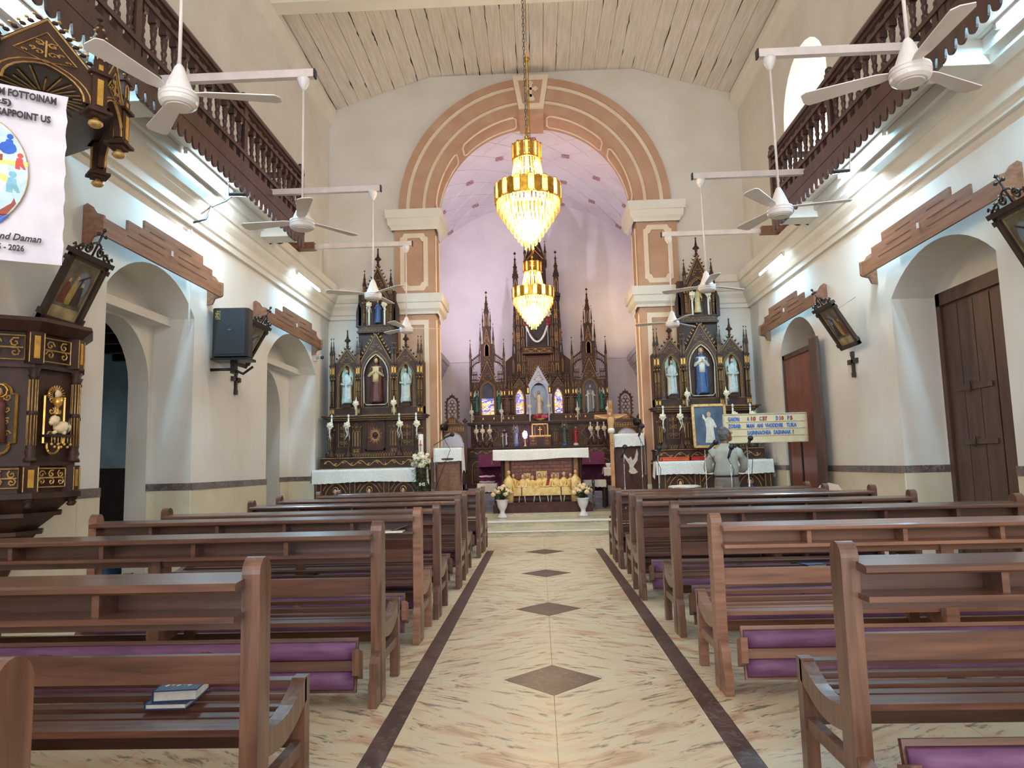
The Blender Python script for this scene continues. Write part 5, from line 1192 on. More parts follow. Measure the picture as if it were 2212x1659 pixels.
for sg, lb in ((-1, 'left of tabernacle'), (1, 'beside the crucifix')):
    for k, x in enumerate((1.62, 1.46, 1.28)): candlestick((sg*x, 18.2, 1.70), .56, 'small gilt candlestick with white rose, %s, on main altar shelf %s' % (('nearest the throne', 'middle of three', 'nearest the tabernacle')[k], 'below coloured glass' if sg < 0 else 'below bishop statue'), 'altar candlesticks %s' % ('near the coloured glass' if sg < 0 else 'near the bishop statue'), k)
    for x in (1.75, .98): tall_candle((sg*x, 18.40, 2.345), .52, 'slim white candle with rose on %s side of the %s' % ('throne' if x > 1 else 'tabernacle', 'coloured glass angels' if sg < 0 else 'bishop statue angels'), 'slim candles beside the %s' % ('coloured glass angels' if sg < 0 else 'bishop statue angels'), .55, k)
    tall_candle((sg*.245, 18.36, 2.345), .62, 'slim white candle before the pale centre niche', 'slim candles before the pale centre niche', .62, 3)
t = thing('flower_basket', 'pink and red flowers before the pale centre niche', 'flowers', (.02, 18.38, 2.345))
mat('pink_petal', S(226,110,140), S(196,60,96), scale=20, rough=.6, coord='obj'); MB().lathe([(.05, 0), (.12, .05), (.13, .07)], (0,0,0), 10).build('basket', 'gilt', t)
for k in range(16):
    a = k*2.4; r = .14*sqrt((k+.5)/16); rose_geo(MB(), (r*1.3*cos(a), -.02+r*.4*sin(a), .10+.05*(1-r/.14)+.02*(k % 2)), .042).build('flower', 'pink_petal' if k % 3 else 'st_red', t)

# ---------------------------------------------------------------- thrones
mat('silver_brocade', S(196,198,210), S(168,172,188), scale=30, rough=.4, coord='obj')
def throne(x, label):
    t = thing('throne_chair', label, 'chair', (x, 16.95, .302), group=None); b = -.302
    for sg in (-1, 1):
        MB().box(sg*.31-.035, sg*.31+.035, -.04, .06, 0, 2.2+b).build('back_post', 'altar_wood', t); MB().box(sg*.31-.03, sg*.31+.03, -.55, -.49, 0, .95+b+.2).build('front_leg', 'altar_wood', t); MB().box(sg*.31-.03, sg*.31+.03, -.55, 0, 1.10+b, 1.15+b).build('armrest', 'altar_wood', t)
        m = MB(); # fleur finials
        for dx, dz in ((0, .10), (-.035, .06), (.035, .06), (0, .03)): m.ell((sg*.30+dx, .01, 2.25+b+dz), (.022, .015, .035), 6, 5)
        m.build('fleur_finial', W3, t)
    MB().box(-.32, .32, -.55, 0, .72+b, .82+b).build('seat', 'silver_brocade', t)
    A = arc(0, 1.80+b, .25, 0, 180, 12); m = MB()
    m.prism([(-.34, 1.80+b), (-.25, 1.80+b)]+A[::-1][1:-1]+[(.25, 1.80+b), (.34, 1.80+b), (.34, 2.2+b), (-.34, 2.2+b)], -.03, .05); gl(m, A, -.033, .008); m.build('arched_top', W3, t)
    filigree(t, -.30, .30, 2.08+b, 2.18+b, -.035, 3); MB().box(-.36, .36, -.06, .07, 2.2+b, 2.24+b).build('cornice', 'altar_wood', t)
    MB().box(-.27, .27, .0, .02, .82+b, 2.06+b).build('back_cover', 'silver_brocade', t)
    m = MB().prism([(-.24, 2.24+b), (.24, 2.24+b), (0, 2.46+b)], -.02, .04); gl(m, [(-.2, 2.26+b), (.2, 2.26+b), (0, 2.44+b)], -.025, .007, 1, True); m.build('gable', W3, t); filigree(t, -.08, .08, 2.27+b, 2.36+b, -.026, 2)
    # openwork crest
    m = MB()
    for sg in (-1, 1): m.box(sg*.13-.02, sg*.13+.02, -.01, .03, 2.36+b, 2.78+b)
    P_ = pointed(0, .13, 2.74+b, 2.90+b, 5); m.tube([(x, .01, z) for x, z in P_], .025, 5)
    for k in range(5):
        for sg in (-1, 1): m.ell((sg*.165, .01, 2.42+b+.09*k), .018, 5, 4)
    for u, (x, z) in enumerate(P_[::2]): m.ell((x*1.15, .01, z+.03), .02, 5, 4)
    m.lathe([(.012, 0), (.03, .03), (.012, .05), (.001, .1)], (0, .01, 2.90+b), 6)
    m.build('openwork_crest', W3, t)
    m = MB()
    for cx_, cz in ((0, 2.78), (-.05, 2.70), (.05, 2.70), (0, 2.62), (-.05, 2.55), (.05, 2.55), (0, 2.48)): m.tube([(cx_+.045*cos(u*.785), .01, cz+b+.045*sin(u*.785)) for u in range(8)], .008, 4, 0, True)
    m.build('openwork_tracery', W3, t)
throne(-2.08, 'carved throne chair with openwork crest beside left lectern'); throne(2.04, 'carved throne chair with openwork crest behind the dove lectern')

# ---------------------------------------------------------------- front altar with relief
mat('brick_wood', S(116,58,38), S(142,76,50), scale=6, rough=.45); mat('mortar_wood', S(60,30,20), S(72,36,24), scale=9, rough=.6); mat('relief_gold', S(214,174,92), S(236,208,146), scale=9, rough=.5, coord='obj'); mat('relief_wood', S(176,116,56), S(150,92,42), scale=8, rough=.5, coord='obj')
t = thing('front_altar', 'wooden front altar with brick panel and carved supper relief', 'altar', (0, 14.45, .30)); b = -.30
MB().box(-.98, .98, -.12, .85, 0, .16).box(-.92, .92, -.08, .85, .16, .20).build('plinth', 'altar_wood_red', t)
MB().box(-.78, .78, .30, .80, .20, 1.22).build('carcass', 'mortar_wood', t)
for sg in (-1, 1):
    MB().lathe([(.05, 0), (.05, .06), (.035, .09), (.03, .5), (.035, .9), (.05, .93), (.05, 1.02)], (sg*.80, .28, .20), 10).build('corner_column', 'altar_wood', t)
    MB().box(sg*.70-.04, sg*.70+.04, .27, .30, .20, 1.20).build('corner_strip', 'relief_wood', t)
bw, bh = .155, .072; row = 0; z = .22
bm = MB().box(-bw/2+.004, bw/2-.004, 0, .02, .004, bh-.004).mesh('brick', 'brick_wood'); hb = MB().box(-bw/4+.004, bw/4-.004, 0, .02, .004, bh-.004).mesh('brick', 'brick_wood')
while z < 1.16:
    off = 0 if row % 2 else bw/2
    for k in range(9):
        x = -.62+bw*k+(.0 if row % 2 else 0)
        if row % 2: 
            if k < 8: link('brick', bm, t, (x+bw/2, .285, z))
        else:
            if k in (0, 8): link('brick', hb, t, (x+(bw/4 if k == 0 else -bw/4), .285, z))
            else: link('brick', bm, t, (x, .285, z))
    row += 1; z += bh
MB().box(-.92, .92, .16, .88, 1.20, 1.245).build('altar_top', 'altar_wood_red', t)
for x, w_, h_ in ((-.30, .14, .22), (0.0, .22, .26), (.28, .14, .22)): MB().box(x-w_/2, x+w_/2, .268, .285, .55, .55+h_).build('relief_window', 'relief_gold', t)
# carved supper table, simple robed figures behind it
st_ = thing_child('relief_table', t, (0, .05, .2)); MB().box(-.60, .60, -.02, .10, .27, .29).box(-.60, .60, -.025, -.015, .13, .28).build('table_cloth', 'relief_gold', st_)
for x in (-.45, -.36, -.15, -.06, .1, .19, .36, .45): MB().tube([(x-.02*(1 if int(x*100) % 2 else -1), .0, .0), (x, .02, .16)], .014, 6).build('trestle_leg', 'fig_white', st_)
for x in (-.41, .38): MB().box(x-.012, x+.012, -.03, -.024, .12, .29).build('table_runner', 'st_brown', st_)
rf = random.Random(3)
for k in range(12):
    x = -.66+1.32*k/11+rf.uniform(-.01, .01); hgt = .60 if k in (0, 11) else .44+.06*rf.random(); zb = 0 if k in (0, 11) else .20; mid = k in (5, 6)
    y = .0 if k in (0, 11) else .15+.04*(k % 2); lean = rf.uniform(-.04, .04) if not mid else 0
    fg = MB(); sc_ = .085 if k not in (0, 11) else .10; hh = hgt if k in (0, 11) else .27+.05*rf.random()
    rg = []
    for q, (zz, r) in enumerate(((0, .9), (.3, .85), (.6, 1.0), (.75, .9), (.86, .35), (.9, .3))): rg.append([(x+lean*zz+sc_*r*cos(a)*(1+.06*cos(6*a)), y+sc_*.7*r*sin(a), zb+.2+hh*zz) for a in [2*pi*i/14 for i in range(14)]])
    fg.loft(rg); fg.ell((x+lean, y-.01, zb+.2+hh*.9+.045), (.033, .036, .045), 8, 7, 1); fg.ell((x+lean, y+.012, zb+.2+hh*.9+.058), (.038, .036, .042), 8, 6, 2)
    for sg in (-1, 1): fg.tube([(x+lean*.7+sg*sc_*.85, y-.01, zb+.2+hh*.7), (x+sg*sc_*1.1, y-.08, zb+.2+hh*.35), (x+sg*.02+rf.uniform(-.03, .03), y-.12, zb+.2+hh*.32)], [.028, .026, .02], 6, 0)
    if mid and k == 6:
        fg.tube([(x+.06, y-.03, zb+.2+hh*.75), (x+.05, y-.07, zb+.2+hh*.3), (x+.06, y-.06, zb+.2)], [.03, .04, .04], 8, 3)
    fg.build('relief_figure', ['relief_gold', 'st_skin', 'st_hair' if k % 3 else 'relief_gold', 'st_red'], t)
o = cloth(None, -.98, .96, 14.57, 15.34, 1.56, .20, seed=9, side=.26, scal=.05); tag(o, 'white lace cloth on the brick-fronted front altar', 'cloth')

# ---------------------------------------------------------------- vases with chrysanthemums
mat('leaf_green', S(44,74,38), S(64,98,52), scale=15, rough=.5, coord='obj'); mat('mum_petal', S(244,222,186), S(232,200,152), scale=25, rough=.6, coord='obj')
def leaf_pts(mb, c, d, L_, w_, mi=0):
    d = Vector(d).normalized(); up = Vector((0,0,1)); sd = d.cross(up)
    if sd.length < .1: sd = Vector((1,0,0))
    sd.normalize(); c = Vector(c); n = sd.cross(d)*.2*w_
    mb.add([tuple(c), tuple(c+d*L_*.5+sd*w_), tuple(c+d*L_), tuple(c+d*L_*.5-sd*w_), tuple(c+d*L_*.5-n)], [(0,1,4), (1,2,4), (2,3,4), (3,0,4)], mi)
def vase(x, label, seed):
    rr = random.Random(seed); t = thing('flower_vase', label, 'vase', (x, 14.20, .225), group='white vases before the front altar')
    MB().lathe([(.10, 0), (.105, .015), (.085, .05), (.05, .09), (.045, .12), (.055, .15), (.085, .20), (.105, .27), (.11, .32), (.13, .34), (.13, .355), (.11, .35), (.10, .33)], (0,0,0), 20).build('urn', 'white_enamel', t)
    for k in range(34):
        a = rr.uniform(0, 6.28); e = rr.uniform(.0, 1.3); m = MB(); leaf_pts(m, (.06*cos(a), .06*sin(a), .38+.12*rr.random()), (cos(a)*cos(e), sin(a)*cos(e), sin(e)*.8-.1), .16, .035); m.build('leaf', 'leaf_green', t)
    n = 13
    for k in range(n):
        a = k*2.399; r = .20*sqrt((k+.3)/n); c = (r*cos(a), r*sin(a)*.8, .62-.9*r+.02*rr.random()); R = .058
        m = MB(); m.ell(c, R*.7, 8, 6)
        for q in range(14):
            th, ph = q*2.4, math.acos(1-1.3*(q+.5)/14); v = (sin(ph)*cos(th), sin(ph)*sin(th), cos(ph)); m.ell((c[0]+R*.6*v[0], c[1]+R*.6*v[1], c[2]+R*.55*v[2]), (R*.4, R*.4, R*.3), 5, 4)
        m.tube([(c[0]*.2, c[1]*.2, .34), tuple(c)], .006, 4, 1); m.build('chrysanthemum', ['mum_petal', 'leaf_green'], t)
vase(-.79, 'white urn of cream chrysanthemums standing at the left end of front altar', 1); vase(.79, 'white urn of cream chrysanthemums standing at the right end of front altar', 2)

# ---------------------------------------------------------------- lecterns, crucifix, chancel furniture
t = thing('lectern', 'brown wooden lectern with lace cloth near the paschal candle', 'lectern', (-1.75, 13.66, .222))
MB().box(-.21, .21, -.15, .2, 0, 1.15).build('body', 'door_red', t)
for a, b_, c, d in ((-.19, -.01, .06, .86), (.01, .19, .06, .86), (-.19, -.01, .90, 1.1), (.01, .19, .90, 1.1)): MB().box(a, b_, -.16, -.15, c, d).build('panel', 'board_wood', t)
MB().box(-.25, .25, -.22, .22, 0, .0 + .05).build('foot', 'altar_wood_red', t); MB().prism([(-.25, 1.18), (.25, 1.40), (.25, 1.37), (-.25, 1.15)], -.24, .24, 'x').build('desk', 'altar_wood_red', t)
o = cloth(None, -2.02, -1.49, 13.42, 13.84, 1.60, .24, seed=3, side=.46); tag(o, 'white lace cloth draped over the brown lectern', 'cloth')
t = thing('lectern', 'dark wooden lectern with carved white dove', 'lectern', (1.68, 13.95, .225))
MB().box(-.26, .26, -.12, .25, 0, 1.34).build('body', 'altar_wood_red', t); MB().box(-.30, .30, -.18, .28, 0, .06).build('foot', 'altar_wood', t)
MB().prism([(-.2, 1.34), (.27, 1.52), (.27, 1.49), (-.2, 1.31)], -.27, .27, 'x').build('desk', 'altar_wood_red', t)
dv = MB().prism([(-.02, 1.08), (.03, 1.13), (.06, 1.05), (.10, 1.10), (.15, 1.28), (.17, 1.18), (.15, 1.05), (.09, .97), (.07, .93), (.12, .87), (.15, .83), (.10, .80), (.02, .80), (-.02, .84), (.0, .9), (-.01, .98), (-.10, 1.12), (-.13, 1.22), (-.08, 1.16)], -.15, -.12); dv.ell((-.01, -.14, 1.06), (.03, .02, .035), 7, 5); dv.build('dove', 'fig_white', t)
m = MB()
for k in range(7): a = radians(-130+14*k); m.tube([(.03, -.123, .82), (.03+.5*cos(a)*.5, -.123, .82+.6*sin(a))], .003, 3)
m.build('ray_line', 'altar_wood', t)
o = cloth(None, 1.40, 1.97, 13.74, 14.20, 1.79, .24, seed=6, side=.30); tag(o, 'white lace cloth draped over the dove lectern', 'cloth')
# processional crucifix
mat('fig_flesh', S(214,172,118), S(196,150,96), scale=12, rough=.5, coord='obj'); mat('cross_wood', S(170,116,66), S(190,138,84), scale=6, rough=.5)
t = thing('crucifix', 'light wooden crucifix with carved figure beside dove lectern', 'crucifix', (1.33, 13.55, .225), (0, 0, radians(-6))); b = -.225
MB().box(-.035, .035, 0, .03, 0, 2.42+b).build('upright', 'cross_wood', t); MB().box(-.31, .31, 0, .03, 2.08+b, 2.155+b).build('crossbar', 'cross_wood', t); MB().box(-.03, .03, -.012, 0, 2.27+b, 2.35+b).build('title_plate', 'relief_wood', t); MB().lathe([(.10, 0), (.10, .03), (.05, .06), (.03, .12)], (0, .01, 0), 10).build('base', 'altar_wood', t)
fg = MB(); rg = []
for zz, rx, ry, dx in ((1.60,.018,.018,0), (1.66,.022,.022,0), (1.72,.03,.03,.0), (1.80,.045,.035,.0), (1.87,.058,.04,-.005), (1.93,.05,.034,-.004), (1.99,.062,.042,0), (2.05,.07,.045,0), (2.09,.05,.032,0), (2.115,.02,.02,.0)): rg.append([(dx+rx*cos(a), -.045+ry*sin(a), zz+b) for a in [2*pi*i/12 for i in range(12)]])
fg.loft(rg); fg.ell((-.012, -.065, 2.145+b), (.03, .035, .042), 9, 7)
for sg in (-1, 1): fg.tube([(sg*.055, -.045, 2.08+b), (sg*.15, -.05, 2.085+b), (sg*.28, -.02, 2.13+b)], [.022, .018, .012], 7); fg.ell((sg*.285, -.02, 2.132+b), .016, 6, 5)
fg.ell((.008, -.06, 1.59+b), (.02, .035, .015), 6, 5); fg.build('carved_figure', 'fig_flesh', t)
MB().lathe([(.06, 0), (.066, .05), (.056, .09)], (0, -.045, 1.80+b), 12, 0, True, 1, .75).build('loin_cloth', 'candle_wax', t); MB().ell((-.012, -.052, 2.155+b), (.035, .034, .042), 9, 6).build('hair', 'relief_wood', t)
# purple presider chairs, side tables
mat('velvet', S(104,24,66), S(84,16,52), scale=12, rough=.75)
for x, lb in ((-1.13, 'purple velvet armchair behind the front altar near folded cloths'), (1.15, 'purple velvet armchair behind the front altar near the small table')):
    t = thing('armchair', lb, 'chair', (x*1.02, 16.4, .302)); b = -.302
    MB().box(-.27, .27, .0, .10, .62+b, 1.50+b).build('backrest', 'velvet', t); MB().box(-.27, .27, -.5, .0, .70+b, .80+b).build('seat', 'velvet', t); MB().box(-.27, .27, -.52, -.0, 1.22+b, 1.245+b).build('cushion_piping', 'velvet', t)
    for sx in (-.25, .25):
        for sy in (-.47, .06): MB().box(sx-.025, sx+.025, sy-.025, sy+.025, 0, .70+b).build('leg', 'altar_wood', t)
        MB().box(sx-.03, sx+.03, -.5, .02, 1.0+b, 1.05+b).build('armrest', 'altar_wood', t)
def small_table(x, y, w_, d, z, lb, drop, base=.302):
    t = thing('side_table', lb, 'table', (x, y, base)); MB().box(-w_/2, w_/2, -d/2, d/2, z-base-.03, z-base).build('table_top', 'altar_wood', t)
    for sx in (-1, 1):
        for sy in (-1, 1): MB().box(sx*(w_/2-.03)-.018, sx*(w_/2-.03)+.018, sy*(d/2-.03)-.018, sy*(d/2-.03)+.018, 0, z-base-.03).build('leg', 'altar_wood', t)
    cloth(t, -w_/2-.01, w_/2+.01, -d/2-.015, d/2, z-base+.008, drop, 'candle_wax', 'table_cloth', drop*.9, 2)
    return t
small_table(-1.17, 15.6, .40, .40, .86, 'small white-covered table with folded purple cloths', .18)
mat('cloth_purple', S(128,30,84), S(104,20,66), scale=9, rough=.8); mat('cloth_pink', S(222,196,206), S(206,176,190), scale=9, rough=.8)
for k, (m_, lb) in enumerate((('cloth_pink', 'pale folded cloth at the bottom of pile on small table'), ('cloth_purple', 'purple folded cloth in the middle of pile on small table'), ('cloth_pink', 'pale folded cloth on top of pile on small table'))):
    z = .875+.055*k; r_ = []
    for i in range(9): x = -1.34+.34*i/8; r_.append([(x, 15.5+.1*cos(a), z+.028+.026*(.5 if i in (0, 8) else 1)*sin(a)+.006*sin(i*1.7+k)) for a in [2*pi*q/12 for q in range(12)]])
    tag(MB().loft(r_).build('folded_cloth', m_), lb, 'cloth')
small_table(1.13, 15.55, .44, .42, .88, 'low side table with pale cloth by the steel post', .14)
small_table(1.50, 15.9, .26, .26, 1.14, 'small stand with white cloth and potted plant', .18)
t = thing('potted_plant', 'small green plant in white pot on the cloth-covered stand', 'plant', (1.47, 15.85, 1.15)); MB().lathe([(.04, 0), (.06, .09), (.055, .09), (.05, .08)], (0,0,0), 10).build('pot', 'white_enamel', t)
for k in range(22):
    a = k*2.4; m = MB(); leaf_pts(m, (0, 0, .08), (cos(a), sin(a), .5+.5*(k % 3)), .08, .018); m.build('leaf', 'leaf_green', t)
t = thing('steel_post', 'short dark steel post on the chancel floor', 'post', (1.06, 14.95, .302)); MB().lathe([(.05, 0), (.05, .02), (.022, .03), (.022, .38), (.028, .39), (.028, .52), (.035, .54), (.03, .60), (.001, .61)], (0,0,0), 10).build('post', 'steel', t); MB().lathe([(.03, 0), (.03, .03)], (0,0,.25), 10).build('collar', 'chrome', t)
# chancel spotlights on the cornices
def spot(loc, tgt, label, pw, col, size=1.2, blend=.8):
    t = thing('spotlight', label, 'lamp', loc); d = Vector(tgt)-Vector(loc); q = d.to_track_quat('-Z', 'Y')
    T = q.to_matrix().to_4x4()
    MB().lathe([(.02, .12), (.05, .10), (.06, .05), (.09, -.06), (.085, -.06), (.05, .04)], (0,0,0), 12, 0, True, 1, 1, T).build('housing', 'black_metal', t); MB().tube([(0, 0, -.12), (0, 0, 0)], .012, 6).build('bracket', 'black_metal', t)
    MB().lathe([(.078, -.05), (.001, -.048)], (0,0,0), 12, 0, True, 1, 1, T).build('lens', 'bulb_glass', t)
    l = bpy.data.lights.new('lamp_light', 'SPOT'); l.energy = pw; l.color = col; l.spot_size = size; l.spot_blend = blend; l.shadow_soft_size = .07
    o = bpy.data.objects.new('lamp_light', l); COL.objects.link(o); o.parent = t; o.rotation_mode = 'QUATERNION'; o.rotation_quaternion = q; o.location = tuple(d.normalized()*.08)
SP = 1.0
spot((-2.40, 15.6, 4.32), (-.3, 18.6, 8.0), 'black spotlight on the left chancel cornice', 240*SP, (.84, .80, 1.0), 2.4, 1)
spot((2.40, 15.6, 4.32), (1.0, 15.9, 8.5), 'black spotlight on the right chancel cornice', 100*SP, (1.0, .55, .52), 1.3, 1)
spot((2.62, 17.0, 4.32), (2.2, 20.0, 5.6), 'added spotlight casting the warm patch on right chancel wall', 110*SP, (1.0, .76, .40), .95, 1)  # added lamp: stands in for the sun-coloured patch on the back wall
spot((-2.62, 17.4, 4.32), (-.8, 20.0, 6.0), 'black spotlight far along the left chancel cornice', 90*SP, (.88, .82, 1.0), 2.2, 1)
spot((-1.98, 14.55, 2.05), (-.4, 17.5, 2.4), 'black spotlight on the left pier beside altar shelf', 45, (.95, .9, 1.0), 1.8, 1)
spot((1.98, 14.55, 2.05), (.4, 17.5, 2.4), 'black spotlight on the right pier behind the lectern', 45, (.95, .9, 1.0), 1.8, 1)
# ---------------------------------------------------------------- chandeliers
def crystal_mat():
    m = bpy.data.materials.new('crystal'); m.use_nodes = True; nt = m.node_tree; MATS['crystal'] = m; L = nt.links.new
    for n in list(nt.nodes): nt.nodes.remove(n)
    o = N(nt, 'ShaderNodeOutputMaterial'); tr = N(nt, 'ShaderNodeBsdfTranslucent'); tp = N(nt, 'ShaderNodeBsdfTransparent'); gl_ = N(nt, 'ShaderNodeBsdfGlossy')
    g = N(nt, 'ShaderNodeNewGeometry'); nz = N(nt, 'ShaderNodeTexNoise'); nz.inputs['Scale'].default_value = 60; L(g.outputs['Position'], nz.inputs['Vector'])
    r = ramp(nt, [(.38, (.72, .42, .10, 1)), (.62, (.95, .80, .48, 1))]); L(nz.outputs['Fac'], r.inputs[0]); L(r.outputs[0], tr.inputs['Color'])
    tp.inputs['Color'].default_value = (1, .93, .76, 1); gl_.inputs['Roughness'].default_value = .12; gl_.inputs['Color'].default_value = (1, .9, .6, 1)
    m1 = N(nt, 'ShaderNodeMixShader'); m1.inputs[0].default_value = .55; L(tr.outputs[0], m1.inputs[1]); L(tp.outputs[0], m1.inputs[2])
    m2 = N(nt, 'ShaderNodeMixShader'); m2.inputs[0].default_value = .16; L(m1.outputs[0], m2.inputs[1]); L(gl_.outputs[0], m2.inputs[2]); L(m2.outputs[0], o.inputs[0])
crystal_mat(); mat('chand_gold', S(224,176,74), S(188,134,44), scale=18, rough=.22, metal=.9)
def chandelier(loc, k, ztop, label):
    t = thing('chandelier', label, 'chandelier', loc, group='crystal chandeliers over the aisle'); t.scale = (k, k, k); ct = (ztop-loc[2])/k
    # z local: 0 bottom tip .. 1.41 top
    fr = MB()
    for r, z in ((.185, 1.40), (.185, 1.20), (.42, .82), (.42, .64)): fr.tube([(r*cos(2*pi*i/32), r*sin(2*pi*i/32), z) for i in range(32)], .010, 5, 0, True)
    for a in range(6):
        c, s_ = cos(a*pi/3), sin(a*pi/3); fr.tube([(0, 0, 1.42), (.17*c, .17*s_, 1.38), (.15*c, .15*s_, 1.18), (.19*c, .19*s_, .86), (.40*c, .40*s_, .82), (.40*c, .40*s_, .66)], .007, 4)
    fr.lathe([(.012, .3), (.012, 1.5), (.03, 1.52), (.012, 1.56), (.02, 1.6), (.006, 1.64)], (0,0,0), 8); fr.build('frame', 'chand_gold', t)
    pm = {}
    for key, (w_, h_) in dict(a=(.021, .215), b=(.043, .225)).items():
        for cl in (0, 1):
            m = MB(); m.prism([(-w_, .02), (-w_*.5, 0), (w_*.5, 0), (w_, .02), (w_, h_-.02), (w_*.5, h_), (-w_*.5, h_), (-w_, h_-.02)], -.005, .005, 'y', 0)
            if cl: m.tube([(-w_, -.005, .02), (-w_*.5, -.005, 0), (w_*.5, -.005, 0), (w_, -.005, .02), (w_, -.005, h_-.02), (w_*.5, -.005, h_), (-w_*.5, -.005, h_), (-w_, -.005, h_-.02)], .005, 4, 1, True)
            pm[key+str(cl)] = m.mesh('plate', ['chand_gold', 'chand_gold'] if not cl else ['crystal', 'chand_gold'])
    for n, R, z, key in ((20, .19, 1.19, 'a'), (30, .43, .62, 'b')):
        for i in range(n):
            a = 2*pi*i/n; link('plate', pm[key+str(i % 2)], t, (R*cos(a), R*sin(a), z+(.012 if i % 2 else 0)), (0, 0, a+pi/2))
    # bead strings of the neck
    bd = MB()
    for i in range(30):
        a = 2*pi*i/30
        for q in range(13):
            u = q/12; r = .165+.05*u+.02*u*u; bd.ell((r*cos(a), r*sin(a), 1.20-.37*u), (.011, .011, .014), 5, 4)
    o = bd.build('bead_strings', 'crystal', t); o['kind'] = 'stuff'
    tiers = [(.405, .66, .15, 50), (.365, .565, .12, 44), (.325, .49, .11, 40), (.28, .42, .11, 35), (.235, .355, .11, 30), (.19, .29, .11, 24), (.145, .225, .11, 19), (.10, .165, .10, 13), (.055, .12, .12, 8)]
    for R, z, h_, n in tiers:
        c = MB()
        for i in range(n):
            a = 2*pi*(i+.5*(n % 2))/n; T = Matrix.Translation((R*cos(a), R*sin(a), z-h_)) @ Matrix.Rotation(a+pi/2, 4, 'Z')
            c.prism([(-.013, .02), (0, 0), (.013, .02), (.013, h_-.008), (0, h_), (-.013, h_-.008)], -.006, .006, 'y', 0, T)
        o = c.build('crystal_tier', 'crystal', t); o['kind'] = 'stuff'
    bm = MB().lathe([(.008, 0), (.012, .02), (.02, .05), (.012, .08), (.001, .10)], (0,0,0), 8).mesh('bulb', 'bulb_glow')
    for i in range(8): a = 2*pi*i/8; link('bulb', bm, t, (.27*cos(a), .27*sin(a), .56))
    for i in range(4): a = 2*pi*i/4; link('bulb', bm, t, (.10*cos(a), .10*sin(a), 1.10)); link('bulb', bm, t, (.12*cos(a), .12*sin(a), .36))
    # chain
    ch = MB(); z = 1.64; i = 0
    while z < ct:
        T = Matrix.Translation((0, 0, z+.03)) @ Matrix.Rotation(pi/2*(i % 2)+.3, 4, 'Z')
        ch.tube([(.014*cos(u*pi/4), 0, .036*sin(u*pi/4)) for u in range(8)], .005, 4, 0, True, True, T); z += .055; i += 1
    ch.build('chain', 'steel', t)
    MB().tube([(.03, .01, 1.60), (.035, .015, ct*.6), (.03, .0, ct)], .007, 5).build('power_cord', 'chand_gold', t)
    MB().lathe([(.07, 0), (.05, -.05), (.01, -.06)], (0, 0, ct), 12).build('ceiling_rose', 'chand_gold', t)
    for z, pw, sz in ((.50, .55, .14), (1.08, .22, .07), (.26, .23, .08)):
        l = bpy.data.lights.new('lamp_light', 'POINT'); l.energy = CHAND_W*pw; l.color = (1, .80, .52); l.shadow_soft_size = sz
        o = bpy.data.objects.new('lamp_light', l); COL.objects.link(o); o.parent = t; o.location = (0, 0, z)
chandelier((-.09, 9.0, 4.01), 1.0, 9.32, 'large crystal chandelier of gold plates over the nave aisle')
chandelier((-.07, 13.5, 3.82), .93, 9.32, 'crystal chandelier hanging before the chancel arch')

# ---------------------------------------------------------------- pulpit with canopy
PX, PY = -4.2, 5.45
def pv(a, R): return (R*cos(radians(a)), R*sin(radians(a)))
t = thing('pulpit', 'dark gilded wall pulpit with carved lamb panel', 'pulpit', (PX, PY, 0))
VA = (-80, -35, 10, 55)
def poly(R): return [(0.005, -R*.98)]+[pv(a, R) for a in VA]+[(0.005, R*.98)]
def slab_p(R, z0, z1, m='altar_wood', nm='moulding', R2=None):
    mb = MB(); A = poly(R); Bq = poly(R2 or R); n = len(A)
    mb.add([(x, y, z0) for x, y in A]+[(x, y, z1) for x, y in Bq], [tuple(range(n))[::-1], tuple(range(n, 2*n))]+[(i, (i+1) % n, (i+1) % n+n, i+n) for i in range(n)]); return mb.build(nm, m, t)
slab_p(.46, 1.10, 2.38, nm='tub'); slab_p(.60, 2.40, 2.43, nm='top_ledge', R2=.59); slab_p(.52, 2.33, 2.40, nm='cornice', R2=.60); slab_p(.50, 2.06, 2.09, nm='moulding'); slab_p(.50, 1.33, 1.36, nm='moulding'); slab_p(.56, 1.09, 1.13, nm='bottom_moulding')
for i, (r0, r1, z0, z1) in enumerate(((.38, .50, .98, 1.09), (.42, .42, .95, .98), (.24, .38, .84, .95), (.29, .29, .81, .84), (.14, .25, .66, .81), (.17, .17, .63, .66), (.03, .12, .42, .63))): slab_p(r0, z0, z1, nm='corbel_step', R2=r1)
def facet_local(a0, a1, R):
    A, Bq = Vector(pv(a0, R)), Vector(pv(a1, R)); m = (A+Bq)/2; ang = atan2(m.y, m.x); return m, ang+pi/2, (Bq-A).length
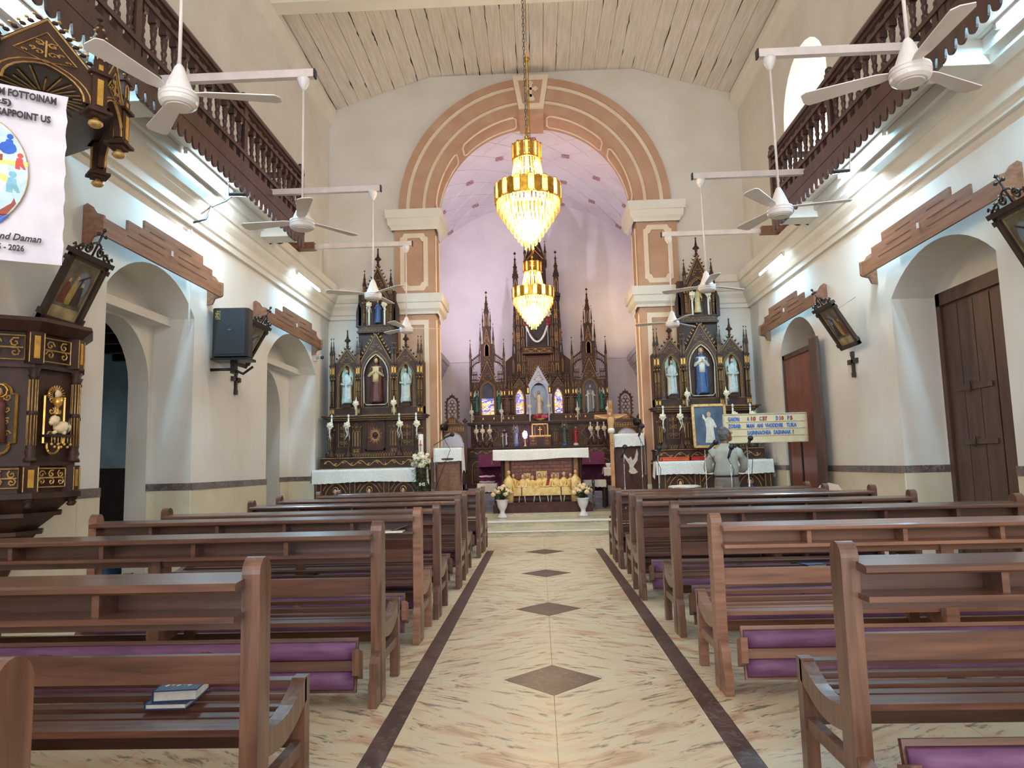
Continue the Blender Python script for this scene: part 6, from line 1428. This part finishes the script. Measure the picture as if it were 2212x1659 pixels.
for fi, (a0, a1) in enumerate(((-80, -35), (-35, 10), (10, 55))):
    m, rz, Lf = facet_local(a0, a1, .475); h = Lf/2-.06
    fp = thing_child('facet', t, (m.x*.985, m.y*.985, 0), (0, 0, rz))
    for z0, z1 in ((2.12, 2.30), (1.17, 1.31)): filigree(fp, -h, h, z0, z1, -.022, fi+2, False, .006)
    z = 1.70; w_ = h*.72; P1 = [(-w_, 1.50), (-w_*.62, 1.50)]+[(w_*.62*cos(radians(q)), 1.48+w_*.62*sin(radians(q))*1.1) for q in range(180, 361, 20)]+[(w_*.62, 1.50), (w_, 1.50), (w_, 1.86), (w_*.62, 1.86)]+[(w_*.62*cos(radians(q)), 1.87+w_*.62*sin(radians(q))*1.1) for q in range(0, 181, 20)]+[(-w_*.62, 1.86), (-w_, 1.86)]
    mb = MB(); mb.prism(P1, -.02, .01); gl(mb, P1, -.022, .009, 2, True); mb.build('carved_panel', W3, fp)
    filigree(fp, -w_*.85, w_*.85, 1.52, 1.88, -.03, 11+fi, False, .007, 'carved_foliage', False)
    if fi == 1:
        q = MB().ell((.03, -.07, 1.62), (.075, .045, .05)).ell((-.055, -.085, 1.67), (.035, .03, .04)).ell((-.085, -.095, 1.655), (.022, .02, .02)).tube([(-.03, -.08, 1.59), (-.07, -.1, 1.575)], .014, 6).tube([(.06, -.08, 1.59), (.02, -.1, 1.575)], .015, 6).ell((-.03, -.085, 1.685), (.012, .022, .02)); q.build('carved_lamb', 'mum_petal', fp)
        MB().box(-.10, .10, -.11, .0, 1.545, 1.565).build('lamb_ledge', 'altar_wood', fp)
        for k in range(7): x = -.085+.028*k; MB().tube([(x, -.10, 1.545), (x, -.10, 1.50)], .005, 4).ell((x, -.10, 1.49-.02*(k % 2)), .011, 6, 5).build('seal_tassel', 'gilt', fp)
        MB().lathe([(.03, 0), (.008, .02), (.008, .05), (.03, .08), (.035, .13)], (.0, -.05, 1.72), 10).build('chalice', 'gilt_bright', fp); MB().ell((0, -.05, 1.88), (.028, .012, .028)).build('host', 'mum_petal', fp)
        q = MB()
        for k in range(20): a = k*pi/10; gl(q, [(.035*cos(a), 1.87+.035*sin(a)), (.075*cos(a), 1.87+.075*sin(a))], -.035, .004)
        q.build('rays', W3, fp); q = MB().tube([(.03, -.115, 1.57), (.06, -.10, 1.66), (.09, -.06, 1.76)], .006, 5); q.build('banner_staff', 'steel', fp)
    if fi == 0:
        q = MB().lathe([(.06, 0), (.055, .1), (.045, .22), (.05, .28), (.02, .33)], (-.02, -.05, 1.50), 10, 0, True, 1, .6).ell((-.02, -.06, 1.87), (.026, .028, .035), 8, 6, 1); q.build('carved_figure', ['st_brown', 'st_skin'], fp); MB().tube([(-.02+.05*cos(u*.5236), -.04, 1.88+.05*sin(u*.5236)) for u in range(12)], .008, 5, 0, True).build('halo', 'gilt_bright', fp)
for a in VA:
    x, y = pv(a, .49); rz = radians(a)+pi/2; c = thing_child('corner_column', t, (x, y, 0), (0, 0, rz))
    mb = MB().lathe([(.045, 1.36), (.045, 1.38), (.03, 1.40), (.04, 1.43), (.03, 1.46), (.032, 1.48), (.03, 1.70), (.038, 1.71), (.038, 1.73), (.03, 1.74), (.028, 1.98), (.04, 2.0), (.03, 2.02), (.045, 2.06)], (0, 0, 0), 12)
    for q in range(9): u = 2*pi*q/9; mb.tube([(.031*cos(u), .031*sin(u), 1.48), (.029*cos(u), .029*sin(u), 1.97)], .0045, 4, 1)
    mb.build('fluted_shaft', W3, c)
    for z0, z1 in ((2.09, 2.33), (1.13, 1.33)):
        mb = MB().box(-.055, .055, -.03, .05, z0, z1).box(-.02, .02, -.036, -.03, z0+.04, z1-.03, 2); gl(mb, [(-.048, z0+.01), (-.048, z1-.01)], -.032, .004); gl(mb, [(.048, z0+.01), (.048, z1-.01)], -.032, .004); mb.build('corner_block', W3, c)
    MB().lathe([(.02, 1.02), (.035, 1.035), (.02, 1.05), (.04, 1.07), (.045, 1.09)], (0,0,0), 10).build('drop_knob', 'altar_wood', c)
# canopy
t = thing('pulpit_canopy', 'dark gilded gothic canopy with hanging pendants above the pulpit', 'canopy', (PX, PY, 0))
CV = [(.65, -1.22), (1.08, -.73), (.95, -.23), (.45, .30)]; t.location.z = 1.482; t.scale.z = .56
MB().prism(CV+[(0.005, .5), (0.005, -1.5)], 4.62, 4.72, 'z').build('ceiling_board', 'black_wood', t)
q = MB(); 
for k in range(26): a = radians(-85+170*k/25); L_ = .35+.2*(k % 3)/2; q.tube([(.55+.09*cos(a*2.1), -.55+.09*sin(a*2.1), 4.605), (.55+L_*cos(a*2.1)*.8, -.55+L_*.8*sin(a*2.1), 4.605)], .007, 4)
q.ell((.55, -.55, 4.60), (.07, .05, .03)); q.build('sunburst', 'gilt', t)
for i in range(3):
    A, Bq = Vector(CV[i]), Vector(CV[i+1]); d = Bq-A; rz = atan2(d.y, d.x); m = (A+Bq)/2; Lc = d.length/2
    fp = thing_child('canopy_side', t, (m.x, m.y, 0), (0, 0, rz))
    bay(fp, 0, Lc*.74, 4.22, 4.24, 4.55, Lc, 4.58, 5.15, -.03, .6, .05, 'black_wood', None, .008)
    for ch in list(fp.children):
        if ch.name.startswith('niche_back'): bpy.data.objects.remove(ch)
    for sg in (-1, 1): crocket_row(fp, (sg*Lc*.95, 4.64), (0, 5.15), -.01, 7, .03)
    filigree(fp, -Lc*.3, Lc*.3, 4.62, 4.85, -.035, i+4, False, .007, 'carved_foliage', False)
for i, (x, y) in enumerate(CV):
    rz = (-.9, -.6, .1, .8)[i]; c = thing_child('pendant_post', t, (x, y, 0), (0, 0, rz+pi/2))
    mb = MB().box(-.05, .05, -.05, .05, 4.16, 4.62).box(-.075, .075, -.075, .075, 4.62, 4.66).box(-.05, .05, -.05, .05, 4.66, 4.80).box(-.08, .08, -.08, .08, 4.12, 4.16).box(-.05, .05, -.05, .05, 4.08, 4.12)
    for e in (-1, 1): mb.box(-.02, .02, e*.056-.004, e*.056+.004, 4.22, 4.56, 2).box(e*.056-.004, e*.056+.004, -.02, .02, 4.22, 4.56, 2).box(-.015, .015, e*.051-.004, e*.051+.004, 4.69, 4.76, 2)
    mb.build('post', W3, c); MB().lathe([(.02, 4.08), (.02, 4.05), (.045, 4.03), (.05, 4.0), (.035, 3.97), (.001, 3.96)], (0,0,0), 10).build('pendant_ball', 'gilt', c)
    pinnacle(c, 0, 0, 4.80, 5.45, .045)
MB().prism([(x*.8, y*.9-.05) for x, y in CV]+[(0.005, .3), (0.005, -1.3)], 4.72, 4.9, 'z').build('roof_block', 'altar_wood', t)
MB().lathe([(.05, 1.70), (.05, 1.8), (.035, 1.9), (.035, 2.9), (.045, 2.93), (.045, 3.0), (.035, 3.04), (.035, 4.5), (.06, 4.62)], (.06, -.32, 0), 10).build('wall_column', W3, t)

# ---------------------------------------------------------------- banner
mat('satin', S(226,218,226), S(206,196,208), scale=5, stretch=(1,1,.4), rough=.35, bump=.2, bscale=6); mat('ink', S(40,34,36), S(52,44,46), scale=9, rough=.6)
for n_, c in (('bn_blue', (40,90,190)), ('bn_red', (196,70,66)), ('bn_teal', (120,176,196)), ('bn_pink', (214,70,104)), ('bn_brown', (150,70,50)), ('bn_pale', (190,214,224)), ('bn_yellow', (240,226,120)), ('bn_cream', (240,236,230))): mat(n_, S(*c), S(*[min(255, int(v*1.1+8)) for v in c]), scale=14, rough=.6)
t = thing('banner', 'white satin banner with oval emblem hanging by the pulpit', 'banner', (-2.651, 3.75, 0), (0, 0, radians(32.4)))
# local x: 0 at the right edge, negative to the left
BW = .84; zt, zb = 3.385, 2.405
vs, fs = [], []; nx, nz_ = 18, 26
for i in range(nx+1):
    for j in range(nz_+1):
        u, v = i/nx, j/nz_; x = -BW+BW*u; edge = max(0, (u-.86)/.14); lo = max(0, (v-.93)/.07)
        vs.append((x+.015*v*u-.010*edge*abs(sin(v*21)), .006*sin(u*7+v*2)+.012*edge*sin(v*34)-.01*lo, zt-(zt-zb)*v-.006*sin(u*pi)))
fs = [(i*(nz_+1)+j, i*(nz_+1)+j+1, (i+1)*(nz_+1)+j+1, (i+1)*(nz_+1)+j) for i in range(nx) for j in range(nz_)]
MB().add(vs, fs, 0, True).build('cloth', 'satin', t)
MB().tube([(-BW-.05, .02, zt+.0), (.02, .02, zt)], .010, 6).build('cross_rod', 'black_metal', t); MB().tube([(-BW*.62, .04, 0), (-BW*.62, .04, 3.45)], .015, 8).build('pole', 'black_metal', t); MB().lathe([(.2, 0), (.2, .03), (.03, .06)], (-BW*.62, .04, 0), 12).build('pole_base', 'black_metal', t)
def bt(s_, size, xl, xr, z, **k):
    o = text_obj(s_, size, 'ink', t, (xr, -.024, z), (pi/2, 0, 0), 'lettering', align='RIGHT', **k); wd = max(v.co.x for v in o.data.vertices)-min(v.co.x for v in o.data.vertices); o.scale.x = (xr-xl)/wd
bt('M FOTTOINAM', .054, -.318, -.053, 3.314, bold=.0020); bt('5:5)', .040, -.345, -.258, 3.262, bold=.0016); bt('SAPPOINT US', .052, -.322, -.078, 3.200, bold=.0020)
bt('and Daman', .052, -.30, -.094, 2.512, shear=.3, bold=.001); bt('5 - 2026', .044, -.285, -.167, 2.455, bold=.0012)
def flat(pts, m, y=-.02): MB().prism(pts, y, y+.002).build('emblem_print', m, t)
cx_, cz_ = -.405, 2.88; ov = [(cx_+.238*cos(radians(q)), cz_+.305*sin(radians(q))) for q in range(0, 360, 10)]
flat(ov, 'bn_pale', -.017); MB().tube([(x, -.018, z) for x, z in ov], .0025, 4, 0, True).build('emblem_border', 'gilt', t)
flat([(cx_+.15*cos(radians(q)), cz_+.19*sin(radians(q))) for q in range(0, 360, 20)], 'bn_cream', -.0185); flat([(-.40, 2.945), (-.17, 2.955), (-.17, 2.93), (-.40, 2.92)], 'bn_yellow', -.0195); flat([(-.40, 2.93), (-.22, 2.84), (-.225, 2.81), (-.40, 2.89)], 'bn_yellow', -.0195)
def blob(cx, cz, sc_, m, lean=0):
    flat([(cx+sc_*x+lean*z, cz+sc_*z) for x, z in [(-.35, -.9), (.1, -.95), (.05, -.5), (.4, -.9), (.6, -.85), (.35, -.2), (.3, .25), (.1, .35), (-.25, .3), (-.35, -.2)]], m); flat([(cx+sc_*.05+sc_*.28*cos(u*.7), cz+sc_*.62+sc_*.28*sin(u*.7)) for u in range(9)], m)
blob(-.26, 3.05, .055, 'bn_blue'); flat([(-.265+.04*cos(u*.6), 3.02+.035*sin(u*.6)) for u in range(11)], 'bn_blue', -.0205); blob(-.21, 2.955, .05, 'bn_red'); blob(-.24, 2.835, .065, 'bn_teal'); blob(-.335, 2.80, .08, 'bn_pink'); blob(-.47, 2.83, .08, 'bn_brown')
flat([(-.50, 2.70), (-.44, 2.655), (-.30, 2.655), (-.235, 2.715), (-.225, 2.745), (-.215, 2.715), (-.26, 2.64), (-.42, 2.625)], 'bn_brown'); flat([(-.52, 2.635), (-.24, 2.65), (-.28, 2.60), (-.46, 2.60)], 'bn_blue')
flat([(-.345, 2.975), (-.285, 2.98), (-.285, 2.945), (-.345, 2.94)], 'bn_brown')

# ---------------------------------------------------------------- hymn board
mat('board_cream', S(232,218,182), S(222,206,166), scale=5, rough=.3); mat('letter_blue', S(52,112,206), S(44,100,190), scale=9, rough=.5); mat('letter_red', S(160,36,34), S(150,30,30), scale=9, rough=.5)
t = thing('hymn_board', 'cream hymn board with blue and red letters beside standing man', 'sign', (2.86, 11.30, 0), (0, 0, radians(0)))
bz, bh_ = 1.51, .435; bwid = 1.27
MB().box(0, bwid, 0, .03, bz, bz+bh_).build('panel', 'board_cream', t)
f = MB()
for a, b_, c, d in ((-.01, bwid+.01, bz-.012, bz+.004), (-.01, bwid+.01, bz+bh_-.004, bz+bh_+.012), (-.012, .006, bz, bz+bh_), (bwid-.006, bwid+.012, bz, bz+bh_)): f.box(a, b_, -.015, .035, c, d)
f.build('frame', 'fig_white', t)
for k in range(1, 4): MB().box(.03, bwid-.03, -.012, 0, bz+bh_*(4-k)/4-.012, bz+bh_*(4-k)/4-.002).build('rail', 'fig_white', t)
rows = [bz+bh_*.77, bz+bh_*.52, bz+bh_*.27]
def bl(s_, x0, x1, r, m='letter_blue', sz=.086):
    o = text_obj(s_, sz, m, t, (x0, -.013, rows[r]), (pi/2, 0, 0), bold=.0025); xs_ = [v.co.x for v in o.data.vertices]; o.scale.x = (x1-x0)/(max(xs_)-min(xs_))
for a_ in (('GAION:', .061, .245, 0), ('A', .359, .393, 0), ('10', .408, .478, 0, 'letter_red'), ('C', .548, .583, 0), ('37', .593, .669, 0, 'letter_red'), ('D', .803, .836, 0), ('10', .850, .910, 0, 'letter_red'), ('F', .979, 1.008, 0), ('5', 1.020, 1.058, 0, 'letter_red'), ('ZOBAB:', .061, .26, 1), ('MAN', .344, .461, 1), ('ANI', .505, .60, 1), ('VHODDVIK', .634, .914, 1), ('TUKA', .961, 1.115, 1), ('SASNNACHEA', .350, .717, 2), ('SASNNAK', .754, 1.025, 2), ('!', 1.047, 1.06, 2, 'ink')): bl(*a_)
for x in (.08, bwid-.08): MB().box(x-.012, x+.012, .03, .055, 0, bz+.1).build('stand_leg', 'black_metal', t); MB().box(x-.02, x+.02, -.15, .2, 0, .02).build('stand_foot', 'black_metal', t)

# ---------------------------------------------------------------- standing man
mat('skin', S(150,104,80), S(132,88,66), scale=12, rough=.5, coord='obj'); mat('shirt', S(176,176,166), S(160,160,150), scale=8, rough=.7, bump=.25, bscale=7, coord='obj'); mat('trousers', S(128,120,114), S(112,104,98), scale=10, rough=.8, bump=.15, bscale=8, coord='obj'); mat('grey_hair', S(70,68,68), S(118,114,112), scale=18, rough=.7, bump=.3, bscale=60, coord='obj'); mat('leather', S(34,26,24), S(44,34,30), scale=12, rough=.4)
def ringe(cx, cy, z, rx, ry, n=20, tilt=0.0): return [(cx+rx*cos(2*pi*i/n), cy+ry*sin(2*pi*i/n), z+tilt*cos(2*pi*i/n)) for i in range(n)]
t = thing('person', 'grey-haired person in grey shirt standing before the hymn board', 'person', (2.74, 10.86, 0))
bd = MB()
bd.loft([ringe(0, 0, .90, .15, .10), ringe(0, 0, 1.04, .145, .10), ringe(0, 0, 1.2, .15, .105), ringe(0, 0, 1.34, .17, .105), ringe(0, 0, 1.42, .14, .085), ringe(.0, .0, 1.455, .065, .062), ringe(.005, .012, 1.50, .055, .058), ringe(.01, .02, 1.55, .056, .06)])
for sg in (-1, 1):
    bd.loft([ringe(sg*.085, 0, .94, .085, .095), ringe(sg*.09, 0, .70, .075, .08), ringe(sg*.09, .01, .50, .055, .06), ringe(sg*.09, -.01, .32, .055, .06), ringe(sg*.09, 0, .10, .04, .045), ringe(sg*.09, .02, .03, .04, .06)])
    bd.tube([(sg*.165, 0, 1.38), (sg*.235, -.02, 1.26), (sg*.262, -.01, 1.13), (sg*.20, .14, 1.10), (sg*.10, .24, 1.14)], [.055, .05, .043, .038, .028], 10)
    bd.ell((sg*.085, .265, 1.15), (.03, .04, .018), 8, 6)
    for q in range(4): bd.tube([(sg*(.10-.018*q), .28, 1.15), (sg*(.085-.018*q), .325, 1.16-.004*q), (sg*(.07-.018*q), .345, 1.145)], [.010, .009, .008], 6)
    bd.tube([(sg*.105, .25, 1.16), (sg*.075, .275, 1.185), (sg*.06, .30, 1.185)], [.011, .010, .009], 6)
hy = radians(-68); TH = Matrix.Translation((.02, .02, 1.615)) @ Matrix.Rotation(hy, 4, 'Z') @ Matrix.Rotation(radians(14), 4, 'X')   # face along local +Y
bd.ell((0, 0, .01), (.073, .092, .108), 18, 14, 0, TH); bd.ell((0, .05, -.055), (.05, .05, .055), 12, 9, 0, TH); bd.ell((0, .093, -.008), (.014, .022, .028), 8, 7, 0, TH)
for sg in (-1, 1): bd.ell((sg*.074, -.005, -.005), (.012, .022, .034), 8, 7, 0, TH); bd.ell((sg*.03, .082, .02), (.016, .01, .010), 7, 5, 0, TH)
bd.ell((0, .09, -.055), (.024, .012, .008), 8, 5, 0, TH)
o = bd.build('body_tmp', 'skin'); md = o.modifiers.new('r', 'REMESH'); md.mode = 'VOXEL'; md.voxel_size = .008; md.use_smooth_shade = True
bpy.context.view_layer.update(); me = bpy.data.meshes.new_from_object(o.evaluated_get(bpy.context.evaluated_depsgraph_get())); bpy.data.objects.remove(o); me.materials.clear(); me.materials.append(MATS['skin']); me.name = 'body'; link('body', me, t)
hr = MB().ell((0, -.018, .028), (.083, .094, .108), 18, 12, 0, TH).ell((0, -.045, -.035), (.072, .058, .062), 14, 9, 0, TH); hr.build('hair', 'grey_hair', t)
# clip the hair away from the face with a separate shape: fringe only at the back and crown
gs = MB()
for sg in (-1, 1): gs.tube([(sg*.076, -.02, .018), (sg*.076, .085, .018)], .003, 4, 0, False, True, TH); gs.tube([(sg*.03+.022*cos(u*.7), .098, .015+.018*sin(u*.7)) for u in range(9)], .003, 4, 0, True, True, TH)
gs.build('glasses', 'black_metal', t)
sh = MB(); fw_ = lambda k: 1+.02*sin(k*2.1)
sh.loft([ringe(0, 0, 1.005, .168, .122), ringe(0, -.005, 1.04, .182, .132), ringe(0, -.005, 1.10, .186, .134), ringe(0, -.004, 1.18, .180, .128), ringe(0, -.002, 1.28, .186, .126), ringe(0, 0, 1.36, .192, .118), ringe(0, .0, 1.405, .172, .104), ringe(0, .004, 1.44, .115, .082), ringe(.0, .008, 1.462, .075, .070), ringe(.0, .01, 1.49, .068, .066)])
for sg in (-1, 1): sh.tube([(sg*.145, 0, 1.385), (sg*.195, -.005, 1.35), (sg*.250, -.02, 1.24), (sg*.280, -.015, 1.14), (sg*.262, .03, 1.105), (sg*.19, .15, 1.105), (sg*.13, .215, 1.13)], [.062, .072, .068, .062, .058, .05, .042], 12)
sh.build('shirt', 'shirt', t)
tr = MB(); tr.loft([ringe(0, 0, .80, .178, .128), ringe(0, -.005, .88, .188, .138), ringe(0, 0, .96, .178, .128), ringe(0, 0, 1.02, .166, .118)])
for sg in (-1, 1): tr.loft([ringe(sg*.092, 0, .86, .092, .118), ringe(sg*.095, 0, .62, .088, .095), ringe(sg*.095, .005, .42, .076, .08), ringe(sg*.095, 0, .08, .068, .078)])
tr.build('trousers', 'trousers', t)
MB().lathe([(.170, 0), (.173, .005), (.173, .033), (.170, .038)], (0, 0, .992), 24, 0, True, 1, .74).build('belt', 'leather', t)
for sg in (-1, 1): MB().loft([ringe(sg*.095, .03, 0, .048, .13), ringe(sg*.095, .03, .03, .05, .13), ringe(sg*.095, .02, .075, .045, .09), ringe(sg*.095, .0, .10, .04, .05)]).build('shoe', 'leather', t)

# ---------------------------------------------------------------- microphones
def mic_stand(x, y, h, label, boom=None, base=0.0, thick=1.0):
    t = thing('microphone_stand', label, 'microphone', (x, y, base)); h -= base
    MB().lathe([(.009*thick, .05), (.009*thick, h*.55), (.013*thick, h*.55+.01), (.013*thick, h*.55+.05), (.006*thick, h*.55+.06), (.006*thick, h-.06)], (0,0,0), 8).build('pole', 'chrome', t)
    for k in range(3): a = 2*pi*k/3+.5; MB().tube([(0, 0, .20), (.22*cos(a), .22*sin(a), .01)], .008, 6).build('leg', 'black_metal', t)
    if boom: MB().tube([(-.05*boom[0], 0, h-.1), (boom[0], boom[1], h+boom[2]-.06)], .007, 6).build('boom', 'black_metal', t); e = Vector((boom[0], boom[1], h+boom[2]-.06)); d = Vector((boom[0], boom[1]*0, .1)).normalized()
    else: e = Vector((0, 0, h-.06)); d = Vector((.35, .1, .9)).normalized()
    MB().tube([tuple(e-d*.10), tuple(e+d*.04)], [.014, .022], 8).build('microphone', 'black_plastic', t)
    MB().ell(tuple(e+d*.07), .042, 12, 9).build('foam_windshield', 'black_plastic', t)
    MB().tube([tuple(e-d*.1), (e.x+.03, e.y-.03, e.z-.25), (.012, -.012, h*.5), (-.01, .01, h*.25), (.02, .0, .1)], .005, 5).build('cable', 'black_plastic', t)
mic_stand(2.37, 10.55, 1.46, 'microphone on stand leaning in front of the person', (.12, .05, .06)); mic_stand(3.00, 10.62, 1.50, 'microphone on thick stand right beside the person', (.04, .03, .05), 0, 1.6); mic_stand(2.68, 10.35, 1.42, 'microphone on stand directly behind the person', None)
mic_stand(1.24, 10.95, 1.47, 'microphone on stand before the dove lectern', None); mic_stand(1.56, 11.3, 1.80, 'tall microphone stand beside the dove lectern', None); mic_stand(1.86, 11.6, 1.45, 'microphone on stand before the tray-laden side table', None)
mic_stand(-1.93, 12.95, 1.74, 'boom microphone stand next to the paschal candle', (.26, 0, .12))
# hand drum and plastic chair by the front pew
mat('drum_skin', S(226,214,196), S(210,196,176), scale=5, rough=.6); mat('pvc_pink', S(222,196,180), S(212,184,168), scale=5, rough=.4)
t = thing('hand_drum', 'pale-skinned hand drum standing before the crescent saint', 'drum', (2.18, 11.2, 0)); MB().lathe([(.16, 0), (.19, .3), (.22, .6), (.24, .84)], (0,0,0), 20).build('shell', 'door_red', t); MB().lathe([(.245, .83), (.25, .86), (.2, .875), (.001, .878)], (0,0,0), 20).build('drum_head', 'drum_skin', t); MB().tube([(.25*cos(u*.3142), .25*sin(u*.3142), .84) for u in range(20)], .010, 5, 0, True).build('hoop', 'chrome', t)
t = thing('plastic_chair', 'pale plastic chair beside foremost pew near the reddish door', 'chair', (3.92, 10.25, 0), (0, 0, pi))
for sx in (-1, 1):
    for sy in (-1, 1): MB().prism([(sx*.20-.02, sy*.2-.02), (sx*.20+.02, sy*.2-.02), (sx*.20+.02, sy*.2+.02), (sx*.20-.02, sy*.2+.02)], 0, .42, 'z').build('leg', 'pvc_pink', t)
MB().box(-.22, .22, -.22, .22, .42, .44).build('seat', 'pvc_pink', t)
MB().prism([(-.17, .44), (-.18, .78), (-.12, .87), (0, .90), (.12, .87), (.18, .78), (.17, .44), (.1, .44), (.1, .62), (.05, .70), (-.05, .70), (-.1, .62), (-.1, .44)], .18, .205).build('backrest', 'pvc_pink', t)

# ---------------------------------------------------------------- paschal candle with flowers
t = thing('paschal_candle', 'white paschal candle with red cross in a flower stand', 'candle', (-2.12, 12.60, 0)); 
MB().lathe([(.14, 0), (.14, .03), (.03, .06), (.03, .9), (.09, .95), (.10, 1.3), (.06, 1.34)], (0,0,0), 14).build('stand', 'altar_wood', t); MB().lathe([(.045, 1.3), (.043, 1.82), (.03, 1.83)], (0,0,0), 14).build('candle', 'candle_wax', t)
q = MB().box(-.006, .006, -.049, -.044, 1.52, 1.72).box(-.028, .028, -.049, -.044, 1.63, 1.645).ell((0, -.047, 1.64), (.012, .004, .014)); q.build('candle_cross', 'st_red', t)
rr = random.Random(5)
for k in range(26):
    a = rr.uniform(0, 6.28); r = .06+.10*rr.random(); z = 1.28+.20*rr.random(); rose_geo(MB(), (r*cos(a), -abs(r*sin(a))*.9, z), .036+.01*rr.random()).build('flower', 'rose_white', t)
gm = MB()
for k in range(420):
    a = rr.uniform(pi, 2*pi); z = rr.uniform(.78, 1.42); r = (.15 if z > 1.2 else .09)*sqrt(rr.random())+.02; leaf_pts(gm, (r*cos(a)*1.2, r*sin(a)*.9, z), (cos(a), sin(a), rr.uniform(-1.2, .4)), .06, .012)
o = gm.build('trailing_foliage', 'leaf_green', t); o['kind'] = 'stuff'
text_obj('IHS', .075, 'candle_wax', t, (-.02, -.135, .93), bold=.002)
# ---------------------------------------------------------------- books and papers on the pews
mat('book_blue', S(46,66,104), S(38,56,92), scale=9, rough=.45); mat('paper', S(232,226,216), S(220,212,200), scale=40, rough=.7); mat('cover_purple', S(120,66,104), S(104,54,90), scale=20, rough=.5)
def book(x, y, z, w_, d, h, rz, label, cover='book_blue', lines=()):
    t = thing('book', label, 'book', (x, y, z), (0, 0, rz))
    MB().box(-w_/2, w_/2, -d/2, d/2, h-.004, h).build('front_cover', cover, t); MB().box(-w_/2, w_/2, -d/2, d/2, 0, .004).build('back_cover', cover, t); MB().box(-w_/2-.002, -w_/2+.004, -d/2, d/2, 0, h).build('spine', cover, t); MB().box(-w_/2+.004, w_/2-.005, -d/2+.004, d/2-.004, .004, h-.004).build('pages', 'paper', t)
    for s_, sz, lx, ly in lines: text_obj(s_, sz, 'paper', t, (lx, ly, h+.0004), (0, 0, 0), extrude=.0003, bold=.0005)
    return t
SL = -.955
book(-1.415, 2.735, .408, .15, .21, .022, radians(2), 'lower pale hymnal beneath the blue hymnal on pew seat', 'book_blue')
tb_ = book(-1.40, 2.755, .430, .155, .215, .040, radians(7), 'blue hymnal with white lettering lying on pew seat', 'book_blue', (('Gaionancho', .024, -.062, .055), ('Jhelo', .026, -.02, .025)))
q = MB()
for k in range(5): q.tube([(-.05+.02*k, -.06+.012*(k % 2), .0405), (-.04+.022*k, -.035, .0405), (-.045+.025*k, -.01-.006*k, .0405)], .003, 4)
q.build('cover_ornament', 'paper', tb_)
tag(MB().box(-1.46, -1.34, 5.66, 5.82, .385, .391).build('pamphlet', 'cover_purple'), 'purple printed pamphlet lying on slatted pew seat', 'booklet')
t = thing('open_booklet', 'open purple booklet on the hymnal shelf of a pew', 'booklet', (-1.12, 5.27, .787)); MB().add([(-.10, -.07, .0), (.0, -.07, .012), (.0, .06, .012), (-.10, .06, .0)], [(0,1,2,3)]).build('left_page', 'cover_purple', t); MB().add([(.0, -.07, .012), (.10, -.07, .045), (.10, .06, .045), (.0, .06, .012)], [(0,1,2,3)]).build('right_page', 'paper', t); MB().box(-.06, .08, -.09, .02, -.001, .011).build('pages', 'paper', t)
tag(MB().box(2.08, 2.22, 4.36, 4.52, .405, .425).build('book', 'paper'), 'pale blue paper-covered book on the worn pew seat', 'book')
book(2.06, 5.86, .395, .17, .22, .03, .3, 'dark blue hymnal lying on pew seat behind the worn pew', 'book_blue')
q = MB().add([(1.02, 5.33, .789), (1.18, 5.33, .788), (1.17, 5.40, .795), (1.10, 5.41, .795), (1.03, 5.40, .79)], [(0,1,2,3,4)]); tag(q.build('torn_paper', 'paper'), 'torn white paper lying on a pew shelf', 'paper')
# side-room clutter seen through the left doorway
tag(MB().box(-5.9, -5.4, 8.45, 9.3, 0, 1.28).box(-5.95, -5.35, 8.4, 9.35, 1.28, 1.33).build('cabinet', 'black_wood'), 'black cabinet in the dim room behind left doorway', 'cabinet')
q = MB().prism([(8.3, 0), (9.3, 0), (9.2, .35), (8.8, .5), (8.4, .4)], -5.32, -5.12, 'x'); tag(q.build('tarpaulin', 'st_mblue'), 'blue tarpaulin on the floor behind left doorway', 'tarpaulin')
